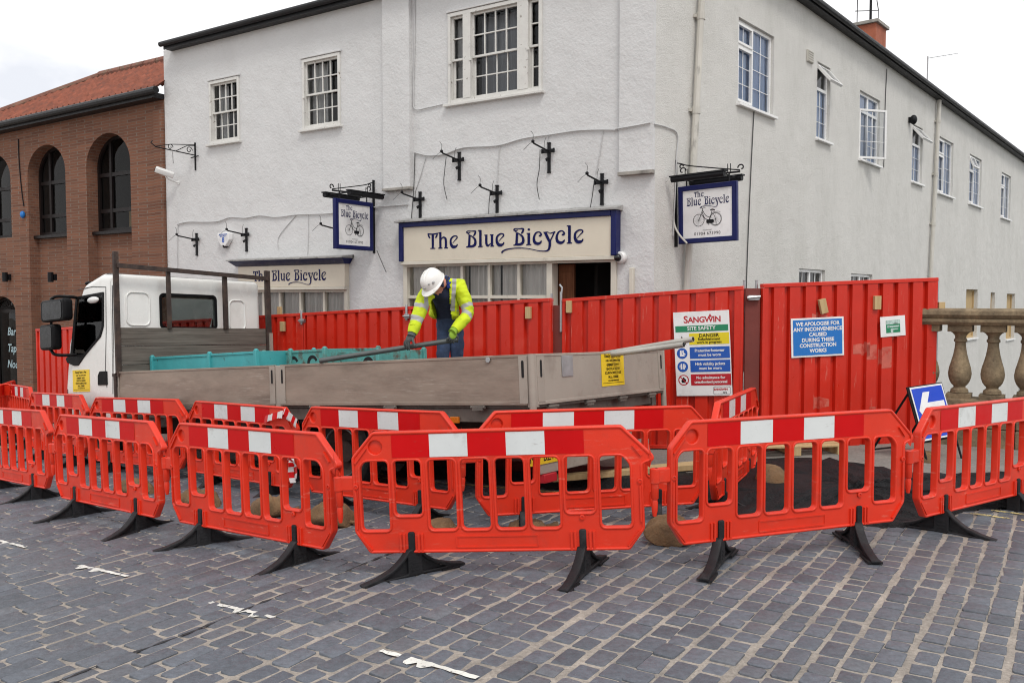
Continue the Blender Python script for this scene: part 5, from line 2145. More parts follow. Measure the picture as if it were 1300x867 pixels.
mb.build('clamp', M['galv'], root)
pc = pts[2] - ND * .05
mb = MB()
mb.box((0, 0, 0), (.09, .05, .06))
mb.tube([(-.02, 0, -.06), (-.02, 0, .16)], .018, 8)
mb.tube([(-.06, -.03, .0), (.06, -.03, .0)], .014, 8)
o = mb.build('panel_clamp', M['galv'], bevel=.003)
o.location = (pc.x, pc.y, htop(pts[2]) - .12)
o.rotation_euler = (0, 0, -rad(33))
tag(o, 'small silver clamp joining two hoarding panels under the smaller shop window', 'clamp', 'clamps on the hoarding')
pc = pts[1] - ND * .05
o2 = o.copy()
col.objects.link(o2)
o2.location = (pc.x - .1, pc.y + .05, htop(pts[1]) - .14)
o2['label'] = 'small silver clamp on the hoarding left of the worker'
pe = P3B + Vector((.03, .03, 0))
root = thing('hoarding_post', 'grey steel end post with a timber block beside the stone balustrade', 'post', (pe.x, pe.y, gz(pe.x, pe.y)), (0, 0, rad(13)))
mb = MB()
mb.tube([(0, 0, 0), (0, 0, 2.05)], .024, 10)
mb.build('tube', M['galv'], root)
mb = MB()
mb.bx(-.01, .075, -.06, -.02, 1.60, 1.77)
mb.build('timber_block', M['wood'], root, bevel=.003)
# timber stub leaning behind the hoarding top
ts = on_plane(355, 395, HP + ND * .12, ND)
mb = MB()
mb.bx(-.04, .04, -.02, .02, -.5, .07)
o = mb.build('timber_stub', M['wood'], bevel=.003)
o.location = ts
o.rotation_euler = (0, 0, -rad(33))
tag(o, 'pale timber end showing above the hoarding in front of the smaller shop window', 'timber')


# ------------------------------------------------------------------ notices on the hoarding
def board_frame(p0, n_in, tl, tr, br, bl_, off):
    """plane through p0 with inward normal n_in; gives the board's matrix, width and height from four picture corners"""
    P = [on_plane(px, py, p0 - n_in * off, n_in) for px, py in (tl, tr, br, bl_)]
    c = sum(P, Vector()) / 4
    r = ((P[1] - P[0]) + (P[2] - P[3])) / 2
    W = r.length
    x = Vector((-n_in.y, n_in.x, 0)) * -1
    H = ((P[0] - P[3]).length + (P[1] - P[2]).length) / 2
    up = ((P[0] - P[3]) + (P[1] - P[2])).normalized()
    ang = math.degrees(math.atan2(up.dot(x), up.z))
    yaw = math.degrees(math.atan2(x.y, x.x))
    return c, W, H, yaw, ang


def inward(A, B):
    d = (B - A).normalized()
    return Vector((-d.y, d.x, 0))


n2 = inward(P2A, P2B)
c, W, H, yaw, ang = board_frame(P2A, n2, (854.4, 397.3), (925.5, 393.0), (929.8, 501.5), (859.4, 503.2), .06)
root = thing('safety_board', 'tall white site safety board with green, yellow, blue and red bands', 'sign', c, (0, rad(ang), rad(yaw)))
mb = MB()
mb.bx(-W / 2, W / 2, -.004, .006, -H / 2, H / 2)
mb.build('board', M['white'], root, bevel=.0015)
X = lambda f: (f - .5) * W
Z = lambda f: (.5 - f) * H


def patch(name, x0, x1, y0, y1, m, par, y=-.0065):
    b = MB()
    b.bx(X(x0), X(x1), y, y + .001, Z(y1), Z(y0))
    return b.build(name, m, par, smooth=0)


def ink(name, lines, m, par, y=-.0085, circle=None):
    b = MB()
    for body, fx, fy, size, kw in lines:
        b.text(body, size * H, T(X(fx), y, Z(fy)) @ XZ, **kw)
    return b.build(name, m, par, smooth=0)


bd = dict(bold=.0010)
ink('heading', [('S', .225, .096, .118, dict(bold=.003)), ('ANGWIN', .56, .102, .094, dict(bold=.003, spacing=.95))], M['signred'], root, -.005)
b = MB()
b.add([(X(.63), -.0052, Z(.072)), (X(.70), -.0052, Z(.072)), (X(.665), -.0052, Z(.03))], [(0, 1, 2)])
b.build('heading_flame', M['signred'], root, smooth=0)
g = patch('green_band', .03, .975, .165, .238, M['signgreen'], root)
ink('lettering', [('SITE SAFETY', .5, .2, .062, bd)], M['white'], g)
g = patch('yellow_band', .275, .985, .258, .392, M['signyellow'], root)
ink('lettering', [('DANGER', .63, .287, .058, dict(bold=.001)), ('Refurbishment', .63, .330, .044, bd), ('work in progress', .63, .366, .042, bd)], M['black'], g)
b = MB()
b.add([(X(.06), -.0052, Z(.39)), (X(.22), -.0052, Z(.39)), (X(.14), -.0052, Z(.285))], [(0, 1, 2)])
b.add([(X(.085), -.0058, Z(.383)), (X(.195), -.0058, Z(.383)), (X(.14), -.0058, Z(.305))], [(0, 1, 2)], None, 1)
b.add([(X(.132), -.0063, Z(.36)), (X(.148), -.0063, Z(.36)), (X(.152), -.0063, Z(.325)), (X(.128), -.0063, Z(.325))], [(0, 1, 2, 3)])
b.build('warning_triangle', [M['black'], M['signyellow']], root, smooth=0)
for y0, l1, l2 in ((.42, 'Protective footwear', 'must be worn'), (.578, 'High visibility jackets', 'must be worn')):
    g = patch('blue_band', .275, .985, y0, y0 + .138, M['signblue'], root)
    ink('lettering', [(l1, .63, y0 + .044, .047, dict(bold=.0009, spacing=.92)), (l2, .63, y0 + .096, .047, bd)], M['white'], g)
    b = MB()
    ctr = Vector((X(.135), 0, Z(y0 + .072)))
    rr = .064 * H
    n = 24
    vs = [(ctr.x + rr * math.cos(2 * math.pi * i / n), -.0058, ctr.z + rr * math.sin(2 * math.pi * i / n)) for i in range(n)]
    b.add(vs, [tuple(range(n))])
    if y0 < .5:
        boot = [(-.4, .55), (-.1, .6), (-.05, -.1), (.45, -.35), (.45, -.55), (-.45, -.55)]
        boots = [boot, [(.05, .55), (.3, .6), (.3, .15), (.62, -.1), (.6, -.28), (.2, -.2), (.05, .1)]]
    else:
        boots = [[(-.35, .55), (-.08, .55), (-.08, -.5), (-.4, -.5)], [(.35, .55), (.08, .55), (.08, -.5), (.4, -.5)], [(-.55, .3), (-.42, .4), (-.46, -.2), (-.6, -.2)], [(.55, .3), (.42, .4), (.46, -.2), (.6, -.2)]]
    for poly in boots:
        b.add([(ctr.x + u * rr, -.0066, ctr.z + v * rr) for u, v in poly], [tuple(range(len(poly)))], None, 1)
    b.build('pictogram', [M['signblue'], M['white']], root, smooth=0)
g = patch('red_band', .275, .99, .742, .875, M['signred'], root)
ink('lettering', [('No admittance for', .63, .785, .045, bd), ('unauthorised personnel', .63, .835, .045, dict(bold=.0009, spacing=.9))], M['white'], g)
b = MB()
ctr = Vector((X(.14), 0, Z(.81)))
rr = .064 * H
n = 24
for r_, y_, mi in ((rr, -.0054, 0), (rr * .8, -.006, 1)):
    b.add([(ctr.x + r_ * math.cos(2 * math.pi * i / n), y_, ctr.z + r_ * math.sin(2 * math.pi * i / n)) for i in range(n)], [tuple(range(n))], None, mi)
b.add([(ctr.x + u * rr, -.0066, ctr.z + v * rr) for u, v in ((-.1, .5), (.15, .5), (.3, .1), (.45, .3), (.5, -.1), (.2, -.5), (-.3, -.5), (-.45, -.05), (-.25, .1))], [tuple(range(9))], None, 2)
b.add([(ctr.x + u * rr, -.0072, ctr.z + v * rr) for u, v in ((-.68, .55), (-.55, .68), (.68, -.55), (.55, -.68))], [(0, 1, 2, 3)])
b.build('pictogram', [M['signred'], M['white'], M['black']], root, smooth=0)
b = MB()
b.shape(rrect(X(.665), X(.975), Z(.985), Z(.892), .02), [rrect(X(.672), X(.968), Z(.981), Z(.896), .018)], h=.001, M=T(0, -.0055, 0) @ XZ)
g = b.build('logo_box', M['galv'], root, smooth=0)
ink('lettering', [('SANGWIN', .80, .925, .034, dict(bold=.0015))], M['signred'], g, -.006)
ink('lettering', [('hire', .87, .962, .028, dict(shear=.3, bold=.001))], M['black'], g, -.006)

n3 = inward(P3A, P3B)
c, W, H, yaw, ang = board_frame(P3A, n3, (1004, 404.3), (1070.6, 402.2), (1071.6, 451.0), (1004.6, 454.3), .055)
root = thing('apology_notice', 'bright blue notice with white capitals apologising for construction works', 'sign', c, (0, rad(ang), rad(yaw)))
mb = MB()
mb.bx(-W / 2, W / 2, -.004, .006, -H / 2, H / 2)
mb.build('board', M['white'], root, bevel=.0015)
g = patch('blue_field', .035, .965, .045, .955, M['noticeblue'], root)
ink('lettering', [(t_, .5, .155 + .138 * i, .132, dict(bold=.002, spacing=1.0)) for i, t_ in enumerate(('WE APOLOGISE FOR', 'ANY INCONVENIENCE', 'CAUSED', 'DURING THESE', 'CONSTRUCTION', 'WORKS'))], M['white'], g)

c, W, H, yaw, ang = board_frame(P3A, n3, (1117.2, 402.2), (1148.6, 400.6), (1149.6, 426), (1118.2, 427.6), .05)
root = thing('paper_notice', 'small white paper notice with a green picture on the red hoarding', 'notice', c, (0, rad(ang), rad(yaw)))
mb = MB()
mb.bx(-W / 2, W / 2, -.002, .003, -H / 2, H / 2)
mb.build('sheet', M['white'], root)
g = patch('green_picture', .22, .79, .2, .82, M['signgreen'], root, -.0036)
b = MB()
for x0, x1, y0, y1 in ((.23, .78, .21, .4), (.3, .75, .47, .55), (.52, .68, .34, .4), (.5, .7, .62, .68), (.27, .36, .45, .56), (.4, .5, .6, .8)):
    b.bx(X(x0), X(x1), -.0052, -.0045, Z(y1), Z(y0))
pale = pm('pale green print', (.45, .58, .54), .5, var=.25, vs=40)
b.build('pale_marks', pale, g, smooth=0)

# ------------------------------------------------------------------ stone balustrade of the bridge
BA = Vector((5.02, 10.56, 0))
bz = gz(BA.x, BA.y)
root = thing('stone_balustrade', 'weathered sandstone bridge balustrade with bulbous balusters at the right edge', 'balustrade', (BA.x, BA.y, bz), (0, 0, -rad(33)))
BL = 3.6
zt, zb_, zr = 1.74 - bz, .66 - bz, 1.53 - bz
mb = MB()
prof = [(-.17, 0), (.17, 0), (.20, .035), (.20, .06), (.17, .075), (.19, .09), (.21, .12), (.20, .165), (.15, .195), (-.15, .195), (-.20, .165), (-.21, .12), (-.19, .09), (-.17, .075), (-.20, .06), (-.20, .035)]
YZ = Matrix(((0, 0, 1, 0), (1, 0, 0, 0), (0, 1, 0, 0), (0, 0, 0, 1)))
for a, b in ((0, 1.22), (1.226, 2.5), (2.506, 3.7)):
    mb.prism(prof, a, b, T(0, 0, zr) @ YZ)
mb.build('coping_rail', M['stone'], root, smooth=40)
bp = [(.125, 0), (.125, .05), (.10, .062), (.095, .10), (.075, .115), (.062, .13), (.07, .145), (.085, .16), (.105, .19), (.122, .24), (.128, .29), (.118, .36), (.095, .44), (.075, .52), (.062, .60), (.058, .66), (.072, .672), (.072, .695), (.06, .71), (.062, .74), (.085, .77), (.115, .79), (.125, .80), (.125, zr - zb_)]
sc_ = 1.0
for k in range(8):
    b = MB(T(.06 + k * .345, 0, zb_))
    b.lathe(bp[2:-2], 24)
    b.bx(-.13, .13, -.13, .13, 0, .055)
    b.bx(-.13, .13, -.13, .13, .79, zr - zb_ - .001)
    b.build('baluster', M['stone'], root, smooth=40)
mb = MB()
for a, b in ((0, 1.0), (1.006, 2.1), (2.106, 3.6)):
    mb.bx(a, b, -.19, .19, .30, zb_ - .10)
    mb.bx(a, b, -.23, .23, zb_ - .095, zb_ - .001)
    mb.bx(a, b, -.24, .24, -.3, .295)
mb.build('plinth', M['stone'], root, bevel=.012)
# the bank wall below the parapet
mb = MB(T(BA.x, BA.y, 0) @ rot(0, 0, -33))
mb.bx(-1.5, 12, .24, .6, -3.3, bz - .3)
tag(mb.build('bridge_wall', M['stone'], smooth=0, origin=(BA.x, BA.y, -3.3)), 'sandstone river wall of the bridge under the balustrade', 'wall')

# ------------------------------------------------------------------ blue arrow sign on a folding stand
ft_ = on_ground(1197, 592)
pq0 = at_y(1184, 505, ft_.y)
root = thing('arrow_sign', 'blue road sign with a white left arrow on a black folding stand', 'sign', (pq0.x, pq0.y, gz(pq0.x, pq0.y)), (0, 0, rad(27)))
zc = pq0.z - root.location.z
TA = T(0, 0, zc - .15) @ rot(-17, 0, 0) @ rot(0, -3, 0)
w2, h2_ = .275, .30
b = MB(TA)
b.bx(-w2, w2, -.006, .006, -h2_, h2_)
b.build('back_plate', M['black'], root, bevel=.002)
b = MB(TA)
b.bx(-w2 + .012, w2 - .012, -.0085, -.0062, -h2_ + .012, h2_ - .012)
wb = b.build('white_border', M['white'], root, smooth=0)
b = MB(TA)
b.bx(-w2 + .03, w2 - .03, -.0105, -.0087, -h2_ + .03, h2_ - .03)
b.build('blue_field', M['roadblue'], wb, smooth=0)
b = MB(TA)
arrow = [(x_ * .84, y_ + .03) for x_, y_ in ((-.25, .0), (-.10, .19), (.03, .19), (-.06, .075), (.26, .075), (.26, -.075), (-.06, -.075), (.03, -.19), (-.10, -.19))]
b.prism(arrow, .0107, .0125, XZ)
b.build('arrow', M['white'], wb, smooth=0)
b = MB()
for s in (-1, 1):
    b.tube([TA @ Vector((s * (w2 + .0), .012, h2_)), TA @ Vector((s * (w2 + .0), .012, -h2_ - .33))], .012, 6)
b.tube([TA @ Vector((-w2, .012, -h2_)), TA @ Vector((w2, .012, -h2_))], .012, 6)
b.build('front_leg_frame', M['black'], root)
b = MB()
for s in (-1, 1):
    top = TA @ Vector((s * (w2 - .03), .02, h2_ - .05))
    b.tube([top, (s * (w2 - .02), .62, 0.015)], .012, 6)
b.tube([(-w2, .55, .12), (w2, .55, .12)], .010, 6)
b.build('rear_leg_frame', M['black'], root)

# ------------------------------------------------------------------ loose timber and pallet by the hoarding
pp = on_ground(1008, 590)
root = thing('pallet', 'pale timber pallet pushed under the bottom of the red hoarding', 'pallet', (pp.x, pp.y + .55, gz(pp.x, pp.y) + .088), (0, 0, rad(8)))
for k in range(3):
    b = MB()
    b.bx(-.6 + k * .53, -.5 + k * .53, -.5, .4, 0, .09)
    b.build('bearer', M['wood'], root, bevel=.004)
for k in range(6):
    b = MB()
    b.bx(-.6, .56, -.5 + k * .16, -.38 + k * .16, .0905, .112)
    b.build('deck_board', M['wood'], root, bevel=.003)
for (a, b_, lab) in (((800, 597), (960, 583), 'pale timber length lying on the pavement behind the lorry tail'), ((700, 607), (880, 592), 'brownish timber length lying nearest the double yellow lines')):
    p0, p1 = on_ground(*a, dz=.13), on_ground(*b_, dz=.13)
    mb = MB()
    mb.bar(p0, p1, .1, .06)
    tag(mb.build('timber_length', M['wood'], bevel=.004, origin=p0), lab, 'timber')

# ------------------------------------------------------------------ dropside lorry
TYAW, TPITCH, TROLL = 144.0, 4.2, 2.0
TO = Vector((.214, 7.35, gz(.214, 7.35)))
RT = Matrix.Rotation(rad(TYAW), 4, 'Z') @ Matrix.Rotation(rad(TPITCH), 4, 'Y') @ Matrix.Rotation(rad(TROLL), 4, 'X')
TM = Matrix.Translation(TO) @ RT
TI = TM.inverted()


def tray(px, py):
    o = TI @ Vector((0, 0, EYE))
    d = TI.to_3x3() @ ray(px, py)
    return o, d


def tside(px, py, y=0.0):
    o, d = tray(px, py)
    p = o + d * ((y - o.y) / d.y)
    return p.x, p.z


def tend(px, py, x=0.0):
    o, d = tray(px, py)
    p = o + d * ((x - o.x) / d.x)
    return p.y, p.z


lorry = thing('dropside_lorry', 'white dropside lorry with scuffed beige sides and a timber headboard', 'lorry', TO, RT.to_euler())
ZT = tside(682, 449.5)[1]
ZB = tside(680, 514)[1]
BLN = tside(147, 470)[0]
BW = 2.43
xj = tside(352.5, 488)[0]
for xa_, xb_ in ((.05, xj - .05), (xj + .05, BLN)):
    b = MB()
    b.bx(xa_, xb_, -.028, -.002, ZB, ZT)
    b.bx(xa_, xb_, -.034, .004, ZT - .022, ZT + .003)
    b.bx(xa_, xb_, -.034, .004, ZB - .003, ZB + .03)
    sd_ = b.build('dropside', M['tan'], lorry, bevel=.003)
    for xx in (xa_ + .035, xb_ - .035):
        b = MB()
        b.bx(xx - .045, xx + .045, .0005, .006, ZB + .01, ZT - .01)
        e = b.build('latch_plate', M['tan2'], sd_, bevel=.002)
        b = MB()
        b.shape(rrect(xx - .012, xx + .012, ZT - .2, ZT - .05, .011), [], h=.004, M=T(0, .0085, 0) @ rot(90, 0, 0))
        b.build('latch_slot', M['hole'], sd_, smooth=0)
    for k in range(3):
        b = MB()
        xx = xa_ + (xb_ - xa_) * (k + .5) / 3
        b.bx(xx - .06, xx + .06, -.01, .018, ZB - .05, ZB - .004)
        b.tube([(xx - .08, .005, ZB - .02), (xx + .08, .005, ZB - .02)], .014, 8)
        b.build('side_hinge', M['chassis'], sd_)
b = MB()
b.shape(rrect(tside(620, 455)[0] - .025, tside(620, 455)[0] + .025, ZT - .06, ZT - .01, .024), [], h=.01, bevel=.003, M=T(0, .008, 0) @ rot(90, 0, 0))
b.build('lashing_ring', M['galv'], lorry)
b = MB()
b.bx(xj - .045, xj + .045, -.05, -.004, ZB - .1, ZT - .004)
b.build('centre_post', M['tan2'], lorry, bevel=.004)
b = MB()
b.tube([(0, -.01, ZB - .22), (0, -.01, ZT + .004)], .032, 12)
b.bx(-.03, .05, -.06, -.004, ZB - .02, ZT)
b.build('corner_post', M['tan2'], lorry)
yr, _z = tend(841, 470)
YR = -BW if yr > -2.2 else max(yr, -2.62)
b = MB()
b.bx(-.028, -.002, YR + .04, -.04, ZB, ZT)
b.bx(-.034, .004, YR + .04, -.04, ZT - .02, ZT + .003)
b.bx(-.034, .004, YR + .04, -.04, ZB - .003, ZB + .025)
tb = b.build('tailboard', M['tan2'], lorry, bevel=.003)
for yy in (-.10, YR + .10):
    b = MB()
    b.shape(rrect(-yy - .012, -yy + .012, ZT - .2, ZT - .05, .011), [], h=.004, M=T(-.0365, 0, 0) @ rot(0, 0, -90) @ XZ)
    b.build('latch_slot', M['hole'], tb, smooth=0)
    b = MB()
    b.bx(-.034, -.0285, yy - .055, yy + .055, ZB + .01, ZT - .01)
    b.build('latch_plate', M['tan2'], tb, bevel=.002)
yp0, yp1 = tend(709, 455)[0], tend(723, 455)[0]
b = MB()
b.bx(-.036, -.029, yp1, yp0, ZT - .21, ZT - .02)
b.build('patch_plate', M['galv'], tb, bevel=.002)
for k in range(4):
    b = MB()
    yy = -.3 - k * (abs(YR) - .6) / 3
    b.bx(-.02, .01, yy - .06, yy + .06, ZB - .06, ZB - .004)
    b.tube([(-.01, yy - .08, ZB - .03), (-.01, yy + .08, ZB - .03)], .018, 8)
    b.build('tail_hinge', M['chassis'], tb)
b = MB()
b.tube([(-.0, YR, ZB - .2), (0, YR, ZT + .004)], .03, 12)
b.build('corner_post', M['tan2'], lorry)


def notice(par, Mx, w_, h_):
    b = MB(Mx)
    b.bx(-w_ / 2, w_ / 2, -.002, .001, -h_ / 2, h_ / 2)
    nn = b.build('hire_notice', M['yellow'], par, smooth=0)
    b = MB(Mx)
    for i, (t_, s_) in enumerate((('Ready Rent a Van', .115), ('CARS - VANS - MPVS & 4X4S', .058), ('GRIMSBY 352911', .088), ('LINCOLN 542733', .088), ('SCUNTHORPE 271555', .083), ('HULL 320000', .088), ('www.readyrentavan.co.uk', .05))):
        zz = (.39, .245, .12, .0, -.12, -.24, -.34)[i]
        b.text(t_, s_ * h_ * 1.25, T(0, -.0032, zz * h_) @ XZ, bold=.0012, spacing=.95)
    b.bx(-w_ * .46, w_ * .46, -.0028, -.0025, -h_ * .42, -h_ * .405)
    b.build('lettering', M['ink'], nn, smooth=0)
    return nn


MTAIL = rot(0, 0, -90)        # faces local -x
y0_, z0_ = tend(760, 469)
y1_, z1_ = tend(788.5, 466.5)
zt_ = tend(773, 447)[1]
zb__ = tend(774, 489.5)[1]
notice(tb, T(-.031, (y0_ + y1_) / 2, (zt_ + zb__) / 2) @ MTAIL, abs(y1_ - y0_), zt_ - zb__)
b = MB()
b.bx(-.0, BLN, YR, YR + .026, ZB, ZT)
b.build('far_dropside', M['tan'], lorry, bevel=.003)
b = MB()
b.bx(.0, BLN, YR + .03, -.035, ZB - .03, ZB + .03)
b.build('bed_floor', M['oldwood'], lorry)
b = MB()
b.bx(.06, BLN + .1, -.16, -.06, ZB - .16, ZB - .035)
b.bx(.06, BLN + .1, YR + .06, YR + .16, ZB - .16, ZB - .035)
for k in range(9):
    xx = .1 + k * (BLN - .2) / 8
    b.bx(xx - .03, xx + .03, YR + .17, -.17, ZB - .14, ZB - .033)
b.build('subframe', M['chassis'], lorry, bevel=.004)
b = MB()
b.bx(.3, BLN + 1.1, -.95, -.85, ZB - .46, ZB - .17)
b.bx(.3, BLN + 1.1, -1.6, -1.5, ZB - .46, ZB - .17)
b.bx(.8, 1.0, -2.1, -.3, ZB - .5, ZB - .4)
b.bx(3.2, 4.3, -.75, -.15, .38, .78)
b.bx(.02, .12, YR + .2, -.2, ZB - .30, ZB - .165)
b.build('chassis', M['rust'], lorry, bevel=.01)
# tail bar, plate, lamps
b = MB()
pa, pb = tend(683, 597, .05), tend(757, 577, .05)
zb0 = .42
b.bx(.02, .10, YR + .35, -.12, zb0 - .06, zb0 + .06)
b.bx(.04, .09, -.75, -.68, zb0 + .061, ZB - .31)
b.bx(.04, .09, YR + .68, YR + .75, zb0 + .061, ZB - .31)
b.build('underrun_bar', M['tan2'], lorry, bevel=.006)
yy, zz = tend(690, 581, .0)
b = MB(T(.015, yy, zz) @ MTAIL)
b.bx(-.26, .26, -.004, .0, -.056, .056)
npp = b.build('number_plate', M['plate'], lorry, smooth=0)
b = MB(T(.0105, yy, zz) @ MTAIL)
b.text('FN57 BZW', .10, XZ, bold=.002)
b.build('lettering', M['black'], npp, smooth=0)
b = MB()
b.bx(.0, .06, -.34, -.14, zb0 - .14, zb0 - .062)
b.build('tail_lamp', M['signred'], lorry, bevel=.006)
b = MB()
xm_, zm_ = tside(578, 533, -.05)
b.bx(xm_ - .05, xm_ + .05, -.058, -.03, zm_ - .03, zm_ + .03)
b.build('marker_lamp', M['amber'], lorry, bevel=.006)


def wheel(xw, yw, rr, wd, zw, hub_out):
    R0 = T(xw, yw, zw) @ rot(90, 0, 0)
    b = MB(R0)
    h = wd / 2
    b.lathe([(rr * .62, -h * .7), (rr * .66, -h), (rr * .90, -h), (rr * .985, -h * .78), (rr, -h * .55), (rr, h * .55), (rr * .985, h * .78), (rr * .90, h), (rr * .66, h), (rr * .62, h * .7)], 36, cap=False)
    b.build('tyre', M['tyre'], None)
    ty = bpy.context.scene.objects[col.objects[-1].name] if False else col.objects[-1]
    ty.parent = lorry
    b = MB(R0)
    for s_ in (-1, 1):
        b.lathe([(rr * .63, s_ * h * .82), (rr * .58, s_ * h * .7), (rr * .5, s_ * h * .15), (rr * .3, s_ * h * .1), (rr * .27, s_ * h * .5), (rr * .12, s_ * h * .55), (.002, s_ * h * .55)], 28, cap=False)
    b.build('hub', M['rust'], ty)
    b = MB(R0)
    for s_ in (-1, 1):
        b.lathe([(rr * .655, s_ * h * .90), (rr * .665, s_ * h * 1.0), (rr * .645, s_ * h * 1.04), (rr * .625, s_ * h * .98), (rr * .625, s_ * h * .85)], 32, cap=False)
    b.build('rim', M['steelgrey'], ty)
    return ty


xw, _ = tside(436, 592, -.2)
RRW = .40
def gl(x, y):
    p = TM @ Vector((x, y, 0))
    return gz(p.x, p.y) - p.z
for yy in (-.30, YR + .30):
    wheel(xw, yy, RRW, .26, RRW + gl(xw, yy), 1)
xf = BLN + .82
for yy in (-.27, YR + .27):
    wheel(xf, yy, RRW, .24, RRW + gl(xf, yy), 1)
b = MB()
for x0, x1 in ((xw - .55, xw - .51), (xw + .52, xw + .56)):
    b.bx(x0, x1, -.55, -.06, .35, ZB - .17)
b.bx(xw - .5, xw + .5, -.55, -.06, ZB - .2, ZB - .165)
b.build('mudguard', M['blackplastic'], lorry)

# timber headboard with steel posts and rail
XH = BLN + .0
hb = MB()
zt0 = tend(152, 415, XH)[1]
zbh = ZB + .03
n = 4
zz0 = zbh
for k in range(n):
    za_, zb_2 = zbh + (zt0 - zbh) * k / n, zbh + (zt0 - zbh) * (k + 1) / n - .008
    hb.bx(XH + .005, XH + .04, YR + .07, -.07, za_, zb_2)
hb.build('headboard', M['oldwood'], lorry, bevel=.004)
ztl = tend(149, 320, XH)[1]
ztr = tend(338, 344, XH)[1]
for yy, zt_, wd, bot in ((-.03, ztl, .07, ZB - .2), (YR + .04, ztr, .09, ZB - .2), (tend(213.5, 380, XH)[0], tend(213.5, 345, XH)[1], .055, zt0 - .02), (tend(285, 380, XH)[0], tend(285, 350, XH)[1], .07, zt0 - .02)):
    b = MB()
    b.bx(XH - .035, XH + .003, yy - wd / 2, yy + wd / 2, bot, zt_)
    b.build('headboard_post', M['rust'], lorry, bevel=.003)
b = MB()
zl_, zr_ = tend(155, 338, XH)[1], tend(330, 354, XH)[1]
b.bar((XH - .055, -.03, zl_), (XH - .055, YR + .04, zr_), .035, .06)
b.build('headboard_rail', M['rust'], lorry, bevel=.003)
b = MB()
yy, zz = tend(343, 430, XH)
b.bx(XH - .06, XH - .036, YR + .0, YR + .055, ZB, tend(343, 423, XH)[1])
b.build('corner_bracket', M['tan2'], lorry)
b = MB()
b.tube([(XH - .02, .02, ZT - .35), (XH - .02, .02, ZT - .02)], .022, 8)
b.tube([(XH - .02, .02, ZT - .03), (XH - .1, .03, ZT - .0), (XH - .1, .03, ZT - .06)], .014, 8)
b.bx(XH - .1, XH + .06, -.0, .02, ZT - .06, ZT - .02)
b.build('side_latch', M['rust'], lorry)

def inpoly(x, y, P):
    r = False
    for i in range(len(P)):
        x0, y0 = P[i]
        x1, y1 = P[i - 1]
        if (y0 > y) != (y1 > y) and x < (x1 - x0) * (y - y0) / (y1 - y0) + x0:
            r = not r
    return r
# cab
YC0, YC1 = -.07, YR + .07
CW = YC0 - YC1
cx = lambda px, py: tside(px, py, YC0)
XR = XH + .10
rt = cx(153, 345)[1]
ft0 = cx(103, 362)
fm = cx(84.5, 435)
fbm = cx(82.5, 492)
XF = fbm[0] + .02
prof = [(XR, .80), (XR, rt), (XR + .35, rt + .03), (ft0[0] - .06, ft0[1] + .02), (ft0[0] + .02, ft0[1] - .05), (fm[0] - .02, fm[1]), (XF, fbm[1]), (XF + .01, .62), (XF - .06, .48), (XF - .22, .46), (xf + .46, .55), (xf + .40, .72), (xf + .2, .88), (xf - .2, .88), (xf - .40, .72), (xf - .42, .62), (XR + .0, .62)]
prof = [(XR, .62), (XR, rt - .04), (XR + .05, rt)] + prof[2:-1]
wpx = [(98, 377.5), (131.3, 371.5), (131.3, 413), (127.5, 427), (107, 452), (92, 453)]
win = [cx(*p) for p in wpx]
wc = Vector((sum(p[0] for p in win) / 6, sum(p[1] for p in win) / 6))
grow = lambda k: roundpoly([(wc.x + (p[0] - wc.x) * k, wc.y + (p[1] - wc.y) * k) for p in win], .03)
MY = Matrix(((1, 0, 0, 0), (0, 0, -1, 0), (0, 1, 0, 0), (0, 0, 0, 1)))
t_ = MB()
t_.shape(roundpoly(prof, .05, 3), [], h=CW, bevel=.11, M=T(0, (YC0 + YC1) / 2, 0) @ MY, res=4)
k_ = MB()
k_.prism(grow(1.0), -3.2, .6, MY)
vs, fs = bool_cut((t_.v, t_.f), (k_.v, k_.f))
pc_ = Vector((sum(p[0] for p in prof) / len(prof), sum(p[1] for p in prof) / len(prof)))
inner = [(XR + .05, .95), (XR + .05, rt - .09), (XR + .4, rt - .06), (ft0[0] - .08, ft0[1] - .07), (fm[0] - .10, fm[1]), (XF - .09, fbm[1]), (XF - .09, .95)]
k_ = MB()
k_.prism(inner, -(YC0 - .055), -(YC1 + .055), MY)
vs, fs = bool_cut((vs, fs), (k_.v, k_.f))
# windscreen and back window openings
k_ = MB()
k_.bx(ft0[0] - .16, XF + .4, YC1 + .14, YC0 - .14, fm[1] + .02, ft0[1] - .13)
vs, fs = bool_cut((vs, fs), (k_.v, k_.f))
yw0, zw0 = tend(203, 417, XR)
yw1, zw1 = tend(274.5, 375, XR)
k_ = MB()
k_.bx(XR - .2, XR + .12, min(yw0, yw1) + .03, max(yw0, yw1) - .03, zw0 + .02, zw1 - .03)
vs, fs = bool_cut((vs, fs), (k_.v, k_.f))
b = MB()
b.add(vs, fs)
mi = []
for f in fs:
    c = sum((vs[i] for i in f), Vector()) / len(f)
    ins_ = YC1 + .05 < c.y < YC0 - .05 and inpoly(c.x, c.z, [(wx * 1.0, wz) for wx, wz in inner] ) or any(abs(c.y - yy) < .004 for yy in (YC0 - .055, YC1 + .055)) or (abs(c.x - XR - .05) < .004 or abs(c.x - XF + .09) < .004)
    mi.append(1 if ins_ else 0)
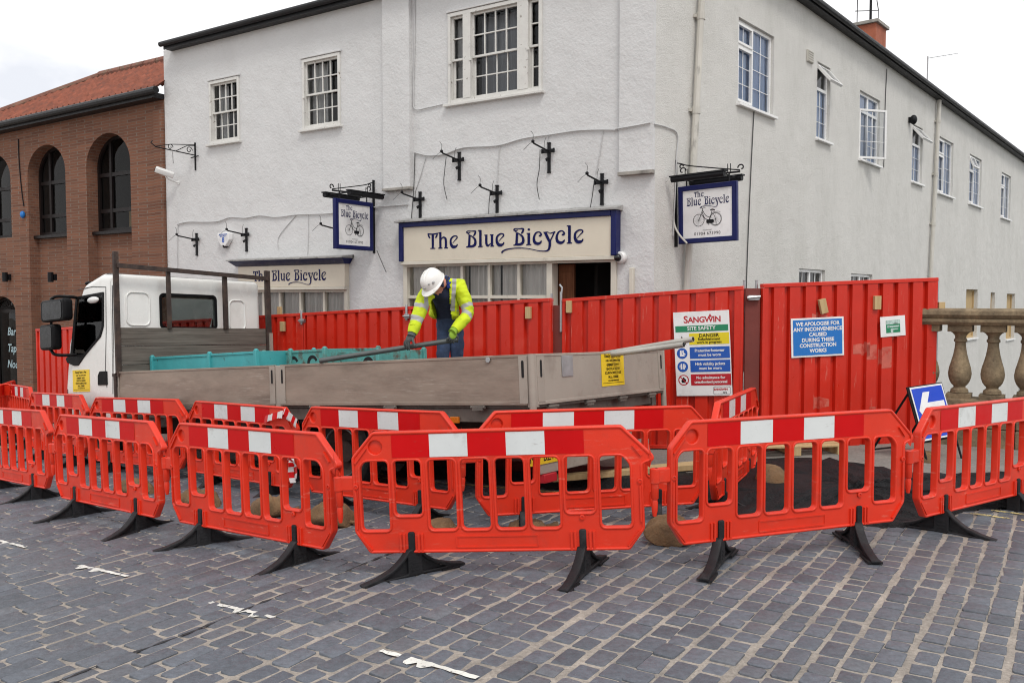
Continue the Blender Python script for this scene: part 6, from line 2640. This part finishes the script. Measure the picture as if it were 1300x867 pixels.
    # faces lying exactly on the inner shell
for i, f in enumerate(fs):
    c = sum((vs[k] for k in f), Vector()) / len(f)
    for (x0, z0), (x1, z1) in zip(inner, inner[1:] + inner[:1]):
        e = Vector((x1 - x0, z1 - z0))
        w_ = Vector((c.x - x0, c.z - z0))
        if abs(e.x * w_.y - e.y * w_.x) / e.length < .004 and YC1 + .05 < c.y < YC0 - .05:
            mi[i] = 1
b.mi = mi
cab = b.build('cab_body', [M['cab'], M['cabtrim']], lorry, smooth=40)
for yy in (-.62, -1.75):
    b = MB(T(XR + .38, yy, 0) @ rot(0, -8, 0))
    b.shape(rrect(-.24, .24, 1.0, 1.95, .08), [], h=.14, bevel=.04, M=rot(0, 0, 90) @ XZ)
    b.shape(rrect(-.13, .13, 1.98, 2.18, .05), [], h=.10, bevel=.03, M=rot(0, 0, 90) @ XZ)
    b.build('seat', M['blackplastic'], cab)
b = MB(T(XF - .52, -1.75, 1.72) @ rot(0, -55, 0))
b.tube([(.21 * math.cos(2 * math.pi * i / 20), .21 * math.sin(2 * math.pi * i / 20), 0) for i in range(21)], .016, 8)
b.bar((-.2, 0, 0), (.2, 0, 0), .03, .02)
b.tube([(0, 0, 0), (0, 0, -.3)], .03, 8)
b.build('steering_wheel', M['blackplastic'], cab)
b = MB()
b.bx(XF - .45, XF - .1, YC1 + .1, YC0 - .1, 1.2, 1.56)
b.build('dash_panel', M['blackplastic'], cab, bevel=.05)
gx = [cx(*p) for p in ((97, 377), (132.2, 370.5), (132.2, 414), (128.5, 427.5), (109, 451), (100, 464), (95, 464.5), (86, 460.5), (84.2, 455), (90, 450))]
b = MB()
b.shape(roundpoly(gx, .02), [grow(.93)], h=.012, bevel=.003, M=T(0, YC0 + .006, 0) @ MY)
b.build('window_surround', M['blackplastic'], cab, smooth=30)
b = MB()
b.shape(grow(.97), [], h=.005, M=T(0, YC0 - .004, 0) @ MY)
b.build('side_glass', M['cabglass'], cab, smooth=0)
b = MB()
b.shape(grow(.97), [], h=.005, M=T(0, YC1 + .004, 0) @ MY)
b.build('side_glass', M['cabglass'], cab, smooth=0)
b = MB()
sx0 = cx(101, 440)
b.tube([(sx0[0] - .02, -.55, sx0[1] + .12), (sx0[0] + .02, -.62, sx0[1] + .0), (sx0[0] + .05, -.8, sx0[1] - .05)], .018, 8)
b.bx(sx0[0] - .5, sx0[0] - .1, -1.5, -1.3, sx0[1] - .15, sx0[1] + .06)
b.build('dashboard', M['noticeblue'], cab, bevel=.01)
b = MB()
m0 = cx(121, 381)
b.ball((m0[0], YC0 + .03, m0[1]), .09, (1.6, .4, .5), 10)
b.build('sun_visor', M['camwhite'], cab)
# door outline, handle grille, roof marker, step
b = MB()
for seg in ([(134.5, 368), (135, 420), (134, 470)], [(134, 470), (136, 492)], [(99, 368), (118, 364), (134.5, 364.5), (134.5, 368)], [(142.5, 362), (143.5, 430), (143.5, 500)]):
    P = [Vector((cx(*q_)[0], YC0 + .0005, cx(*q_)[1])) for q_ in seg]
    b.tube(P, .006, 5)
b.build('door_gap', M['cabgap'], cab)
g0, g1 = cx(125, 489), cx(136.5, 471)
b = MB()
b.shape(roundpoly([(g1[0], g0[1]), (g0[0], g0[1]), (g0[0] - .005, g0[1] + .13), (g0[0] - .05, g1[1]), (g1[0], g1[1])], .015), [], h=.012, bevel=.004, M=T(0, YC0 + .006, 0) @ MY)
b.build('handle_recess', M['blackplastic'], cab, smooth=30)
c0_, c1_ = cx(92.5, 470), cx(114.5, 497)
notice(cab, T((c0_[0] + c1_[0]) / 2, YC0 + .004, (c0_[1] + c1_[1]) / 2) @ rot(0, 0, 180), abs(c1_[0] - c0_[0]), abs(c1_[1] - c0_[1]))
b = MB()
b.ball((ft0[0] + .02, YC0 - .12, ft0[1] + .03), .05, (1.2, 1, .6), 8)
b.build('roof_marker', M['blackplastic'], cab)
b = MB()
b.quad((ft0[0] - .03, YC0 - .12, ft0[1] - .10), (fm[0] - .01, YC0 - .12, fm[1]), (fm[0] - .01, YC1 + .12, fm[1]), (ft0[0] - .03, YC1 + .12, ft0[1] - .10))
b.build('windscreen', M['cabglass'], cab, smooth=0)
b = MB()
b.bx(XF - .16, XF - .0, YC1 + .02, YC0 + .02, .44, .66)
b.build('bumper', M['blackplastic'], lorry, bevel=.03)
# back wall: window, pressed panels, roof edge
yw0, zw0 = tend(203, 417, XR)
yw1, zw1 = tend(274.5, 375, XR)
b = MB()
MX = T(XR - .004, 0, 0) @ rot(0, 0, -90) @ XZ      # drawing x -> -y side, facing -x
yA, yB = -yw0, -yw1
b.shape(rrect(min(yA, yB), max(yA, yB), zw0 - .01, zw1, .07), [rrect(min(yA, yB) + .035, max(yA, yB) - .035, zw0 + .025, zw1 - .035, .05)], h=.02, bevel=.004, M=MX)
b.build('rear_window_seal', M['blackplastic'], cab, smooth=30)
b = MB()
b.shape(rrect(min(yA, yB) + .03, max(yA, yB) - .03, zw0 + .02, zw1 - .03, .05), [], h=.006, M=MX)
b.build('rear_window', M['cabglass'], cab, smooth=0)
for (pl, pr, pt_, pb_) in ((160, 190, 371, 414), (291, 311, 381, 420)):
    ya, za_ = tend(pl, pb_, XR)
    yb, zb_2 = tend(pr, pt_, XR)
    lo, hi = sorted((-ya, -yb))
    b = MB()
    b.shape(rrect(lo, hi, min(za_, zb_2), max(za_, zb_2), .09), [rrect(lo + .022, hi - .022, min(za_, zb_2) + .022, max(za_, zb_2) - .022, .075)], h=.024, bevel=.009, M=MX)
    b.build('pressed_panel', M['cab'], cab, smooth=50)
# mirrors on long arms
def local_box(px0, px1, py0, py1, y, r, dx, name, par):
    xA, zA = tside(px0, py1, y)
    xB, zB = tside(px1, py0, y)
    lo, hi = sorted((xA, xB))
    b = MB(T(lo + (hi - lo) / 2, y, (zA + zB) / 2) @ rot(0, 0, dx))
    w_, h_ = (hi - lo) / 2, (zB - zA) / 2
    b.shape(rrect(-w_, w_, -h_, h_, r), [], h=.13, bevel=.035, M=rot(90, 0, 0) @ rot(0, 0, 0), res=3)
    o = b.build(name, M['blackplastic'], par)
    g = MB(b.M)
    g.shape(rrect(-w_ * .78, w_ * .78, -h_ * .82, h_ * .82, r * .8), [], h=.004, M=T(0, .068, 0) @ rot(90, 0, 0))
    g.build('mirror_glass', M['mirror'], o, smooth=0)
    return o


YM = YC0 + .24
mu = local_box(57, 87, 378, 410, YM, .06, 0, 'wide_mirror', lorry)
ml = local_box(56, 73, 411, 445, YM, .05, 0, 'main_mirror', lorry)
b = MB()
q = lambda px, py, y: Vector((tside(px, py, y)[0], y, tside(px, py, y)[1]))
b.tube(catmull([q(97, 378, YC0), q(90, 377, YC0 + .1), q(72, 376.5, YM), (q(65, 380, YM))], 4), .022, 8)
b.tube(catmull([q(97, 450, YC0), q(84, 451, YC0 + .12), q(70, 450, YM), q(65, 445, YM)], 4), .022, 8)
b.tube([q(66, 380, YM), q(64, 445, YM)], .018, 8)
b.build('mirror_arm', M['blackplastic'], lorry)


# ------------------------------------------------------------------ load on the bed
def stillage(px0, px1, ptop, y, depth, label, mat_, mids=(), holes=0):
    xA = tside(px0, ptop, y)[0]
    xB, zt = tside(px1, ptop, y)
    lo, hi = sorted((xA, xB))
    z0 = ZB + .032
    org = TM @ Vector((lo, y, z0))
    root = thing('stillage', label, 'stillage', org, RT.to_euler(), 'turquoise steel stillages on the lorry bed')
    L, Ht = hi - lo, zt - z0
    for (x0, x1, y0, y1, nm) in ((.03, L - .03, -.015, -.005, 'side_panel'), (.03, L - .03, -depth + .005, -depth + .015, 'side_panel'), (.005, .015, -depth + .03, -.03, 'end_panel'), (L - .015, L - .005, -depth + .03, -.03, 'end_panel')):
        b = MB()
        b.bx(x0, x1, y0, y1, .1, Ht - .07)
        b.bx(x0, x1, y0 - .012, y1 + .012, Ht - .075, Ht - .045)
        b.build(nm, mat_, root, bevel=.003)
    for xx, yy in [(0, 0), (L, 0), (0, -depth), (L, -depth)] + [(L * m_, 0) for m_ in mids]:
        b = MB()
        b.bx(xx - .026, xx + .026, yy - .026, yy + .026, 0, Ht - .035)
        b.ball((xx, yy, Ht - .035), .029, (1, 1, .7), 8)
        b.build('corner_post', mat_, root, bevel=.004)
    b = MB()
    b.bx(0, L, -depth, 0, .08, .1)
    b.build('base', mat_, root)
    for k in range(holes):
        xx = L * (.2 + .62 * k / max(1, holes - 1))
        P = [(.075 * math.cos(a), .075 * math.sin(a)) for a in [rad(20 + 250 * i / 14) for i in range(15)]]
        vs, fs = stroke(P, (.035, .05, .035), 2)
        b = MB(T(xx, -.0035, Ht - .21) @ rot(0, 0, 180) @ XZ)
        b.add(vs, fs)
        b.build('dark_arc', M['hole'], root, smooth=0)  # dark arcs drawn flat on the panel for its round holes
    return root


stillage(193, 325, 441, -.50, .9, 'turquoise steel stillage nearest the timber headboard on the lorry bed', M['teal'], (.42,))
stillage(335, 412, 438, -.95, .9, 'rusty turquoise stillage with dark round marks, in the middle of the lorry bed', M['tealdirt'], (.55,), 3)
stillage(416, 480, 440, -1.2, .8, 'faded turquoise stillage nearest the worker on the lorry bed', M['tealdirt'], (), 2)

b = MB()
pe_ = TM @ Vector((tside(412, 459)[0], -.012, ZT + .034))
hand = at_y(573.5, 432, 9.12)
dirp = (hand - pe_).normalized()
b.tube([pe_ - dirp * .06, hand + dirp * .06], .027, 14)
b.tube([pe_ - dirp * .062, pe_ - dirp * .059], .021, 14)
tag(b.build('scaffold_tube', M['scaff'], origin=pe_), 'dull grey scaffold tube held by the worker and resting on the lorry side', 'tube', 'scaffold tubes on the lorry')
for (pa, pb, m_, lab, Ya, Yb) in (((690, 462), (880, 430.5), M['scaff_pale'], 'pale scaffold tube sticking out farthest over the tailboard', 9.2, 8.05), ((700, 460), (868, 437.5), M['scaff_pale'], 'shorter pale scaffold tube beside the farthest sticking out one', 9.0, 8.0)):
    A, B = at_y(*pa, Ya), at_y(*pb, Yb)
    b = MB()
    d = (B - A).normalized()
    b.tube([A, B], .027, 14)
    b.tube([B - d * .005, B + d * .002], .021, 14, mi=1)
    tag(b.build('scaffold_tube', [m_, M['hole']], origin=A), lab, 'tube', 'scaffold tubes on the lorry')
# ------------------------------------------------------------------ the worker standing on the lorry bed
def skin_mesh(J, E, root, sub=2):
    """J: name -> (position, rx, ry); E: edges; grows one continuous surface"""
    names = list(J)
    me = bpy.data.meshes.new('tmp_skin')
    me.from_pydata([J[n][0] for n in names], [(names.index(a), names.index(b)) for a, b in E], [])
    o = bpy.data.objects.new('tmp_skin', me)
    col.objects.link(o)
    o.modifiers.new('skin', 'SKIN')
    sv_ = me.skin_vertices[0].data if me.skin_vertices else None
    if sv_ is None:
        me.skin_vertices.new() if hasattr(me.skin_vertices, 'new') else None
        sv_ = me.skin_vertices[0].data
    for i, n in enumerate(names):
        sv_[i].radius = (J[n][1], J[n][2])
        sv_[i].use_root = (n == root)
    s = o.modifiers.new('sub', 'SUBSURF')
    s.levels = sub
    s.render_levels = sub
    dg = bpy.context.evaluated_depsgraph_get()
    dg.update()
    m2 = bpy.data.meshes.new_from_object(o.evaluated_get(dg))
    vs = [v.co.copy() for v in m2.vertices]
    fs = [tuple(p.vertices) for p in m2.polygons]
    bpy.data.objects.remove(o)
    bpy.data.meshes.remove(me)
    bpy.data.meshes.remove(m2)
    return vs, fs


def screen(p):
    d = p - Vector((0, 0, EYE))
    f = d.y * cp - d.z * sp
    u = d.y * sp + d.z * cp
    return CX + FPX * d.x / f, CY - FPX * u / f


w_pel = at_y(572, 419, 9.62)
tl = TI @ w_pel
floor_pt = TM @ Vector((tl.x, tl.y, ZB + .032))
W0 = Vector((w_pel.x, w_pel.y, floor_pt.z))
jp = lambda px, py, Y: at_y(px, py, Y) - W0
zf = lambda x, y: (TM @ Vector(((TI @ (W0 + Vector((x, y, 0)))).x, (TI @ (W0 + Vector((x, y, 0)))).y, ZB + .032))).z - W0.z

pel = jp(572, 417, 9.62)
fl, fr_ = Vector((-.10, .10, 0)), Vector((.115, .06, 0))
for f in (fl, fr_):
    f.z = zf(f.x, f.y) + .075
neck = jp(564, 359, 9.27)
head = jp(551.5, 361, 9.10)
J = {
    'pelvis': (pel, .135, .115),
    'waist': (jp(569, 400, 9.53), .135, .105),
    'chest': (jp(565, 380, 9.42), .15, .115),
    'upper': (jp(565, 367, 9.35), .12, .095),
    'neck': (neck, .06, .06),
    'skull': (head, .078, .085),
    'chin': (jp(552.5, 369.5, 9.045), .045, .05),
    'shR': (jp(582, 366, 9.38), .05, .05), 'elR': (jp(596.5, 397, 9.30), .05, .05), 'wrR': (jp(578.5, 423, 9.15), .034, .034),
    'shL': (jp(541.5, 371, 9.20), .068, .068), 'elL': (jp(531, 401, 9.08), .05, .05), 'wrL': (jp(523, 424, 8.98), .034, .034),
    'hipR': (jp(580.5, 421, 9.63), .098, .10), 'knR': (jp(579.5, 452, 9.54), .072, .075), 'ankR': (fr_, .05, .05), 'toeR': (fr_ + Vector((.03, -.17, -.03)), .042, .035),
    'hipL': (jp(563.5, 421, 9.62), .098, .10), 'knL': (jp(562.5, 452, 9.50), .072, .075), 'ankL': (fl, .05, .05), 'toeL': (fl + Vector((-.04, -.17, -.03)), .042, .035),
}
Ed = [('pelvis', 'waist'), ('waist', 'chest'), ('chest', 'upper'), ('upper', 'neck'), ('neck', 'skull'), ('skull', 'chin'), ('upper', 'shR'), ('shR', 'elR'), ('elR', 'wrR'), ('upper', 'shL'), ('shL', 'elL'), ('elL', 'wrL'),
      ('pelvis', 'hipR'), ('hipR', 'knR'), ('knR', 'ankR'), ('ankR', 'toeR'), ('pelvis', 'hipL'), ('hipL', 'knL'), ('knL', 'ankL'), ('ankL', 'toeL')]
man = thing('person', 'worker in white hard hat and yellow jacket bending over a scaffold tube on the lorry', 'person', W0)
# head frame
up = Vector((-.50, -.50, .70)).normalized()
fwd = Vector((-.30, -.62, -.70))
fwd = (fwd - up * fwd.dot(up)).normalized()
side = up.cross(fwd).normalized()          # towards his left ear (image right)
HM = Matrix(((side.x, fwd.x, up.x, head.x), (side.y, fwd.y, up.y, head.y), (side.z, fwd.z, up.z, head.z), (0, 0, 0, 1)))
pole_d = (hand - pe_).normalized()
gd, gn = Vector((-.25, -.25, -.9)).normalized(), Vector((-.35, .93, -.1))
gn = (gn - gd * gn.dot(gd)).normalized()
J['wrR'] = (hand - W0 - pole_d * .02 - gd * .105 - gn * .048, .034, .034)
vs, fs = skin_mesh(J, Ed, 'pelvis', 3)
body = MB()
# every face gets the cloth or skin of its region
hipz = J['waist'][0].z - .03
zl_an = lambda c: c.z
mi = []
for f in fs:
    c = sum((vs[i] for i in f), Vector()) / len(f)
    if (c - head).length < .15 and (c - neck).length > .045 and c.y < neck.y + .03:
        mi.append(2)
    elif c.z < .13:
        mi.append(3)
    elif c.z < hipz:
        mi.append(1)
    else:
        mi.append(0)
vs = [v + Vector((v.x, v.y, 0)).normalized() * (mnoise.noise(Vector((v.x * 9, v.y * 9, v.z * 16))) * .014 if v.z < hipz else 0) for v in vs]
body.add(vs, fs)
body.mi = mi
# face: nose, brow, ears and lips grown out of the same mesh
n0 = len(body.f)
for c, r, sc in (((0, .092, -.035), .018, (.8, 1.1, 1.5)), ((0, .078, .0), .03, (1.5, .5, .5)), ((0, .082, -.078), .02, (1.3, .5, .5)), ((.082, -.005, -.03), .03, (.4, .8, 1.15)), ((-.082, -.005, -.03), .03, (.4, .8, 1.15)), ((.03, .075, -.012), .012, (1.2, .6, .7)), ((-.03, .075, -.012), .012, (1.2, .6, .7))):
    body.ball(c, r, sc, 8, HM)
body.mi = mi + [2] * (len(body.f) - n0)
body.build('body', [M['navycloth'], M['denim'], M['skin'], M['rubber']], man, smooth=80)

# jacket: same joints, looser, open at the front
JJ = {k: (v[0], v[1] + .028, v[2] + .028) for k, v in J.items() if k in ('waist', 'chest', 'upper', 'shR', 'elR', 'shL', 'elL')}
JJ['waist'] = (jp(564, 397, 9.46), .185, .13)
JJ['hem'] = (jp(563, 407, 9.44), .185, .14)
JJ['chest'] = (jp(564, 380, 9.42), .185, .13)
JJ['upper'] = (jp(569, 364, 9.40), .14, .125)
JJ['wrR'] = (J['wrR'][0].lerp(J['elR'][0], .08), .052, .052)
JJ['wrL'] = (J['wrL'][0].lerp(J['elL'][0], -.38), .055, .055)
JJ['shR'] = (jp(583, 364, 9.38), .098, .098)
JJ['shL'] = (J['shL'][0], .092, .092)
JJ['elR'] = (J['elR'][0], .078, .078)
JJ['elL'] = (J['elL'][0], .074, .074)
JJ['collar'] = (neck.lerp(J['upper'][0], .35), .085, .08)
JE = [('hem', 'waist'), ('waist', 'chest'), ('chest', 'upper'), ('upper', 'collar'), ('upper', 'shR'), ('shR', 'elR'), ('elR', 'wrR'), ('upper', 'shL'), ('shL', 'elL'), ('elL', 'wrL')]
vs, fs = skin_mesh(JJ, JE, 'hem', 4)
rj = random.Random(5)
nv = []
for v in vs:
    k = mnoise.noise(v * 9) * .016 + mnoise.noise(Vector((v.x * 16, v.y * 16, v.z * 30))) * .010
    c = (v - Vector((0, 0, v.z))).normalized() if v.length else Vector()
    nv.append(v + c * k + Vector((0, 0, mnoise.noise(v * 14 + Vector((3, 1, 7))) * .005)))
vs = nv


opening = [(546, 378), (552, 362), (563, 349), (570, 352), (570.5, 372), (572, 392), (575, 408), (575, 424), (552, 424), (551.5, 404), (547.5, 390)]


def seg_t(p, a, b):
    d = b - a
    return (p - a).dot(d) / d.dot(d), (p - a - d * ((p - a).dot(d) / d.dot(d))).length


keep, jmi = [], []
bx_ = [('shR', 'elR', .70, .84), ('elR', 'wrR', .14, .30), ('shL', 'elL', .58, .74), ('elL', 'wrL', .08, .28)]
for f in fs:
    c = sum((vs[i] for i in f), Vector()) / len(f)
    n = (vs[f[1]] - vs[f[0]]).cross(vs[f[2]] - vs[f[0]])
    sx_, sy_ = screen(c + W0)
    arm = min(seg_t(c, JJ[a][0], JJ[b][0])[1] if -.05 < seg_t(c, JJ[a][0], JJ[b][0])[0] < 1.1 else 9 for a, b in (('shR', 'elR'), ('elR', 'wrR'), ('shL', 'elL'), ('elL', 'wrL')))
    if n.y < .25 * n.length and inpoly(sx_, sy_, opening) and arm > .10:
        continue
    if c.z < JJ['hem'][0].z - .06 + .035 * math.sin(c.x * 20 + 2):
        continue
    m_ = 0
    for a, b, t0, t1 in bx_:
        t, dd = seg_t(c, JJ[a][0], JJ[b][0])
        if t0 < t < t1 and dd < .13:
            m_ = 1
    # braces over the shoulders and a hem band
    for k, (ax, bxp) in enumerate((((577.5, 346), (574.5, 395)), ((539.5, 366), (542, 392)))):
        if arm > .055 or sy_ < 378:
            xx = ax[0] + (bxp[0] - ax[0]) * (sy_ - ax[1]) / (bxp[1] - ax[1])
            if abs(sx_ - xx) < 2.6 and ax[1] - 6 < sy_ < bxp[1]:
                m_ = 1
    keep.append(f)
    jmi.append(m_)
jk = MB()
jk.add(vs, keep)
jk.mi = jmi
jo = jk.build('jacket', [M['hivis'], M['silver']], man, smooth=80)
sd2 = jo.modifiers.new('cloth thickness', 'SOLIDIFY')
sd2.thickness = .012
sd2.offset = -1
for s_ in ('R', 'L'):
    e_, w_e = J['el' + s_][0], J['wr' + s_][0]
    cf = MB()
    cf.tube([e_.lerp(w_e, t) for t in (.55, .75, .88, .97)], [.066, .060, .055, .050], 16)
    cf.build('sleeve_cuff', M['hivis'], jo, smooth=60)
# blue collar of the undershirt
cb_ = MB()
P = [neck + Vector((math.cos(a) * .085, math.sin(a) * .075 + .005, -.01 + .035 * math.sin(a + .6))) for a in [rad(-60 + 300 * i / 16) for i in range(17)]]
vsc, fsc = [], []
axis = (neck - J['upper'][0]).normalized()
for p in P:
    vsc += [p - axis * .045, p + axis * .018]
cb_.add(vsc, [(2 * i, 2 * i + 2, 2 * i + 3, 2 * i + 1) for i in range(16)])
lap = [jp(565.5, 350, 9.24), jp(570.5, 353, 9.28), jp(571.5, 366, 9.235), jp(567, 366, 9.20)]
cb_.add(lap, [(0, 1, 2, 3)])
co2 = cb_.build('collar', M['royal'], man, smooth=60)
s3 = co2.modifiers.new('cloth thickness', 'SOLIDIFY')
s3.thickness = .01
# hard hat: dome, ridges, brim and peak
hh_ = MB(HM @ Matrix.Diagonal((.93, .93, .93, 1)))
prof_h = [(.146, .030), (.142, .06), (.134, .095), (.118, .13), (.09, .157), (.05, .174), (.012, .179)]
vs, fs = [], []
nseg = 36
for r, z in prof_h:
    for k in range(nseg):
        a = 2 * math.pi * k / nseg
        vs.append((r * .90 * math.cos(a), r * 1.08 * math.sin(a) - .005, z + .006 * (1 if abs(math.cos(a)) < .18 else 0)))
for i in range(len(prof_h) - 1):
    for k in range(nseg):
        k2 = (k + 1) % nseg
        fs.append((i * nseg + k, i * nseg + k2, (i + 1) * nseg + k2, (i + 1) * nseg + k))
fs.append(tuple((len(prof_h) - 1) * nseg + k for k in range(nseg)))
hh_.add(vs, fs)
vs, fs = [], []
for k in range(nseg):
    a = 2 * math.pi * k / nseg
    peak = max(0, math.sin(a)) ** 1.5
    r0, r1 = .146, .153 + .045 * peak
    vs += [(r0 * .9 * math.cos(a), r0 * 1.08 * math.sin(a) - .005, .034), (r1 * .9 * math.cos(a), r1 * 1.08 * math.sin(a) - .005, .022 - .012 * peak), (r1 * .9 * math.cos(a), r1 * 1.08 * math.sin(a) - .005, .016 - .012 * peak), (r0 * .88 * math.cos(a), r0 * 1.05 * math.sin(a) - .005, .026)]
for k in range(nseg):
    for j in range(3):
        a, b = 4 * k + j, 4 * ((k + 1) % nseg) + j
        fs.append((a, b, b + 1, a + 1))
hh_.add(vs, fs)
for sx_ in (-.03, .03):
    hh_.tube([(sx_, .142 * math.cos(rad(t)) * 1.02, .035 + .148 * math.sin(rad(t))) for t in range(25, 156, 10)], .005, 6)
hat = hh_.build('hard_hat', M['helmet'], man, smooth=45)
bg_ = MB(HM)
for (ax_, az_, sz_) in ((40, .085, .016), (62, .10, .011), (98, .075, .017)):
    a_ = rad(ax_)
    rr_ = .137
    c_ = Vector((rr_ * .84 * math.cos(a_), rr_ * 1.0 * math.sin(a_) - .005, az_))
    bg_.ball(c_, sz_, (1, 1, .8), 8)
bg_.build('hat_badge', M['silver'], hat, smooth=60)
hb_ = MB(HM)
hb_.lathe([(.086, -.05), (.094, -.01), (.096, .03), (.08, .05)], 20, T(0, -.034, 0) @ Matrix.Diagonal((.88, .78, 1, 1)))
ho = hb_.build('hair', M['hair'], man, smooth=80)


# gloved hands: palm, four fingers of different lengths with bent joints, and a thumb from the side of the palm
def glove(wrist, d, nrm, curl, spread, flip, label=None, thumb_curl=35):
    d = d.normalized()
    nrm = (nrm - d * nrm.dot(d)).normalized()          # out of the palm
    s = d.cross(nrm).normalized() * flip               # towards the thumb
    b = MB()
    pc = wrist + d * .055
    A = Matrix(((s.x, d.x, nrm.x, pc.x), (s.y, d.y, nrm.y, pc.y), (s.z, d.z, nrm.z, pc.z), (0, 0, 0, 1)))
    b.ball((0, 0, 0), .05, (.92, 1.08, .40), 12, A)
    b.ball((0, -.008, -.008), .046, (.9, 1.1, .36), 10, A, 1)
    b.ball((0, -.035, 0), .04, (.8, 1.1, .6), 10, A)
    b.ball((.03, -.015, .008), .026, (.9, 1.3, .8), 10, A)
    for k, (off, ln) in enumerate(((.033, .066), (.011, .076), (-.012, .071), (-.034, .056))):
        p = pc + s * off + d * .036
        ang = spread * (1.5 - k) * .12
        dd = (d + s * ang).normalized()
        pts_, rs = [p], [.0125]
        tot = 0
        for j, fr__ in enumerate((.45, .32, .23)):
            tot += curl[j]
            dirf = dd * math.cos(rad(tot)) + nrm * math.sin(rad(tot))
            p = p + dirf * ln * fr__ * 1.15
            pts_.append(p)
            rs.append((.0118, .0108, .0095)[j])
        P2, R2_ = [pts_[0]], [rs[0]]
        for i in range(1, len(pts_)):
            P2 += [pts_[i - 1].lerp(pts_[i], .5), pts_[i]]
            R2_ += [(rs[i - 1] + rs[i]) / 2 * .98, rs[i]]
        b.tube(P2, R2_, 10)
        b.ball(pts_[-1], rs[-1], (1, 1, 1), 8)
    p = pc + s * .034 - d * .018
    dirt = (s * .85 + d * .6 + nrm * .25).normalized()
    p1 = p + dirt * .036
    d2 = (dirt * math.cos(rad(thumb_curl)) + (nrm * .75 + d * .5).normalized() * math.sin(rad(thumb_curl))).normalized()
    p2 = p1 + d2 * .03
    p3 = p2 + d2 * .022
    b.tube([p, p1, p2, p3], [.016, .0135, .012, .010], 10)
    b.ball(p3, .010, n=8)
    return b


pole_d = (hand - pe_).normalized()
wr = J['wrR'][0]
gr_pos = hand - W0
b = glove(wr, gd, gn, (35, 75, 60), .25, 1, thumb_curl=60)
go = b.build('glove', [M['glove'], M['gloveback']], man, smooth=80)
b2 = MB()
dirw = (wr - J['elR'][0]).normalized()
b2.tube([wr - dirw * .035, wr + dirw * .0, wr + dirw * .035], [.042, .044, .046], 14)
b2.build('glove_cuff', M['gloveback'], go, smooth=60)
wr = J['wrL'][0]
b = glove(wr, Vector((-.45, -.10, -.75)), Vector((.25, .35, -.3)), (18, 22, 18), .9, 1, thumb_curl=10)
go = b.build('glove', [M['glove'], M['glove']], man, smooth=80)
b2 = MB()
dirw = (wr - J['elL'][0]).normalized()
b2.tube([wr - dirw * .03, wr + dirw * .0, wr + dirw * .03], [.04, .042, .043], 14)
b2.build('glove_cuff', M['glove'], go, smooth=60)
# ------------------------------------------------------------------ daylight and camera
w = bpy.data.worlds.new('World')
scene.world = w
w.use_nodes = True
nt = w.node_tree
nt.nodes.clear()
wo = nt.nodes.new('ShaderNodeOutputWorld')
bg = nt.nodes.new('ShaderNodeBackground')
sky = nt.nodes.new('ShaderNodeTexSky')
sky.sky_type = 'NISHITA'
sky.sun_disc = False
SUN_EL, SUN_AZ = 55, 163          # degrees; azimuth measured clockwise from +Y
sky.sun_elevation = rad(SUN_EL)
sky.sun_rotation = rad(SUN_AZ)
sky.air_density = 1.0
sky.dust_density = 2.0
tc = nd(nt, 'ShaderNodeTexCoord')
mp = nd(nt, 'ShaderNodeMapping')
mp.inputs['Scale'].default_value = (1, 1, 2.2)
nt.links.new(tc.outputs['Generated'], mp.inputs[0])
cl = noise(nt, mp.outputs[0], 2.1, 7, .55)
cover = ramp(nt, cl, [(.22, .35), (.40, 1.0)])
shade = ramp(nt, noise(nt, mp.outputs[0], 3.7, 6, .55), [(.3, (8.6, 8.9, 9.6)), (.5, (11.6, 11.6, 11.7))])
mxx = mix(nt, cover, sky.outputs[0], shade)
nt.links.new(mxx, bg.inputs[0])
bg.inputs[1].default_value = .10
nt.links.new(bg.outputs[0], wo.inputs[0])

sl = bpy.data.lights.new('sun', 'SUN')
sl.energy = 1.5
sl.angle = rad(16)
sl.color = (1, .965, .91)
so = bpy.data.objects.new('sun', sl)
col.objects.link(so)
az, el = rad(SUN_AZ), rad(SUN_EL)
sd = Vector((math.sin(az) * math.cos(el), math.cos(az) * math.cos(el), math.sin(el)))
so.rotation_euler = sd.to_track_quat('Z', 'Y').to_euler()
so.location = sd * 40

cd = bpy.data.cameras.new('camera')
cd.sensor_fit = 'HORIZONTAL'
cd.sensor_width = 36
cd.lens = 36 * FPX / 1300
cd.clip_end = 1000
co = bpy.data.objects.new('camera', cd)
col.objects.link(co)
co.location = (0, 0, EYE)
co.rotation_euler = (rad(90) - PITCH, 0, 0)
scene.camera = co
scene.render.engine = 'CYCLES'
scene.cycles.use_denoising = True
scene.cycles.filter_width = 1.1
scene.cycles.max_bounces = 8
scene.cycles.transparent_max_bounces = 12
scene.view_settings.view_transform = 'Standard'
scene.view_settings.look = 'None'
scene.view_settings.exposure = 0.0
scene.view_settings.gamma = 1.0
